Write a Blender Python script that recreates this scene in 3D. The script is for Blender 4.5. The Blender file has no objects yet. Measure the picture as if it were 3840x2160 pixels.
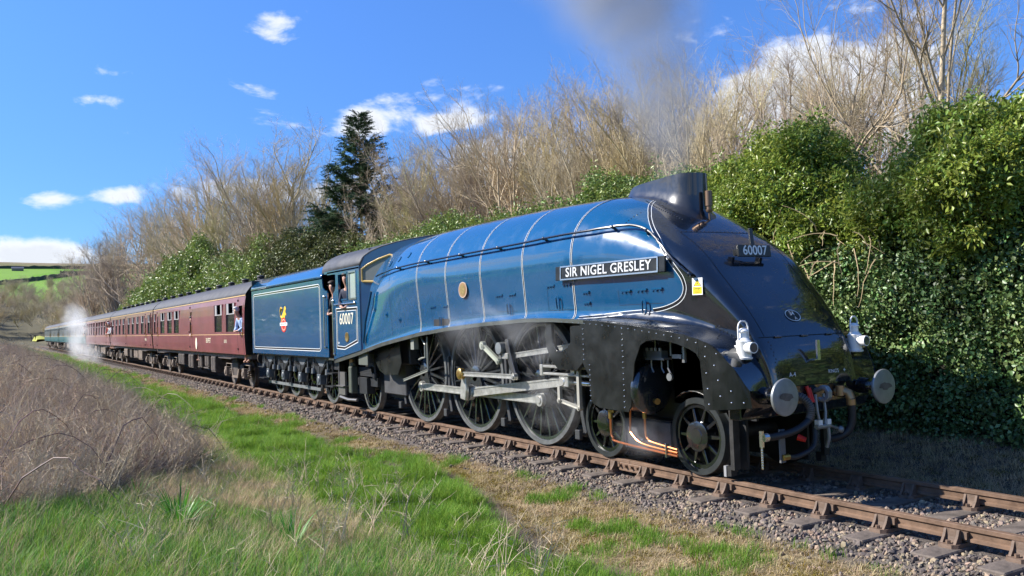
import bpy, bmesh, math, random
import numpy as np
from mathutils import Vector, Matrix
from mathutils.bvhtree import BVHTree

R = math.radians
scene = bpy.context.scene
COL = scene.collection

# ------------------------------------------------------------------ camera
cam_data = bpy.data.cameras.new("camera")
cam = bpy.data.objects.new("camera", cam_data)
COL.objects.link(cam)
_yaw, _pit, _rol = R(148.97), R(2.07), R(-2.025)
_fw = Vector((math.cos(_yaw) * math.cos(_pit), math.sin(_yaw) * math.cos(_pit), math.sin(_pit)))
_r = Vector((math.sin(_yaw), -math.cos(_yaw), 0))
_u = _r.cross(_fw)
_r2 = _r * math.cos(_rol) + _u * math.sin(_rol)
_u2 = -_r * math.sin(_rol) + _u * math.cos(_rol)
_m = Matrix((_r2, _u2, -_fw)).transposed().to_4x4()
_m.translation = Vector((11.708, -8.355, 2.035))
cam.matrix_world = _m
cam_data.sensor_width = 36
cam_data.lens = 30.18
cam_data.clip_start = 0.1
cam_data.clip_end = 9000
scene.camera = cam

# ------------------------------------------------------------------ light
SUN_EL, SUN_DIR = R(37), (-0.58, -0.815)          # direction towards the sun, on the ground
world = bpy.data.worlds.new("World")
scene.world = world
world.use_nodes = True
WN, WL = world.node_tree.nodes, world.node_tree.links
WN.clear()


def wn(t, **kw):
    n = WN.new(t)
    for k, v in kw.items():
        setattr(n, k, v)
    return n


def wmath(op, a, b=None, c=None, clamp=False):
    n = wn('ShaderNodeMath', operation=op)
    n.use_clamp = clamp
    for i, v in enumerate((a, b, c)):
        if v is None:
            continue
        if isinstance(v, (int, float)):
            n.inputs[i].default_value = v
        else:
            WL.new(v, n.inputs[i])
    return n.outputs[0]


sky = wn('ShaderNodeTexSky', sky_type='NISHITA')
sky.sun_disc = False
sky.sun_elevation = SUN_EL
sky.sun_rotation = math.atan2(SUN_DIR[0], SUN_DIR[1])
sky.altitude = 200
sky.air_density = 1.0
sky.dust_density = 0.35
sky.ozone_density = 2.2
tint = wn('ShaderNodeMix', data_type='RGBA', blend_type='MULTIPLY')
tint.inputs[0].default_value = 1.0
tint.inputs[7].default_value = (0.345, 0.575, 0.95, 1)
WL.new(sky.outputs[0], tint.inputs[6])
tc = wn('ShaderNodeTexCoord')
nrm = wn('ShaderNodeVectorMath', operation='NORMALIZE')
WL.new(tc.outputs['Generated'], nrm.inputs[0])
sep = wn('ShaderNodeSeparateXYZ')
WL.new(nrm.outputs[0], sep.inputs[0])
az = wmath('ARCTAN2', sep.outputs[1], sep.outputs[0])
el = wmath('ARCSINE', sep.outputs[2])
comb = wn('ShaderNodeCombineXYZ')
WL.new(az, comb.inputs[0])
WL.new(wmath('MULTIPLY', el, 1.9), comb.inputs[1])
n1 = wn('ShaderNodeTexNoise', noise_dimensions='3D')
n1.inputs['Scale'].default_value = 11
n1.inputs['Detail'].default_value = 10
n1.inputs['Roughness'].default_value = 0.58
n1.inputs['Distortion'].default_value = 0.25
WL.new(comb.outputs[0], n1.inputs['Vector'])
# cloud banks: azimuth, elevation, half widths (degrees), weight; they go on all round the horizon
BANKS = [(128.6, 12.6, 7.0, 4.6, .98), (121, 9.8, 3.6, 2.2, .56), (125.5, 8.0, 6, 2.6, .55), (114, 9.5, 5, 3.0, .55), (140, 10.0, 7, 3.2, .62), (149, 10.6, 5.5, 2.8, .62),
         (157.9, 13.8, 2.8, 1.9, .66), (152, 13.0, 3.4, 1.6, .60), (162, 8.5, 5, 1.8, .42), (164.1, 14.6, 3.2, 1.1, .36), (164, 19, 2.6, 2.4, .24), (174.9, 13.8, 1.5, .6, .50),
         (177.9, 7.9, 2.2, .7, .60), (173.3, 8.3, 1.7, .75, .60), (168.5, 8.3, 3.4, 1.3, .50), (177.4, 4.4, 5.0, 1.7, .82), (171, 5.0, 2.6, .8, .34), (179.6, 14.4, .8, .35, .3),
         (-168, 6, 9, 3, .6), (-150, 10, 12, 5, .6), (-120, 8, 14, 4, .6), (-95, 14, 12, 6, .5),
         (-70, 7, 13, 4, .6), (-35, 10, 15, 5, .6), (0, 8, 14, 4, .6), (35, 11, 14, 5, .6), (70, 9, 13, 4, .6), (95, 10, 8, 4, .55), (-130, 28, 9, 6, .35), (20, 30, 10, 6, .35)]
tot = None
for a0, e0, sa, se, wgt in BANKS:
    da = wmath('MULTIPLY', wmath('SUBTRACT', az, R(a0)), 1 / R(sa))
    de = wmath('MULTIPLY', wmath('SUBTRACT', el, R(e0)), 1 / R(se))
    g = wmath('MULTIPLY', wmath('EXPONENT', wmath('MULTIPLY', wmath('ADD', wmath('MULTIPLY', da, da), wmath('MULTIPLY', de, de)), -1.0)), wgt)
    tot = g if tot is None else wmath('MAXIMUM', tot, g)
dens = wmath('ADD', wmath('MULTIPLY_ADD', n1.outputs[0], 2.0, -1.27), tot)
mr = wn('ShaderNodeMapRange', interpolation_type='SMOOTHSTEP')
mr.inputs[1].default_value = 0.0
mr.inputs[2].default_value = 0.36
WL.new(dens, mr.inputs[0])
shade = wn('ShaderNodeMapRange')
shade.inputs[1].default_value, shade.inputs[2].default_value = 0.05, 0.5
shade.inputs[3].default_value, shade.inputs[4].default_value = 1.08, 0.80
WL.new(dens, shade.inputs[0])
ccol = wn('ShaderNodeMix', data_type='RGBA', blend_type='MULTIPLY')
ccol.inputs[0].default_value = 1.0
ccol.inputs[6].default_value = (4.5, 4.65, 4.95, 1)
WL.new(shade.outputs[0], ccol.inputs[7])
cmix = wn('ShaderNodeMix', data_type='RGBA')
WL.new(wmath('MULTIPLY', mr.outputs[0], 0.94), cmix.inputs[0])
hz = wn('ShaderNodeMapRange', interpolation_type='SMOOTHSTEP')
hz.inputs[1].default_value, hz.inputs[2].default_value = 0.0, R(26)
hz.inputs[3].default_value, hz.inputs[4].default_value = 0.70, 1.0
WL.new(el, hz.inputs[0])
tint2 = wn('ShaderNodeMix', data_type='RGBA', blend_type='MULTIPLY')
tint2.inputs[0].default_value = 1.0
WL.new(tint.outputs[2], tint2.inputs[6])
WL.new(hz.outputs[0], tint2.inputs[7])
WL.new(tint2.outputs[2], cmix.inputs[6])
WL.new(ccol.outputs[2], cmix.inputs[7])
bg = wn('ShaderNodeBackground')
bg.inputs[1].default_value = 0.118
WL.new(cmix.outputs[2], bg.inputs[0])
wo = wn('ShaderNodeOutputWorld')
WL.new(bg.outputs[0], wo.inputs[0])

sun_d = bpy.data.lights.new("sun", 'SUN')
sun_d.energy = 4.7
sun_d.angle = R(0.53)
sun_d.color = (1.0, 0.945, 0.86)
sun = bpy.data.objects.new("sun", sun_d)
COL.objects.link(sun)
_sd = Vector((SUN_DIR[0] * math.cos(SUN_EL), SUN_DIR[1] * math.cos(SUN_EL), math.sin(SUN_EL)))
sun.rotation_euler = _sd.to_track_quat('Z', 'Y').to_euler()
sun.location = _sd * 60

vs = scene.view_settings
vs.view_transform = 'Standard'
vs.look = 'None'
vs.gamma = 1
vs.use_curve_mapping = False
vs.exposure = 1.06
cy = scene.cycles
cy.use_denoising = True
cy.max_bounces = 8
cy.diffuse_bounces = 3
cy.glossy_bounces = 3
cy.transmission_bounces = 4
cy.transparent_max_bounces = 12
cy.volume_bounces = 1
cy.caustics_reflective = False
cy.caustics_refractive = False
cy.volume_step_rate = 3.0
cy.volume_max_steps = 48
cy.use_adaptive_sampling = True
cy.adaptive_threshold = 0.015
scene.render.film_transparent = False


# ------------------------------------------------------------------ materials
def mat(name, col, rough=0.5, metal=0.0, coat=0.0, var=0.0, vscale=3.0, bump=0.0, bscale=60.0, spec=0.5, col2=None, rvar=0.0, rand=0.0, coatrough=0.04, trans=0.0):
    m = bpy.data.materials.new(name)
    m.use_nodes = True
    N, L = m.node_tree.nodes, m.node_tree.links
    b = N['Principled BSDF']
    b.inputs['Base Color'].default_value = (*col, 1)
    b.inputs['Roughness'].default_value = rough
    b.inputs['Metallic'].default_value = metal
    b.inputs['Coat Weight'].default_value = coat
    b.inputs['Coat Roughness'].default_value = coatrough
    b.inputs['Specular IOR Level'].default_value = spec
    b.inputs['Coat IOR'].default_value = 1.75
    t = N.new('ShaderNodeTexCoord')
    last = None
    if var or col2:
        n = N.new('ShaderNodeTexNoise')
        n.inputs['Scale'].default_value = vscale
        n.inputs['Detail'].default_value = 6
        n.inputs['Roughness'].default_value = 0.62
        L.new(t.outputs['Object'], n.inputs['Vector'])
        mx = N.new('ShaderNodeMix')
        mx.data_type = 'RGBA'
        r = N.new('ShaderNodeMapRange')
        r.inputs[1].default_value, r.inputs[2].default_value = 0.34, 0.66
        L.new(n.outputs[0], r.inputs[0])
        L.new(r.outputs[0], mx.inputs[0])
        c2 = col2 if col2 else tuple(min(1, c * (1 + var)) for c in col)
        c1 = col if col2 else tuple(c * (1 - var) for c in col)
        mx.inputs[6].default_value = (*c1, 1)
        mx.inputs[7].default_value = (*c2, 1)
        last = mx.outputs[2]
        if rvar:
            r2 = N.new('ShaderNodeMapRange')
            r2.inputs[1].default_value, r2.inputs[2].default_value = 0.3, 0.7
            r2.inputs[3].default_value, r2.inputs[4].default_value = max(0, rough - rvar), min(1, rough + rvar)
            L.new(n.outputs[0], r2.inputs[0])
            L.new(r2.outputs[0], b.inputs['Roughness'])
    if rand:
        oi = N.new('ShaderNodeObjectInfo')
        hs = N.new('ShaderNodeHueSaturation')
        mp = N.new('ShaderNodeMapRange')
        mp.inputs[3].default_value, mp.inputs[4].default_value = 1 - rand, 1 + rand
        L.new(oi.outputs['Random'], mp.inputs[0])
        L.new(mp.outputs[0], hs.inputs['Value'])
        mp2 = N.new('ShaderNodeMapRange')
        mp2.inputs[3].default_value, mp2.inputs[4].default_value = 0.5 - rand * .07, 0.5 + rand * .07
        fr = N.new('ShaderNodeMath')
        fr.operation = 'FRACT'
        mu = N.new('ShaderNodeMath')
        mu.operation = 'MULTIPLY'
        mu.inputs[1].default_value = 7.31
        L.new(oi.outputs['Random'], mu.inputs[0])
        L.new(mu.outputs[0], fr.inputs[0])
        L.new(fr.outputs[0], mp2.inputs[0])
        L.new(mp2.outputs[0], hs.inputs['Hue'])
        if last is None:
            hs.inputs['Color'].default_value = (*col, 1)
        else:
            L.new(last, hs.inputs['Color'])
        last = hs.outputs[0]
    if last is not None:
        L.new(last, b.inputs['Base Color'])
    if bump:
        n = N.new('ShaderNodeTexNoise')
        n.inputs['Scale'].default_value = bscale
        n.inputs['Detail'].default_value = 4
        L.new(t.outputs['Object'], n.inputs['Vector'])
        bp = N.new('ShaderNodeBump')
        bp.inputs['Strength'].default_value = bump
        bp.inputs['Distance'].default_value = 0.02
        L.new(n.outputs[0], bp.inputs['Height'])
        L.new(bp.outputs[0], b.inputs['Normal'])
    if trans:
        tr = N.new('ShaderNodeBsdfTranslucent')
        ms = N.new('ShaderNodeMixShader')
        ms.inputs[0].default_value = trans
        if last is not None:
            L.new(last, tr.inputs[0])
        else:
            tr.inputs[0].default_value = (*col, 1)
        L.new(b.outputs[0], ms.inputs[1])
        L.new(tr.outputs[0], ms.inputs[2])
        L.new(ms.outputs[0], N['Material Output'].inputs[0])
    return m


M = dict(
    blue=mat('express_blue_paint', (0.001, 0.064, 0.160), .22, spec=.2, coat=1, var=.06, vscale=1.5, bump=.012, bscale=2.2),
    black=mat('gloss_black_sky_tint', (0.006, 0.008, 0.012), .25, spec=.25, coat=.8, var=.3, vscale=2, bump=.012, bscale=2.5),  # slight blue tint stands in for reflected sky
    satin=mat('satin_black_paint', (0.008, 0.009, 0.008), .34, var=.3, vscale=4, rvar=.1),
    grime=mat('grimy_black', (0.020, 0.019, 0.018), .55, var=.5, vscale=9, bump=.1, bscale=40),
    frame=mat('dark_frame', (0.016, 0.017, 0.019), .5, var=.3, vscale=6),
    grey=mat('valance_grey_black', (0.060, 0.066, 0.058), .35, coat=.4, var=.25, vscale=3),
    roof=mat('roof_dark_grey', (0.040, 0.040, 0.042), .55, var=.35, vscale=4, bump=.05, bscale=20),
    steel=mat('polished_steel', (0.64, 0.63, 0.58), .33, metal=.72, var=.22, vscale=8),
    bright=mat('bright_steel', (0.62, 0.62, 0.6), .22, metal=.95),
    buf=mat('buffer_steel', (0.25, 0.265, 0.27), .42, metal=.5, var=.18, vscale=5),
    grease=mat('dark_grease', (0.09, 0.08, 0.075), .5, var=.3, vscale=10),
    tyre=mat('tyre_grey', (0.125, 0.130, 0.130), .42, metal=.25, var=.3, vscale=7),
    spoke=mat('wheel_black', (0.026, 0.030, 0.032), .24, coat=.8),
    brass=mat('brass', (0.62, 0.40, 0.13), .3, metal=.9),
    bronze=mat('bronze_plate', (0.45, 0.27, 0.13), .42, metal=.7),
    gold=mat('gold_paint', (0.62, 0.42, 0.14), .4),
    copper=mat('copper_pipe', (0.72, 0.24, 0.09), .28, metal=.85),
    white=mat('white_paint', (0.78, 0.78, 0.76), .35, coat=.3),
    lining=mat('white_lining', (0.75, 0.77, 0.76), .4),
    cream=mat('cream_numerals', (0.80, 0.74, 0.55), .45),
    red=mat('red_paint', (0.65, 0.02, 0.012), .4),
    rubber=mat('rubber_hose', (0.014, 0.015, 0.018), .5, var=.2),
    glass=mat('window_glass', (0.012, 0.016, 0.018), .03, spec=1.0),
    cabglass=mat('cab_glass', (0.16, 0.18, 0.19), .08, spec=1.0),
    yellow=mat('sign_yellow', (0.80, 0.58, 0.0), .5),
    ink=mat('sign_ink', (0.01, 0.01, 0.01), .5),
    skin=mat('skin', (0.55, 0.30, 0.21), .55),
    hair=mat('dark_hair', (0.03, 0.02, 0.015), .7),
    inside=mat('dark_interior', (0.006, 0.006, 0.007), .8),
    lens=mat('lamp_lens', (0.05, 0.06, 0.06), .06, spec=1.0),
    maroon=mat('maroon_paint', (0.185, 0.050, 0.054), .38, coat=.4, var=.16, vscale=1.2, bump=.01, bscale=2),
    teal=mat('teal_paint', (0.025, 0.16, 0.18), .34, coat=.5, var=.12, vscale=1.2),
    tealtop=mat('pale_blue_grey_paint', (0.26, 0.28, 0.27), .4, coat=.4, var=.1, vscale=1.2),
    straw=mat('straw_lining', (0.62, 0.42, 0.2), .5),
    coachroof=mat('coach_roof', (0.034, 0.032, 0.032), .6, var=.5, vscale=3.5, bump=.05, bscale=15),
    under=mat('underframe_brown', (0.060, 0.046, 0.038), .65, var=.45, vscale=7, bump=.1, bscale=30),
    underl=mat('underframe_dust', (0.17, 0.13, 0.10), .7, var=.4, vscale=5, bump=.1, bscale=30),
    ventcol=mat('pale_window_frame', (0.34, 0.33, 0.33), .4),
)


# ------------------------------------------------------------------ mesh helpers
class MB:
    def __init__(s):
        s.v, s.f = [], []

    def add(s, vs_, fs_):
        o = len(s.v)
        s.v += [tuple(p) for p in vs_]
        s.f += [tuple(i + o for i in f) for f in fs_]
        return s

    def box(s, x0, x1, y0, y1, z0, z1):
        return s.add([(x0, y0, z0), (x1, y0, z0), (x1, y1, z0), (x0, y1, z0), (x0, y0, z1), (x1, y0, z1), (x1, y1, z1), (x0, y1, z1)],
                     [(0, 3, 2, 1), (4, 5, 6, 7), (0, 1, 5, 4), (1, 2, 6, 5), (2, 3, 7, 6), (3, 0, 4, 7)])

    def cyl(s, p0, p1, r0, r1=None, n=16, caps=True):
        r1 = r0 if r1 is None else r1
        p0, p1 = Vector(p0), Vector(p1)
        d = (p1 - p0).normalized()
        a = d.orthogonal().normalized()
        b = d.cross(a)
        vs_ = []
        for p, r in ((p0, r0), (p1, r1)):
            for i in range(n):
                t = 2 * math.pi * i / n
                vs_.append(p + (a * math.cos(t) + b * math.sin(t)) * r)
        fs_ = [(i, (i + 1) % n, n + (i + 1) % n, n + i) for i in range(n)]
        if caps:
            fs_ += [tuple(range(n))[::-1], tuple(range(n, 2 * n))]
        return s.add(vs_, fs_)

    def tube(s, path, r, n=8, caps=True, rs=None):
        path = [Vector(p) for p in path]
        vs_ = []
        a = None
        for k, p in enumerate(path):
            d = (path[min(k + 1, len(path) - 1)] - path[max(k - 1, 0)])
            if d.length < 1e-9:
                d = Vector((1, 0, 0))
            d.normalize()
            if a is None:
                a = d.orthogonal().normalized()
            else:
                a = (a - d * a.dot(d))
                a = a.normalized() if a.length > 1e-6 else d.orthogonal().normalized()
            b = d.cross(a)
            rr = rs[k] if rs else r
            for i in range(n):
                t = 2 * math.pi * i / n
                vs_.append(p + (a * math.cos(t) + b * math.sin(t)) * rr)
        fs_ = []
        for k in range(len(path) - 1):
            for i in range(n):
                j = (i + 1) % n
                fs_.append((k * n + i, k * n + j, (k + 1) * n + j, (k + 1) * n + i))
        if caps:
            fs_ += [tuple(range(n))[::-1], tuple(range((len(path) - 1) * n, len(path) * n))]
        return s.add(vs_, fs_)

    def prism(s, poly, y0, y1):
        """poly in (x, z), pushed out along y"""
        n = len(poly)
        vs_ = [(x, y0, z) for x, z in poly] + [(x, y1, z) for x, z in poly]
        return s.add(vs_, [tuple(range(n)), tuple(range(2 * n - 1, n - 1, -1))] + [(i, n + i, n + (i + 1) % n, (i + 1) % n) for i in range(n)])

    def lathe_y(s, cx, cz, prof, n=32):
        """prof: (y, r) closed loop turned about an axis along y"""
        k = len(prof)
        vs_ = [(cx + r * math.cos(2 * math.pi * i / n), y, cz + r * math.sin(2 * math.pi * i / n)) for i in range(n) for y, r in prof]
        fs_ = []
        for i in range(n):
            j = (i + 1) % n
            for q in range(k):
                p = (q + 1) % k
                fs_.append((i * k + q, i * k + p, j * k + p, j * k + q))
        return s.add(vs_, fs_)

    def lathe_z(s, cx, cy_, prof, n=16):
        k = len(prof)
        vs_ = [(cx + r * math.cos(2 * math.pi * i / n), cy_ + r * math.sin(2 * math.pi * i / n), z) for i in range(n) for z, r in prof]
        fs_ = []
        for i in range(n):
            j = (i + 1) % n
            for q in range(k - 1):
                fs_.append((i * k + q, j * k + q, j * k + q + 1, i * k + q + 1))
        fs_.append(tuple(i * k + k - 1 for i in range(n)))
        fs_.append(tuple(i * k for i in range(n))[::-1])
        return s.add(vs_, fs_)

    def ball(s, c, r, n=8, sc=(1, 1, 1)):
        vs_, fs_ = [], []
        m_ = max(4, n // 2 + 1)
        for j in range(m_ + 1):
            a = math.pi * j / m_
            for i in range(n):
                t = 2 * math.pi * i / n
                vs_.append((c[0] + r * sc[0] * math.sin(a) * math.cos(t), c[1] + r * sc[1] * math.sin(a) * math.sin(t), c[2] + r * sc[2] * math.cos(a)))
        for j in range(m_):
            for i in range(n):
                k = (i + 1) % n
                fs_.append((j * n + i, (j + 1) * n + i, (j + 1) * n + k, j * n + k))
        return s.add(vs_, fs_)

    def grid(s, rows, closed=False):
        nr, nc = len(rows), len(rows[0])
        vs_ = [p for r in rows for p in r]
        fs_ = []
        for i in range(nr - 1):
            for j in range(nc - (0 if closed else 1)):
                k = (j + 1) % nc
                fs_.append((i * nc + j, i * nc + k, (i + 1) * nc + k, (i + 1) * nc + j))
        return s.add(vs_, fs_)

    def mirror_y(s):
        o = len(s.v)
        n = len(s.f)
        s.v += [(x, -y, z) for x, y, z in s.v]
        s.f += [tuple(i + o for i in f)[::-1] for f in s.f[:n]]
        return s

    def mesh(s, name, m, smooth=False, angle=35, bevel=0.0):
        me = bpy.data.meshes.new(name)
        me.from_pydata(s.v, [], s.f)
        if bevel:
            bm = bmesh.new()
            bm.from_mesh(me)
            bmesh.ops.remove_doubles(bm, verts=bm.verts, dist=1e-5)
            es = [e for e in bm.edges if len(e.link_faces) == 2 and e.calc_face_angle(0) > R(30)]
            bmesh.ops.bevel(bm, geom=es, offset=bevel, segments=1, profile=.5, affect='EDGES', clamp_overlap=True)
            bm.to_mesh(me)
            bm.free()
        me.validate()
        if m is not None:
            me.materials.append(m)
        if smooth:
            smooth_mesh(me, angle)
        me.update()
        return me

    def build(s, name, m, parent=None, smooth=False, angle=35, bevel=0.0, label=None):
        o = bpy.data.objects.new(name, s.mesh(name, m, smooth, angle, bevel))
        COL.objects.link(o)
        if parent is not None:
            o.parent = parent
        if label:
            o['label'] = label
        return o


def smooth_mesh(me, angle=35):
    me.polygons.foreach_set('use_smooth', np.ones(len(me.polygons), bool))
    if angle < 180:
        me.set_sharp_from_angle(angle=R(angle))


def thing(name, label, cat, loc=(0, 0, 0), rz=0, group=None):
    o = bpy.data.objects.new(name, None)
    COL.objects.link(o)
    o.location = loc
    o.rotation_euler = (0, 0, rz)
    o.empty_display_size = .2
    o['label'] = label
    o['category'] = cat
    if group:
        o['group'] = group
    return o


def tag(o, label=None, cat=None, group=None, kind=None):
    for k, v in (('label', label), ('category', cat), ('group', group), ('kind', kind)):
        if v:
            o[k] = v
    return o


def copy_tree(o, parent=None):
    c = o.copy()
    COL.objects.link(c)
    c.parent = parent
    for ch in o.children:
        copy_tree(ch, c)
    return c


def lerp(a, b, t):
    return a + (b - a) * t


def interp(keys, x):
    """piecewise linear through (x, value) keys"""
    if x <= keys[0][0]:
        return keys[0][1]
    for (a, va), (b, vb) in zip(keys, keys[1:]):
        if x <= b:
            return va + (vb - va) * (x - a) / (b - a)
    return keys[-1][1]


def smoothcurve(pts, n=6):
    """Catmull-Rom through 3-D points"""
    P = [np.array(p, float) for p in pts]
    out = []
    for i in range(len(P) - 1):
        p0, p1, p2, p3 = P[max(i - 1, 0)], P[i], P[i + 1], P[min(i + 2, len(P) - 1)]
        for k in range(n):
            t = k / n
            out.append(.5 * ((2 * p1) + (-p0 + p2) * t + (2 * p0 - 5 * p1 + 4 * p2 - p3) * t * t + (-p0 + 3 * p1 - 3 * p2 + p3) * t ** 3))
    out.append(P[-1])
    return [tuple(map(float, p)) for p in out]


def text(name, body, size, m, parent, loc, rot, depth=.003, sx=1.0, align='CENTER', space=1.0, bold=0.0):
    cu = bpy.data.curves.new(name, 'FONT')
    cu.body = body
    cu.size = size
    cu.align_x = align
    cu.align_y = 'CENTER'
    cu.extrude = depth
    cu.space_character = space
    cu.offset = bold
    cu.resolution_u = 3
    cu.materials.append(m)
    tmp = bpy.data.objects.new(name, cu)
    me = bpy.data.meshes.new_from_object(tmp)
    bpy.data.objects.remove(tmp)
    if not me.materials:
        me.materials.append(m)
    o = bpy.data.objects.new(name, me)
    COL.objects.link(o)
    o.parent = parent
    o.location = loc
    o.rotation_euler = rot
    o.scale = (sx, 1, 1)
    return o


SIDE = (R(90), 0, 0)          # text standing on the near (-y) side, reading left to right
# =================================================================== LOCOMOTIVE
loco = thing('steam_locomotive', 'streamlined blue steam locomotive with black wedge front at the head of the train', 'locomotive')

# ---- streamlined casing, lofted through sections (T top centre, W widest, B foot of the wall, V running-plate edge)
#       Tx    Tz     Wx     Wy     Wz     Bx     By    Bz     Vx     Vy     Vz     n
ST = [(-6.9, 3.84, -6.9, -1.20, 2.40, -6.9, -1.315, 1.66, -6.9, -1.33, 1.40, 2.15),
      (-6.2, 3.85, -6.2, -1.23, 2.45, -6.2, -1.315, 1.76, -6.2, -1.33, 1.51, 2.15),
      (-5.4, 3.87, -5.4, -1.29, 2.58, -5.4, -1.315, 1.86, -5.4, -1.33, 1.63, 2.2),
      (-4.5, 3.89, -4.5, -1.345, 2.74, -4.5, -1.31, 1.95, -4.5, -1.33, 1.73, 2.25),
      (-3.47, 3.90, -3.47, -1.375, 2.82, -3.47, -1.305, 2.02, -3.47, -1.33, 1.84, 2.3),
      (-2.26, 3.90, -2.26, -1.36, 2.80, -2.26, -1.295, 2.05, -2.26, -1.33, 1.925, 2.3),
      (-.98, 3.89, -.98, -1.345, 2.80, -.98, -1.28, 2.10, -.98, -1.33, 1.99, 2.3),
      (.35, 3.86, .35, -1.325, 2.83, .35, -1.275, 2.14, .35, -1.33, 2.03, 2.3),
      (1.10, 3.83, 1.10, -1.315, 2.83, 1.10, -1.262, 2.14, 1.10, -1.33, 2.025, 2.3),
      (1.65, 3.80, 1.65, -1.30, 2.82, 1.65, -1.25, 2.13, 1.65, -1.33, 2.00, 2.3),
      (2.2, 3.70, 2.2, -1.24, 2.78, 2.2, -1.17, 2.10, 2.2, -1.33, 1.967, 2.4),
      (2.6, 3.56, 2.6, -1.18, 2.71, 2.6, -1.12, 2.10, 2.6, -1.33, 1.933, 2.6),
      (2.97, 3.36, 2.95, -1.13, 2.64, 2.95, -1.08, 2.09, 2.95, -1.33, 1.899, 2.8),
      (3.3, 3.13, 3.25, -1.09, 2.58, 3.25, -1.05, 2.06, 3.25, -1.33, 1.866, 3.2),
      (3.55, 2.94, 3.49, -1.05, 2.51, 3.49, -1.02, 2.02, 3.5, -1.33, 1.835, 3.8),
      (3.76, 2.75, 3.70, -1.005, 2.42, 3.68, -.985, 1.96, 3.75, -1.33, 1.80, 4.5),
      (3.96, 2.52, 3.90, -.955, 2.26, 3.87, -.94, 1.90, 3.98, -1.33, 1.77, 5),
      (4.17, 2.29, 4.11, -.91, 2.08, 4.07, -.90, 1.835, 4.2, -1.325, 1.72, 5),
      (4.38, 2.05, 4.32, -.86, 1.88, 4.28, -.86, 1.75, 4.38, -1.30, 1.655, 5),
      (4.52, 1.86, 4.47, -.82, 1.73, 4.44, -.82, 1.64, 4.48, -1.27, 1.575, 5),
      (4.62, 1.69, 4.58, -.79, 1.58, 4.56, -.795, 1.50, 4.56, -1.24, 1.475, 5),
      (4.70, 1.52, 4.66, -.765, 1.43, 4.65, -.775, 1.36, 4.64, -1.20, 1.37, 5),
      (4.75, 1.34, 4.71, -.745, 1.27, 4.705, -.755, 1.215, 4.70, -1.165, 1.26, 5),
      (4.775, 1.14, 4.74, -.735, 1.09, 4.735, -.745, 1.06, 4.75, -1.12, 1.13, 5)]
ST = [np.array(s) for s in ST]


def st_at(i, t):
    p0, p1, p2, p3 = ST[max(i - 1, 0)], ST[i], ST[min(i + 1, len(ST) - 1)], ST[min(i + 2, len(ST) - 1)]
    return .5 * ((2 * p1) + (-p0 + p2) * t + (2 * p0 - 5 * p1 + 4 * p2 - p3) * t * t + (-p0 + 3 * p1 - 3 * p2 + p3) * t ** 3)


def section(s):
    Tx, Tz, Wx, Wy, Wz, Bx, By, Bz, Vx, Vy, Vz, n = s
    out = []
    c = np.array([(Bx + Vx) / 2, By + .12 * (Vy - By), Vz + .10 * (Bz - Vz)])
    V_, B_, W_ = np.array([Vx, Vy, Vz]), np.array([Bx, By, Bz]), np.array([Wx, Wy, Wz])
    for k in range(7):
        t = k / 7
        out.append((1 - t) ** 2 * V_ + 2 * t * (1 - t) * c + t * t * B_)
    for k in range(6):
        t = k / 6
        out.append(B_ + (W_ - B_) * t)
    for k in range(21):
        th = (math.pi / 2) * k / 20
        cy_, h = abs(math.cos(th)) ** (2 / n), abs(math.sin(th)) ** (2 / n)
        out.append(np.array([Wx + (Tx - Wx) * h, Wy * cy_, Wz + (Tz - Wz) * h]))
    return out


rows = []
for i in range(len(ST) - 1):
    for k in range(4):
        rows.append(section(st_at(i, k / 4)))
rows.append(section(ST[-1]))
full = []
for r in rows:
    full.append([tuple(p) for p in r] + [(p[0], -p[1], p[2]) for p in r[-2::-1]])
# paint: blue behind a swept line, black in front of it
pm = bpy.data.materials.new('casing_paint')
pm.use_nodes = True
N, L = pm.node_tree.nodes, pm.node_tree.links
b = N['Principled BSDF']
b.inputs['Roughness'].default_value = .2
b.inputs['Coat Weight'].default_value = 1.0
b.inputs['Specular IOR Level'].default_value = .2
b.inputs['Coat Roughness'].default_value = .05
b.inputs['Coat IOR'].default_value = 1.8
t_ = N.new('ShaderNodeTexCoord')
sp = N.new('ShaderNodeSeparateXYZ')
L.new(t_.outputs['Object'], sp.inputs[0])
FZ = [(1.0, 1.2), (1.98, 1.35), (2.005, 1.8), (2.03, 2.4), (2.06, 3.0), (2.10, 3.40), (2.15, 3.55), (2.21, 3.63), (2.30, 3.665), (2.36, 3.67), (2.5, 3.62), (2.63, 3.52),
      (2.83, 3.35), (3.0, 3.19), (3.18, 2.98), (3.39, 2.74), (3.58, 2.48), (3.66, 2.36), (3.72, 2.27), (4.0, 1.95)]
mz = N.new('ShaderNodeMapRange')
mz.inputs[1].default_value, mz.inputs[2].default_value = 1.0, 4.0
L.new(sp.outputs[2], mz.inputs[0])
fc = N.new('ShaderNodeFloatCurve')
cv = fc.mapping.curves[0]
while len(cv.points) > 2:
    cv.points.remove(cv.points[1])
cv.points[0].location = ((FZ[0][0] - 1) / 3, FZ[0][1] / 4)
cv.points[1].location = (1, FZ[-1][1] / 4)
for z, x in FZ[1:-1]:
    cv.points.new((z - 1) / 3, x / 4)
for p_ in cv.points:
    p_.handle_type = 'VECTOR'
fc.mapping.update()
L.new(mz.outputs[0], fc.inputs[1])
ml = N.new('ShaderNodeMath')
ml.operation = 'MULTIPLY_ADD'
ml.inputs[1].default_value = 4.0
ml.inputs[2].default_value = 0.0
L.new(fc.outputs[0], ml.inputs[0])
gt = N.new('ShaderNodeMath')
gt.operation = 'LESS_THAN'
L.new(sp.outputs[0], gt.inputs[0])
L.new(ml.outputs[0], gt.inputs[1])
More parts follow.
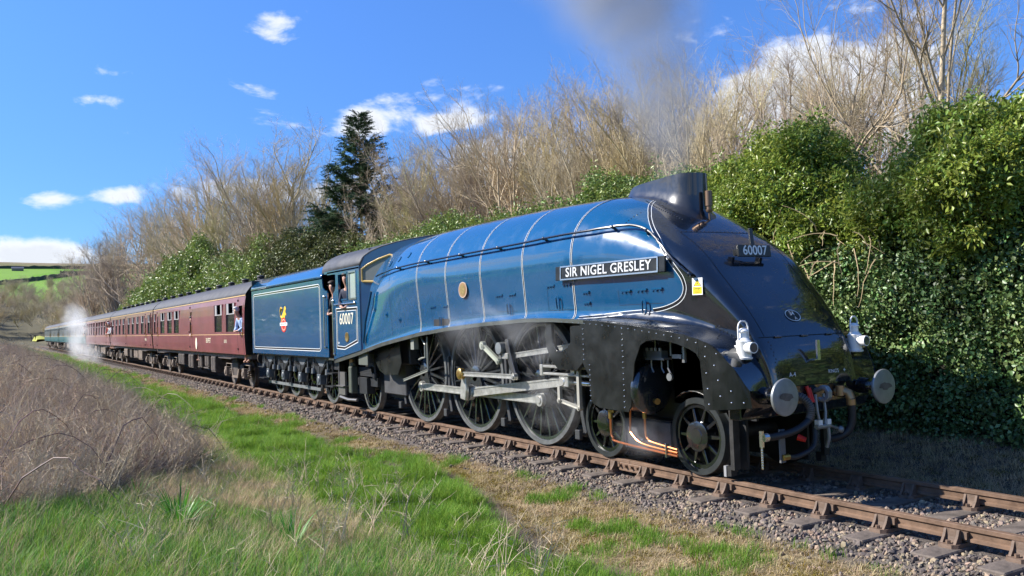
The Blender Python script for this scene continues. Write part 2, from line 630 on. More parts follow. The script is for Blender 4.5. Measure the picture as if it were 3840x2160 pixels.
mx = N.new('ShaderNodeMix')
mx.data_type = 'RGBA'
mx.inputs[6].default_value = (0.006, 0.008, 0.012, 1)  # black, tinted blue for the sky reflected in the nose
mx.inputs[7].default_value = (0.001, 0.064, 0.160, 1)
L.new(gt.outputs[0], mx.inputs[0])
L.new(mx.outputs[2], b.inputs['Base Color'])
nz = N.new('ShaderNodeTexNoise')
nz.inputs['Scale'].default_value = 1.7
nz.inputs['Detail'].default_value = 3
L.new(t_.outputs['Object'], nz.inputs['Vector'])
bp = N.new('ShaderNodeBump')
bp.inputs['Strength'].default_value = .055
bp.inputs['Distance'].default_value = .05
L.new(nz.outputs[0], bp.inputs['Height'])
L.new(bp.outputs[0], b.inputs['Normal'])
L.new(bp.outputs[0], b.inputs['Coat Normal'])
# faint dust and soot dulling towards the chimney is in the roughness
nz2 = N.new('ShaderNodeTexNoise')
nz2.inputs['Scale'].default_value = 5
nz2.inputs['Detail'].default_value = 7
L.new(t_.outputs['Object'], nz2.inputs['Vector'])
r2 = N.new('ShaderNodeMapRange')
r2.inputs[1].default_value, r2.inputs[2].default_value, r2.inputs[3].default_value, r2.inputs[4].default_value = .35, .75, .12, .42
L.new(nz2.outputs[0], r2.inputs[0])
L.new(r2.outputs[0], b.inputs['Roughness'])

mb = MB().grid(full)
casing = mb.build('casing', pm, loco, smooth=True, angle=50)
bvh = BVHTree.FromPolygons(mb.v, mb.f)


def side(x, z):
    h = bvh.ray_cast(Vector((x, -4, z)), Vector((0, 1, 0)))
    n_ = h[1]
    if n_.y > 0:
        n_ = -n_
    return h[0], n_


def top(x, y):
    h = bvh.ray_cast(Vector((x, y, 7)), Vector((0, 0, -1)))
    n_ = h[1]
    if n_.z < 0:
        n_ = -n_
    return h[0], n_


def front(y, z):
    h = bvh.ray_cast(Vector((8, y, z)), Vector((-1, 0, 0)))
    n_ = h[1]
    if n_.x < 0:
        n_ = -n_
    return h[0], n_


def ribbon(pn, offs, width, lift, name, m, parent, mirror=False):
    """a strip lying on the surface: pn = [(point, normal)], offs sideways"""
    mb_ = MB()
    P = [Vector(p) for p, _ in pn]
    a_, b_ = [], []
    for k, (p, n_) in enumerate(pn):
        d = (P[min(k + 1, len(P) - 1)] - P[max(k - 1, 0)]).normalized()
        sd = d.cross(n_).normalized()
        q = Vector(p) + n_ * lift
        a_.append(tuple(q + sd * (offs - width / 2)))
        b_.append(tuple(q + sd * (offs + width / 2)))
    mb_.grid([a_, b_])
    if mirror:
        mb_.mirror_y()
    return mb_.build(name, m, parent)


def band(pn, name='lining_band', w=.032, mirror=False):
    o = ribbon(pn, 0, w, .003, name, M['black'], loco, mirror)
    for s_ in (-1, 1):
        ribbon(pn, s_ * (w / 2 + .0035), .007, .0035, 'white_line', M['lining'], o, mirror)
    return o


for xb in (1.645, .35, -.98, -2.259, -3.469):
    i = max(k for k in range(len(ST)) if ST[k][0] <= xb + 1e-6)
    i = min(i, len(ST) - 2)
    s_ = st_at(i, (xb - ST[i][0]) / (ST[i + 1][0] - ST[i][0]))
    P = section(s_)[1:]
    pn = []
    for k, q in enumerate(P):
        d = P[min(k + 1, len(P) - 1)] - P[max(k - 1, 0)]
        n_ = Vector((0, -d[2], d[1]))
        if k > 25:
            n_ = n_ if n_.z > 0 else -n_
        elif n_.y > 0:
            n_ = -n_
        if n_.length < 1e-8:
            n_ = Vector((0, 0, 1))
        pn.append((Vector((xb, q[1], q[2])), n_.normalized()))
    band(pn, mirror=True)
# swept line between blue and black
pts = [(1.75, 2.02), (2.2, 2.035), (2.6, 2.06), (3.0, 2.075), (3.25, 2.095), (3.42, 2.13), (3.55, 2.18), (3.63, 2.25), (3.665, 2.34), (3.655, 2.42), (3.62, 2.5), (3.52, 2.63), (3.35, 2.83), (3.19, 3.0), (2.98, 3.18), (2.74, 3.39)]
pts = [(p[0], p[2]) for p in smoothcurve([(a, 0, c) for a, c in pts], 4)]
pn = [side(x, z) for x, z in pts]
_y0 = pn[-1][0].y
for k in range(1, 13):
    t = k / 12
    yy = _y0 * (1 - t)
    pn.append(top(2.74 - .46 * (1 - (1 - t) ** 2), yy))
sw = band(pn, 'swept_lining_band', .040, mirror=True)

# ---- running plate edge, side sheets
yv = [(-9, -1.335), (3.98, -1.335), (4.2, -1.33), (4.38, -1.305), (4.48, -1.275), (4.56, -1.245), (4.64, -1.205), (4.70, -1.17), (4.78, -1.11)]
zv = [(-8.4, 1.20), (-6.9, 1.40)] + [(float(s[8]), float(s[10])) for s in ST[1:]]
for sgn in (1, -1):
    rws = [[], []]
    for k in range(60):
        x = lerp(-8.40, 1.95, k / 59)
        z = interp(zv, x)
        rws[0].append((x, sgn * -1.337, z + .004))
        rws[1].append((x, sgn * -1.337, z - lerp(.085, .05, k / 59)))
    o = MB().grid(rws).build('valance', M['grey'], loco)
    sm = o.modifiers.new('solid', 'SOLIDIFY')
    sm.thickness = .02
    sm.offset = 0
    # deep side sheet round the cylinders, with the arched opening
    out = [(1.86, 1.93), (1.86, 1.47), (1.93, 1.33), (2.03, 1.22), (2.05, .95), (2.10, .84), (2.25, .79), (2.87, .775), (2.93, .86), (2.96, 1.06), (2.99, 1.25), (3.03, 1.42), (3.08, 1.55), (3.16, 1.645), (3.28, 1.70), (3.45, 1.715),
           (3.65, 1.70), (3.85, 1.665), (4.05, 1.61), (4.17, 1.555), (4.235, 1.45), (4.25, 1.3), (4.255, 1.0), (4.27, .90), (4.62, .925), (4.79, .94)]
    up = [(x, interp(zv, x) + .002) for x in (4.77, 4.75, 4.70, 4.64, 4.56, 4.48, 4.38, 4.2, 3.98, 3.75, 3.5, 3.25, 2.95, 2.6, 2.2, 1.95)]
    bm = bmesh.new()
    f = bm.faces.new([bm.verts.new((x, 0, z)) for x, z in out + up])
    bmesh.ops.triangulate(bm, faces=[f])
    for x in (3.98, 4.1, 4.2, 4.3, 4.38, 4.43, 4.48, 4.52, 4.56, 4.6, 4.64, 4.67, 4.7, 4.74):
        bmesh.ops.bisect_plane(bm, geom=bm.verts[:] + bm.edges[:] + bm.faces[:], plane_co=(x, 0, 0), plane_no=(1, 0, 0))
    for v in bm.verts:
        v.co.y = sgn * (interp(yv, v.co.x))
    me = bpy.data.meshes.new('side_sheet')
    bm.to_mesh(me)
    bm.free()
    me.materials.append(M['satin'])
    o = bpy.data.objects.new('side_sheet', me)
    COL.objects.link(o)
    o.parent = loco
    sm = o.modifiers.new('solid', 'SOLIDIFY')
    sm.thickness = .014
    sm.offset = -sgn if False else 0
rv = MB()
for k in range(26):
    x = lerp(1.0, 4.45, k / 25)
    rv.ball((x, interp(yv, x) - .006, interp(zv, x) - .045), .009, 6)
for k in range(15):
    rv.ball((1.93 + (.13 if k > 6 else 0), -1.345, lerp(1.86, .87, k / 14)), .009, 6)
for k in range(15):
    rv.ball((2.80, -1.345, lerp(1.86, .83, k / 14)), .009, 6)
for x, z in ((4.30, 1.52), (4.31, 1.33), (4.32, 1.15), (4.33, .97), (4.42, 1.42), (4.46, 1.25), (4.48, 1.07), (4.60, 1.00), (4.60, 1.13), (4.72, 1.0)):
    rv.ball((x, interp(yv, x) - .006, z), .011, 6)
tag(rv.build('rivets', M['bright'], loco, smooth=True), kind='stuff')
# rivets on the nose plating
rv = MB()
for k in range(22):
    t = k / 21
    q, n_ = top(lerp(2.3, 3.05, t), -.42 - .1 * math.sin(t * 3))
    rv.ball(q, .010, 6)
for sy in (-1, 1):
    for k in range(14):
        z = lerp(1.66, 1.15, k / 13)
        q, n_ = front(sy * (.63 - .02 * (k % 2)), z)
        rv.ball(q, .009, 6)
for k in range(20):
    q, n_ = front(lerp(-.68, .68, k / 19), 3.10)
    rv.ball(q, .009, 6)
for k in range(7):
    q, n_ = side(lerp(1.75, 2.55, k / 6), 3.26)
    rv.ball(q, .010, 6)
    q, n_ = side(lerp(2.55, 2.62, k / 6), lerp(3.26, 3.42, k / 6))
    rv.ball(q, .010, 6)
for k in range(5):
    q, n_ = side(4.12 + .05 * k, 1.86 - .035 * k)
    rv.ball((q[0], q[1] - .004, q[2]), .010, 6)
tag(rv.build('nose_rivets', M['black'], loco, smooth=True), kind='stuff')


def surf_line(pn, w, name, m):
    return ribbon(pn, 0, w, .002, name, m, loco)


seam = mat('panel_seam', (0.002, 0.002, 0.003), .6)
surf_line([front(lerp(-.74, .74, k / 20), 1.715) for k in range(21)], .012, 'hinge_seam', seam)
surf_line([front(lerp(-.70, .70, k / 20), 3.09) for k in range(21)], .010, 'top_seam', seam)
for sy in (-1, 1):
    surf_line([front(sy * lerp(.70, .655, k / 20), lerp(3.085, 1.72, k / 20)) for k in range(21)], .008, 'door_seam', seam)
for yy in (-.45, 0, .45):
    q, n_ = front(yy, 1.715)
    MB().cyl((q.x + .01, yy - .06, 1.715), (q.x + .01, yy + .06, 1.715), .012, n=8).build('hinge', M['black'], loco, smooth=True)

# ---- chimney and whistle
def chim(z, x0, x1, w):
    out = []
    for k in range(40):
        t = 2 * math.pi * k / 40
        c, s_ = math.cos(t), math.sin(t)
        x = lerp(x0, x1, .5 + .5 * c)
        # full and round at the front, drawn out to a tail behind
        u = (x - x0) / (x1 - x0)
        y = w * math.copysign(1, s_) * (math.sqrt(max(0, 1 - ((x - (x1 - w)) / w) ** 2)) if x > x1 - w else (u / (1 - w / (x1 - x0))) ** .55)
        out.append((x, y, z))
    return out


base = chim(3.0, 1.30, 3.06, .36)
rings = []
for zf, x0, x1, w in ((0, 1.20, 3.10, .42), (.06, 1.30, 3.02, .34), (.18, 1.33, 2.99, .29), (.5, 1.38, 2.985, .268), (1.0, 1.44, 2.985, .265)):
    ring = []
    for x, y, _ in chim(0, x0, x1, w):
        zt = 3.962
        if x < 1.72:
            zt -= .11 * ((1.72 - x) / .3) ** 2
        q = top(x, max(-.9, min(.9, y)))[0]
        zb = q.z - .01
        ring.append((x, y, lerp(zb, max(zt, zb + .02), zf)))
    rings.append(ring)
inner = []
for ring_, sc in ((rings[-1], .90), (rings[-1], .86)):
    cx = 2.35
    inner.append([(cx + (x - cx) * (.975 if sc == .90 else .95), y * sc, z - (0 if sc == .90 else .35)) for x, y, z in ring_])
mb = MB().grid(rings + inner, closed=True)
mb.add([inner[-1][k] for k in range(40)], [tuple(range(40))])
mb.build('chimney', mat('chimney_black', (0.016, 0.016, 0.017), .36, coat=.5, var=.5, vscale=4, rvar=.14, bump=.05, bscale=10), loco, smooth=True, angle=60)
wh = MB().lathe_z(3.07, .04, [(3.24, .016), (3.40, .016), (3.405, .04), (3.43, .05), (3.44, .05), (3.44, .036), (3.49, .036), (3.49, .05), (3.69, .05), (3.70, .04), (3.70, .01)], 14).build('whistle', mat('whistle_bronze', (.20, .13, .085), .42, metal=.6), loco, smooth=True)

# ---- cab
CY = -1.35


def cabpoly(sgn):
    o = [(-8.36, 1.215), (-6.56, 1.46), (-6.56, 3.335), (-8.72, 3.335), (-8.70, 3.27), (-8.20, 3.26), (-8.13, 3.20), (-8.13, 2.99), (-8.20, 2.87), (-8.33, 2.80), (-8.36, 2.70)]
    h1 = (-7.93, -7.32, 2.63, 3.25)
    h2 = (-7.22, -6.76, 2.63, 3.25)
    bm = bmesh.new()
    # wall in strips round the two windows
    def quad(p):
        bm.faces.new([bm.verts.new((x, 0, z)) for x, z in p])
    quad(o[:1] + [(-6.56, 1.46), (-6.56, 2.63), (-8.36, 2.63)])
    quad([(-8.36, 2.63), (-7.93, 2.63), (-7.93, 3.25), (-8.13, 3.25), (-8.13, 2.99), (-8.20, 2.87), (-8.33, 2.80)])
    quad([(h1[1], 2.63), (h2[0], 2.63), (h2[0], 3.25), (h1[1], 3.25)])
    quad([(h2[1], 2.63), (-6.56, 2.63), (-6.56, 3.25), (h2[1], 3.25)])
    quad([(-8.72, 3.27), (-8.2, 3.262), (-8.13, 3.25), (-6.56, 3.25), (-6.56, 3.335), (-8.72, 3.335)])
    for v in bm.verts:
        v.co.y = sgn * CY
    bmesh.ops.remove_doubles(bm, verts=bm.verts, dist=1e-4)
    me = bpy.data.meshes.new('cab_side')
    bm.to_mesh(me)
    bm.free()
    me.materials.append(M['blue'])
    ob = bpy.data.objects.new('cab_side', me)
    COL.objects.link(ob)
    ob.parent = loco
    sm_ = ob.modifiers.new('solid', 'SOLIDIFY')
    sm_.thickness = .03
    sm_.offset = 0
    return ob


for sgn in (1, -1):
    cs = cabpoly(sgn)
    for i_, (x0, x1) in enumerate(((-7.93, -7.32), (-7.22, -6.76))):
        fr = MB()
        yy0, yy1 = sorted((sgn * (CY - .03), sgn * (CY + .03)))
        for a in ((x0 - .01, x1 + .01, 2.61, 2.65), (x0 - .01, x1 + .01, 3.23, 3.27), (x0 - .02, x0 + .02, 2.65, 3.23), (x1 - .02, x1 + .02, 2.65, 3.23)):
            fr.box(a[0], a[1], yy0, yy1, a[2], a[3])
        w_ = fr.build('window', M['blue'] if i_ == 0 else M['bright'], loco)
        if i_ == 1:
            MB().box(x0 + .018, x1 - .018, min(sgn * (CY + .0), sgn * (CY + .01)), max(sgn * (CY + .0), sgn * (CY + .01)), 2.645, 3.235).build('pane', mat('cab_side_glass', (.30, .36, .34), .06, spec=1.0), w_)
# roof: arch over the cab, sliding ventilator on top
def arch(x, drop=0.0, w=1.36, z0=3.335, zt=3.93):
    return [(x, w * math.cos(a), z0 - drop + (zt - z0) * math.sin(a) ** .85) for a in [math.pi * k / 24 for k in range(25)]]


def archz(y):
    return 3.335 + .595 * max(0, 1 - (y / 1.36) ** 2) ** .425


def archw(x, w):
    ys = [w * math.cos(math.pi * k / 24) for k in range(25)]
    return [(x, y, archz(y)) for y in ys]


rf = MB().grid([archw(-9.12, 1.36), archw(-8.0, 1.36), archw(-6.9, 1.36), archw(-6.56, 1.36)] + [archw(x, 1.36 - .75 * (x + 6.56)) for x in (-6.45, -6.3, -6.1, -5.8, -5.5, -5.2, -4.95)])
ro = rf.build('cab_roof', M['roof'], loco, smooth=True, angle=60)
sm = ro.modifiers.new('solid', 'SOLIDIFY')
sm.thickness = .02
vt = MB().grid([[(x, y * .55, z + .025 + .0) for x, y, z in arch(x)[6:19]] for x in (-9.05, -8.3, -7.4, -6.8)])
vo = vt.build('roof_ventilator', M['roof'], loco, smooth=True, angle=60)
sm = vo.modifiers.new('solid', 'SOLIDIFY')
sm.thickness = .03
# rain strip, blue, along the eaves
for s_ in (1, -1):
    MB().box(-8.95, -6.55, min(s_ * (CY - .015), s_ * (CY + .02)), max(s_ * (CY - .015), s_ * (CY + .02)), 3.30, 3.36).build('eaves_strip', M['blue'], loco)
# angled front plates with the gold-rimmed spectacles
gw = [(-6.98, 3.30), (-6.40, 3.40), (-6.15, 3.47), (-6.05, 3.44), (-6.04, 3.36), (-6.13, 3.20), (-6.27, 3.04), (-6.36, 2.985), (-6.95, 2.99)]
for sgn in (1, -1):
    c0 = Vector((-6.56, sgn * -1.35, 0))
    d = Vector((.80, sgn * .60, 0))

    def fp(s_, z, off=0.0):
        nv = Vector((.60, -sgn * .80, 0))
        p_ = c0 + d * s_ + nv * off
        return (p_.x, p_.y, z)
    pl = [(0, 1.42), (.35, 1.5), (.8, 2.2), (1.5, 3.0), (2.0, 3.80)] + [(s_, archz(-1.35 + .6 * s_) - .004) for s_ in (2.0, 1.6, 1.2, .9, .6, .4, .25, .15, .07, 0)]
    mb = MB().add([fp(s_, z) for s_, z in pl], [tuple(range(len(pl)))])
    o = mb.build('cab_front', mat('cab_front_blue', (0.003, 0.055, 0.16), .3, coat=.8), loco)
    spec = [(.07, 3.0), (.07, 3.27), (.22, 3.36), (.50, 3.47), (.80, 3.55), (.885, 3.535), (.90, 3.48), (.84, 3.38), (.70, 3.25), (.58, 3.10), (.50, 2.99), (.45, 2.97)]
    ring = spec + [spec[0]]
    MB().tube([fp(s_, z, .012) for s_, z in ring], .024, 6, caps=False).build('spectacle_rim', M['gold'], o, smooth=True)
    MB().add([fp(s_, z, .006) for s_, z in spec], [tuple(range(len(spec)))]).build('pane', M['cabglass'], o)
# cab interior
MB().box(-8.3, -6.7, -1.2, 1.2, 1.35, 1.40).build('footplate', M['grime'], loco)
MB().box(-6.62, -6.58, -1.1, 1.1, 1.4, 3.75).build('backhead', M['inside'], loco)
# lining, number and works plate on the cab side
o = MB()
def frame_strip(mb_, poly, w, y):
    n_ = len(poly)
    cx = sum(p[0] for p in poly) / n_
    cz = sum(p[1] for p in poly) / n_
    inn = []
    for k in range(n_):
        p0, p1, p2 = Vector(poly[k - 1]), Vector(poly[k]), Vector(poly[(k + 1) % n_])
        a, c = (p1 - p0).normalized(), (p2 - p1).normalized()
        na, nc = Vector((-a.y, a.x)), Vector((-c.y, c.x))
        bi = (na + nc)
        bi = bi.normalized() / max(.4, math.cos(na.angle(nc) / 2)) if bi.length > 1e-6 else na
        if bi.dot(Vector((cx, cz)) - p1) < 0:
            bi = -bi
        inn.append(p1 + bi * w)
    vs_ = [(p[0], y, p[1]) for p in poly] + [(p[0], y, p[1]) for p in inn]
    mb_.add(vs_, [(k, (k + 1) % n_, n_ + (k + 1) % n_, n_ + k) for k in range(n_)])


def rrect(x0, x1, z0, z1, r, z0b=None):
    zb = z0 if z0b is None else z0b
    P = []
    for cx, cz, a0 in ((x0 + r, z0 + r, 180), (x1 - r, zb + r, 270), (x1 - r, z1 - r, 0), (x0 + r, z1 - r, 90)):
        for k in range(5):
            a = R(a0 + 90 * k / 4)
            P.append((cx + r * math.cos(a), cz + r * math.sin(a)))
    return P


ca = [(-8.14, 1.47), (-7.60, 1.455), (-6.72, 1.63), (-6.72, 2.44), (-8.14, 2.44)]
o = MB()
frame_strip(o, ca, .016, CY - .018)
cl = o.build('cab_lining', M['lining'], loco)
o = MB()
frame_strip(o, [(-8.12, 1.49), (-7.60, 1.475), (-6.74, 1.65), (-6.74, 2.42), (-8.12, 2.42)], .045, CY - .0175)
o.build('black_line', M['black'], cl)
o = MB()
frame_strip(o, [(-8.07, 1.535), (-7.59, 1.52), (-6.79, 1.69), (-6.79, 2.37), (-8.07, 2.37)], .012, CY - .018)
o.build('white_line', M['lining'], cl)
text('cab_number', '60007', .38, M['cream'], loco, (-7.44, CY - .019, 2.165), SIDE, .002, .95, space=1.04)
MB().lathe_y(-7.42, 1.75, [(CY - .016, .001), (CY - .016, .115), (CY - .030, .115), (CY - .034, .095), (CY - .030, .085), (CY - .030, .001)], 24).build('works_plate', M['brass'], loco, smooth=True)
text('route_code', 'RA9', .07, M['lining'], loco, (-7.99, CY - .019, 1.61), SIDE, .001)
MB().tube([(-8.28, CY - .05, 1.35), (-8.28, CY - .05, 2.62)], .018, 8).ball((-8.28, CY - .03, 2.62), .035, 8).ball((-8.28, CY - .03, 1.34), .035, 8).build('cab_handrail', M['bright'], loco, smooth=True)
MB().tube([(-8.18, CY - .045, 2.53), (-6.86, CY - .045, 2.53)], .015, 8).ball((-6.84, CY - .03, 2.53), .035, 8).build('window_rail', M['bright'], loco, smooth=True)

# ---- handrail along the boiler
hr = [(-5.85, 3.02)] + [(x, 3.18) for x in (-4.9, -3.5, -2.0, -.5, 1.0, 2.0)] + [(2.5, 3.20), (2.75, 3.195), (2.95, 3.14), (3.15, 3.03), (3.38, 2.86), (3.62, 2.66), (3.80, 2.52)]
hr = [(-5.85, 3.05), (-5.2, 3.10), (-4.3, 3.14), (-3.0, 3.16), (-1.6, 3.175), (0, 3.185), (1.5, 3.20), (2.3, 3.205), (2.65, 3.20), (2.9, 3.14), (3.1, 3.035), (3.3, 2.89), (3.55, 2.69), (3.80, 2.49)]
hp = []
for x, _, z in smoothcurve([(x, 0, z) for x, z in hr], 5):
    q, n_ = side(x, z)
    hp.append(tuple(q + n_ * .07))
hrl = MB().tube(hp, .018, 8).build('handrail', M['black'], loco, smooth=True)
for x in (-4.4, -3.0, -1.65, -.35, .98, 2.45, 3.0, 3.78):
    z = interp(hr, x)
    q, n_ = side(x, z)
    MB().cyl(q, q + n_ * .09, .022, .014, 8).ball(q + n_ * .07, .028, 8).build('handrail_knob', M['black'], hrl, smooth=True)

# ---- nameplate
q0, n0 = side(1.38, 2.66)
q1, n1_ = side(3.42, 2.66)
nd = (q1 - q0)
ang = math.atan2(nd.y, nd.x)
npl = bpy.data.objects.new('nameplate', MB().box(-1.06, 1.06, -.016, .016, -.10, .10).mesh('nameplate', M['satin'], bevel=.004))
COL.objects.link(npl)
npl.parent = loco
qm = (q0 + q1) / 2
bulge = 0.035
npl.location = (qm.x, qm.y - .04 - bulge * .6, 2.665)
npl.rotation_euler = (R(-3), 0, ang)
fr = MB()
for a in ((-1.06, 1.06, .082, .102), (-1.06, 1.06, -.102, -.082), (-1.062, -1.04, -.082, .082), (1.04, 1.062, -.082, .082)):
    fr.box(a[0], a[1], -.026, -.016, a[2], a[3])
fr.build('rim', M['bright'], npl)
text('lettering', 'SIR NIGEL GRESLEY', .185, mat('plate_letter', (.68, .68, .66), .35, metal=.3), npl, (0, -.017, 0), SIDE, .006, 1.0, space=1.06, bold=.002)
# fit lettering width to the plate
bpy.context.view_layer.update()
lt = npl.children[-1]
_sx = 1.90 / max(.1, lt.dimensions.x)
bm = bmesh.new()
bm.from_mesh(lt.data)
bmesh.ops.scale(bm, vec=(_sx, 1, 1), verts=bm.verts)
bm.verts.ensure_lookup_table()
seen = set()
islands = []
for v in bm.verts:
    if v.index in seen:
        continue
    stack, isl = [v], []
    seen.add(v.index)
    while stack:
        w_ = stack.pop()
        isl.append(w_)
        for e in w_.link_edges:
            o2 = e.other_vert(w_)
            if o2.index not in seen:
                seen.add(o2.index)
                stack.append(o2)
    islands.append(isl)
lm = lt.data.materials[0]
for isl in islands:
    ix = {v.index: k for k, v in enumerate(isl)}
    fs_ = {f for v in isl for f in v.link_faces}
    mb_ = MB().add([tuple(v.co) for v in isl], [tuple(ix[v.index] for v in f.verts) for f in fs_])
    o_ = mb_.build('letter', lm, npl)
    o_.location, o_.rotation_euler = lt.location.copy(), lt.rotation_euler.copy()
bm.free()
bpy.data.objects.remove(lt)

# ---- small fittings on the side
q, n_ = side(-1.60, 2.575)
ov = MB()
P = [(.145 * math.cos(2 * math.pi * k / 28), .135 * math.sin(2 * math.pi * k / 28)) for k in range(28)]
ov.prism(P, -.02, 0)
ovo = ov.build('oval_plaque', M['bronze'], loco)
ovo.location = (q.x, q.y - .006, q.z)
P2 = [(x * .6, z * .66) for x, z in P]
MB().prism(P2, -.024, -.021).build('plaque_centre', mat('plaque_gold', (.30, .22, .08), .5, metal=.4, var=.6, vscale=40), ovo)
P3 = [(.15 * math.cos(2 * math.pi * k / 28) * 1.02, .139 * math.sin(2 * math.pi * k / 28)) for k in range(28)]
o = MB()
frame_strip(o, P3, .012, -.021)
o.build('plaque_rim', mat('plaque_rim_pale', (.6, .45, .36), .45), ovo)


def hinge_row(xs, z, w=.10):
    for x in xs:
        q_, _ = side(x, z)
        h = MB().box(x - w, x + w, q_.y - .014, q_.y + .02, z - .012, z + .012)
        for k in (-.7, 0, .7):
            h.ball((x + k * w, q_.y - .01, z - .028), .012, 6)
        h.build('access_hinge', M['blue'], loco)


def grab(x, z, m='blue', h=.17):
    q_, _ = side(x, z)
    q2, _ = side(x, z - h)
    MB().tube([(x - .035, q2.y - .03, z - h), (x - .035, q_.y - .035, z - .02), (x - .018, q_.y - .035, z), (x + .018, q_.y - .035, z), (x + .035, q_.y - .035, z - .02), (x + .035, q2.y - .03, z - h)], .011, 6).build('grab_loop', M[m], loco, smooth=True)


hinge_row((1.08, 1.50), 2.51)
hinge_row((2.66, 2.95, 3.22), 2.36)
hinge_row((-2.88, -2.35), 2.32)
hinge_row((-.42, -.02), 2.43)
hinge_row((1.90,), 2.38, .07)
hinge_row((1.90,), 2.23, .07)
grab(1.27, 2.33)
grab(3.0, 2.22)
grab(-2.55, 2.12)
grab(-.12, 2.28)
for x0, x1, z0, z1 in ((.98, 1.60, 2.14, 2.53), (2.52, 3.32, 2.17, 2.37), (-2.95, -2.30, 1.96, 2.34), (-.55, .10, 2.16, 2.45)):
    for a, c in (((x0, z0), (x0, z1)), ((x0, z0), (x1, z0))):
        surf_line([side(lerp(a[0], c[0], k / 8), lerp(a[1], c[1], k / 8)) for k in range(9)], .005, 'access_seam', seam)
# open hatch above the trailing driver
q, n_ = side(-2.55, 2.0)
MB().box(-2.90, -2.28, q.y - .006, q.y + .02, 1.945, 2.08).build('open_hatch', M['inside'], loco)
for x, z in ((-4.45, 2.10), (-5.15, 2.22), (-5.9, 2.35)):
    q, n_ = side(x, z)
    o = MB().cyl(q - n_ * .01, q + n_ * .012, .055, n=16)
    o.cyl(q + n_ * .012, q + n_ * .03, .02, n=8)
    o.build('washout_plug', M['blue'], loco, smooth=True)
for x, z in ((-5.3, 3.30), (-4.75, 3.36), (-4.2, 3.40)):
    q, n_ = side(x, z)
    MB().cyl(q - n_ * .01, q + n_ * .012, .07, n=16).build('washout_plug', M['blue'], loco, smooth=True)
surf_line([side(lerp(-4.85, -5.05, k / 14), lerp(1.78, 3.3, k / 14)) for k in range(15)], .008, 'panel_joint', seam)
# sloping pipe cover in front of the cab
MB().tube([(-6.42, -1.36, 1.62), (-6.30, -1.345, 2.10), (-6.02, -1.30, 2.75)], .03, 8).build('pipe_cover', M['blue'], loco, smooth=True)

# warning sign
q0, _ = side(3.80, 2.35)
q1, _ = side(3.93, 2.35)
a = math.atan2(q1.y - q0.y, q1.x - q0.x)
sg = bpy.data.objects.new('warning_sign', MB().box(-.075, .075, -.004, .004, -.105, .105).mesh('warning_sign', M['white']))
COL.objects.link(sg)
sg.parent = loco
sg.location = ((q0.x + q1.x) / 2, (q0.y + q1.y) / 2 - .018, 2.355)
sg.rotation_euler = (R(-2), 0, a)
MB().add([(-.058, -.0045, .005), (.058, -.0045, .005), (0, -.0045, .09)], [(0, 1, 2)]).build('triangle', M['ink'], sg)
MB().add([(-.046, -.005, .011), (.046, -.005, .011), (0, -.005, .08)], [(0, 1, 2)]).build('triangle_fill', M['yellow'], sg)
MB().add([(.006, -.0055, .06), (-.012, -.0055, .035), (.0, -.0055, .035), (-.006, -.0055, .015), (.012, -.0055, .042), (.001, -.0055, .042)], [(0, 1, 2, 3, 4, 5)]).build('lightning_bolt', M['ink'], sg)
MB().add([(-.065, -.0045, -.092), (.065, -.0045, -.092), (.065, -.0045, -.005), (-.065, -.0045, -.005)], [(0, 1, 2, 3)]).build('yellow_panel', M['yellow'], sg)
text('lettering', 'Danger', .035, M['ink'], sg, (0, -.005, -.025), SIDE, .0003)
text('lettering', 'Overhead\nlive wires', .018, M['ink'], sg, (0, -.005, -.065), SIDE, .0003)


# ---- front of the nose: number plate, shed plate, brackets, lettering
def on_front(y, z):
    q_, n_ = front(y, z)
    rot = Matrix((Vector((0, 1, 0)), n_.cross(Vector((0, 1, 0))).normalized(), n_)).transposed().to_euler()
    return q_, n_, rot


q, n_ = front(0, 2.73)
nbx = bpy.data.objects.new('number_plate', MB().box(-.02, .02, -.29, .29, -.075, .075).mesh('number_plate', M['satin'], bevel=.004))
COL.objects.link(nbx)
nbx.parent = loco
nbx.location = (q.x + .10, 0.0, 2.80)
nbx.rotation_euler = (0, R(-6), 0)
text('numerals', '60007', .175, M['white'], nbx, (.021, 0, 0), (R(90), 0, R(90)), .002, 1.0, bold=.002)
for y0 in (-.27, .23):
    MB().box(-.10, -.02, y0, y0 + .04, -.05, .03).build('plate_bracket', M['satin'], nbx)
MB().box(-.03, -.005, -.03, .03, .06, .30).build('lamp_iron', M['satin'], nbx)
q, n_, rot = on_front(0, 1.955)
sp_ = MB()
P = [(.0 + .125 * math.cos(2 * math.pi * k / 32), .088 * math.sin(2 * math.pi * k / 32), 0) for k in range(32)]
sp_.add(P, [tuple(range(32))])
so = sp_.build('shed_plate', M['satin'], loco)
so.location = q + n_ * .006
so.rotation_euler = rot
o = MB()
P = [(.125 * math.cos(2 * math.pi * k / 32), .088 * math.sin(2 * math.pi * k / 32)) for k in range(32)]
o.add([(x, y, .002) for x, y in P] + [(x * .92, y * .89, .002) for x, y in P], [(k, (k + 1) % 32, 32 + (k + 1) % 32, 32 + k) for k in range(32)])
o.build('plate_rim', M['white'], so)
text('lettering', '34', .085, M['white'], so, (-.0, .028, .002), (0, 0, 0), .001)
text('lettering', 'A', .065, M['white'], so, (.025, -.045, .002), (0, 0, 0), .001)
q, n_, rot = on_front(.0, 1.50)
MB().box(4.80, 4.825, -.025, .025, 1.43, 1.66).box(4.70, 4.80, -.05, .05, 1.42, 1.435).build('lamp_iron', M['bright'], loco)
for yy, bod, sz in ((-.40, 'A-4', .075), (.32, "KING'S", .062), (.52, '+', .085)):
    q, n_, rot = on_front(yy, 1.27)
    o = text('class_lettering', bod, sz, M['white'], loco, q + n_ * .004, rot, .001)

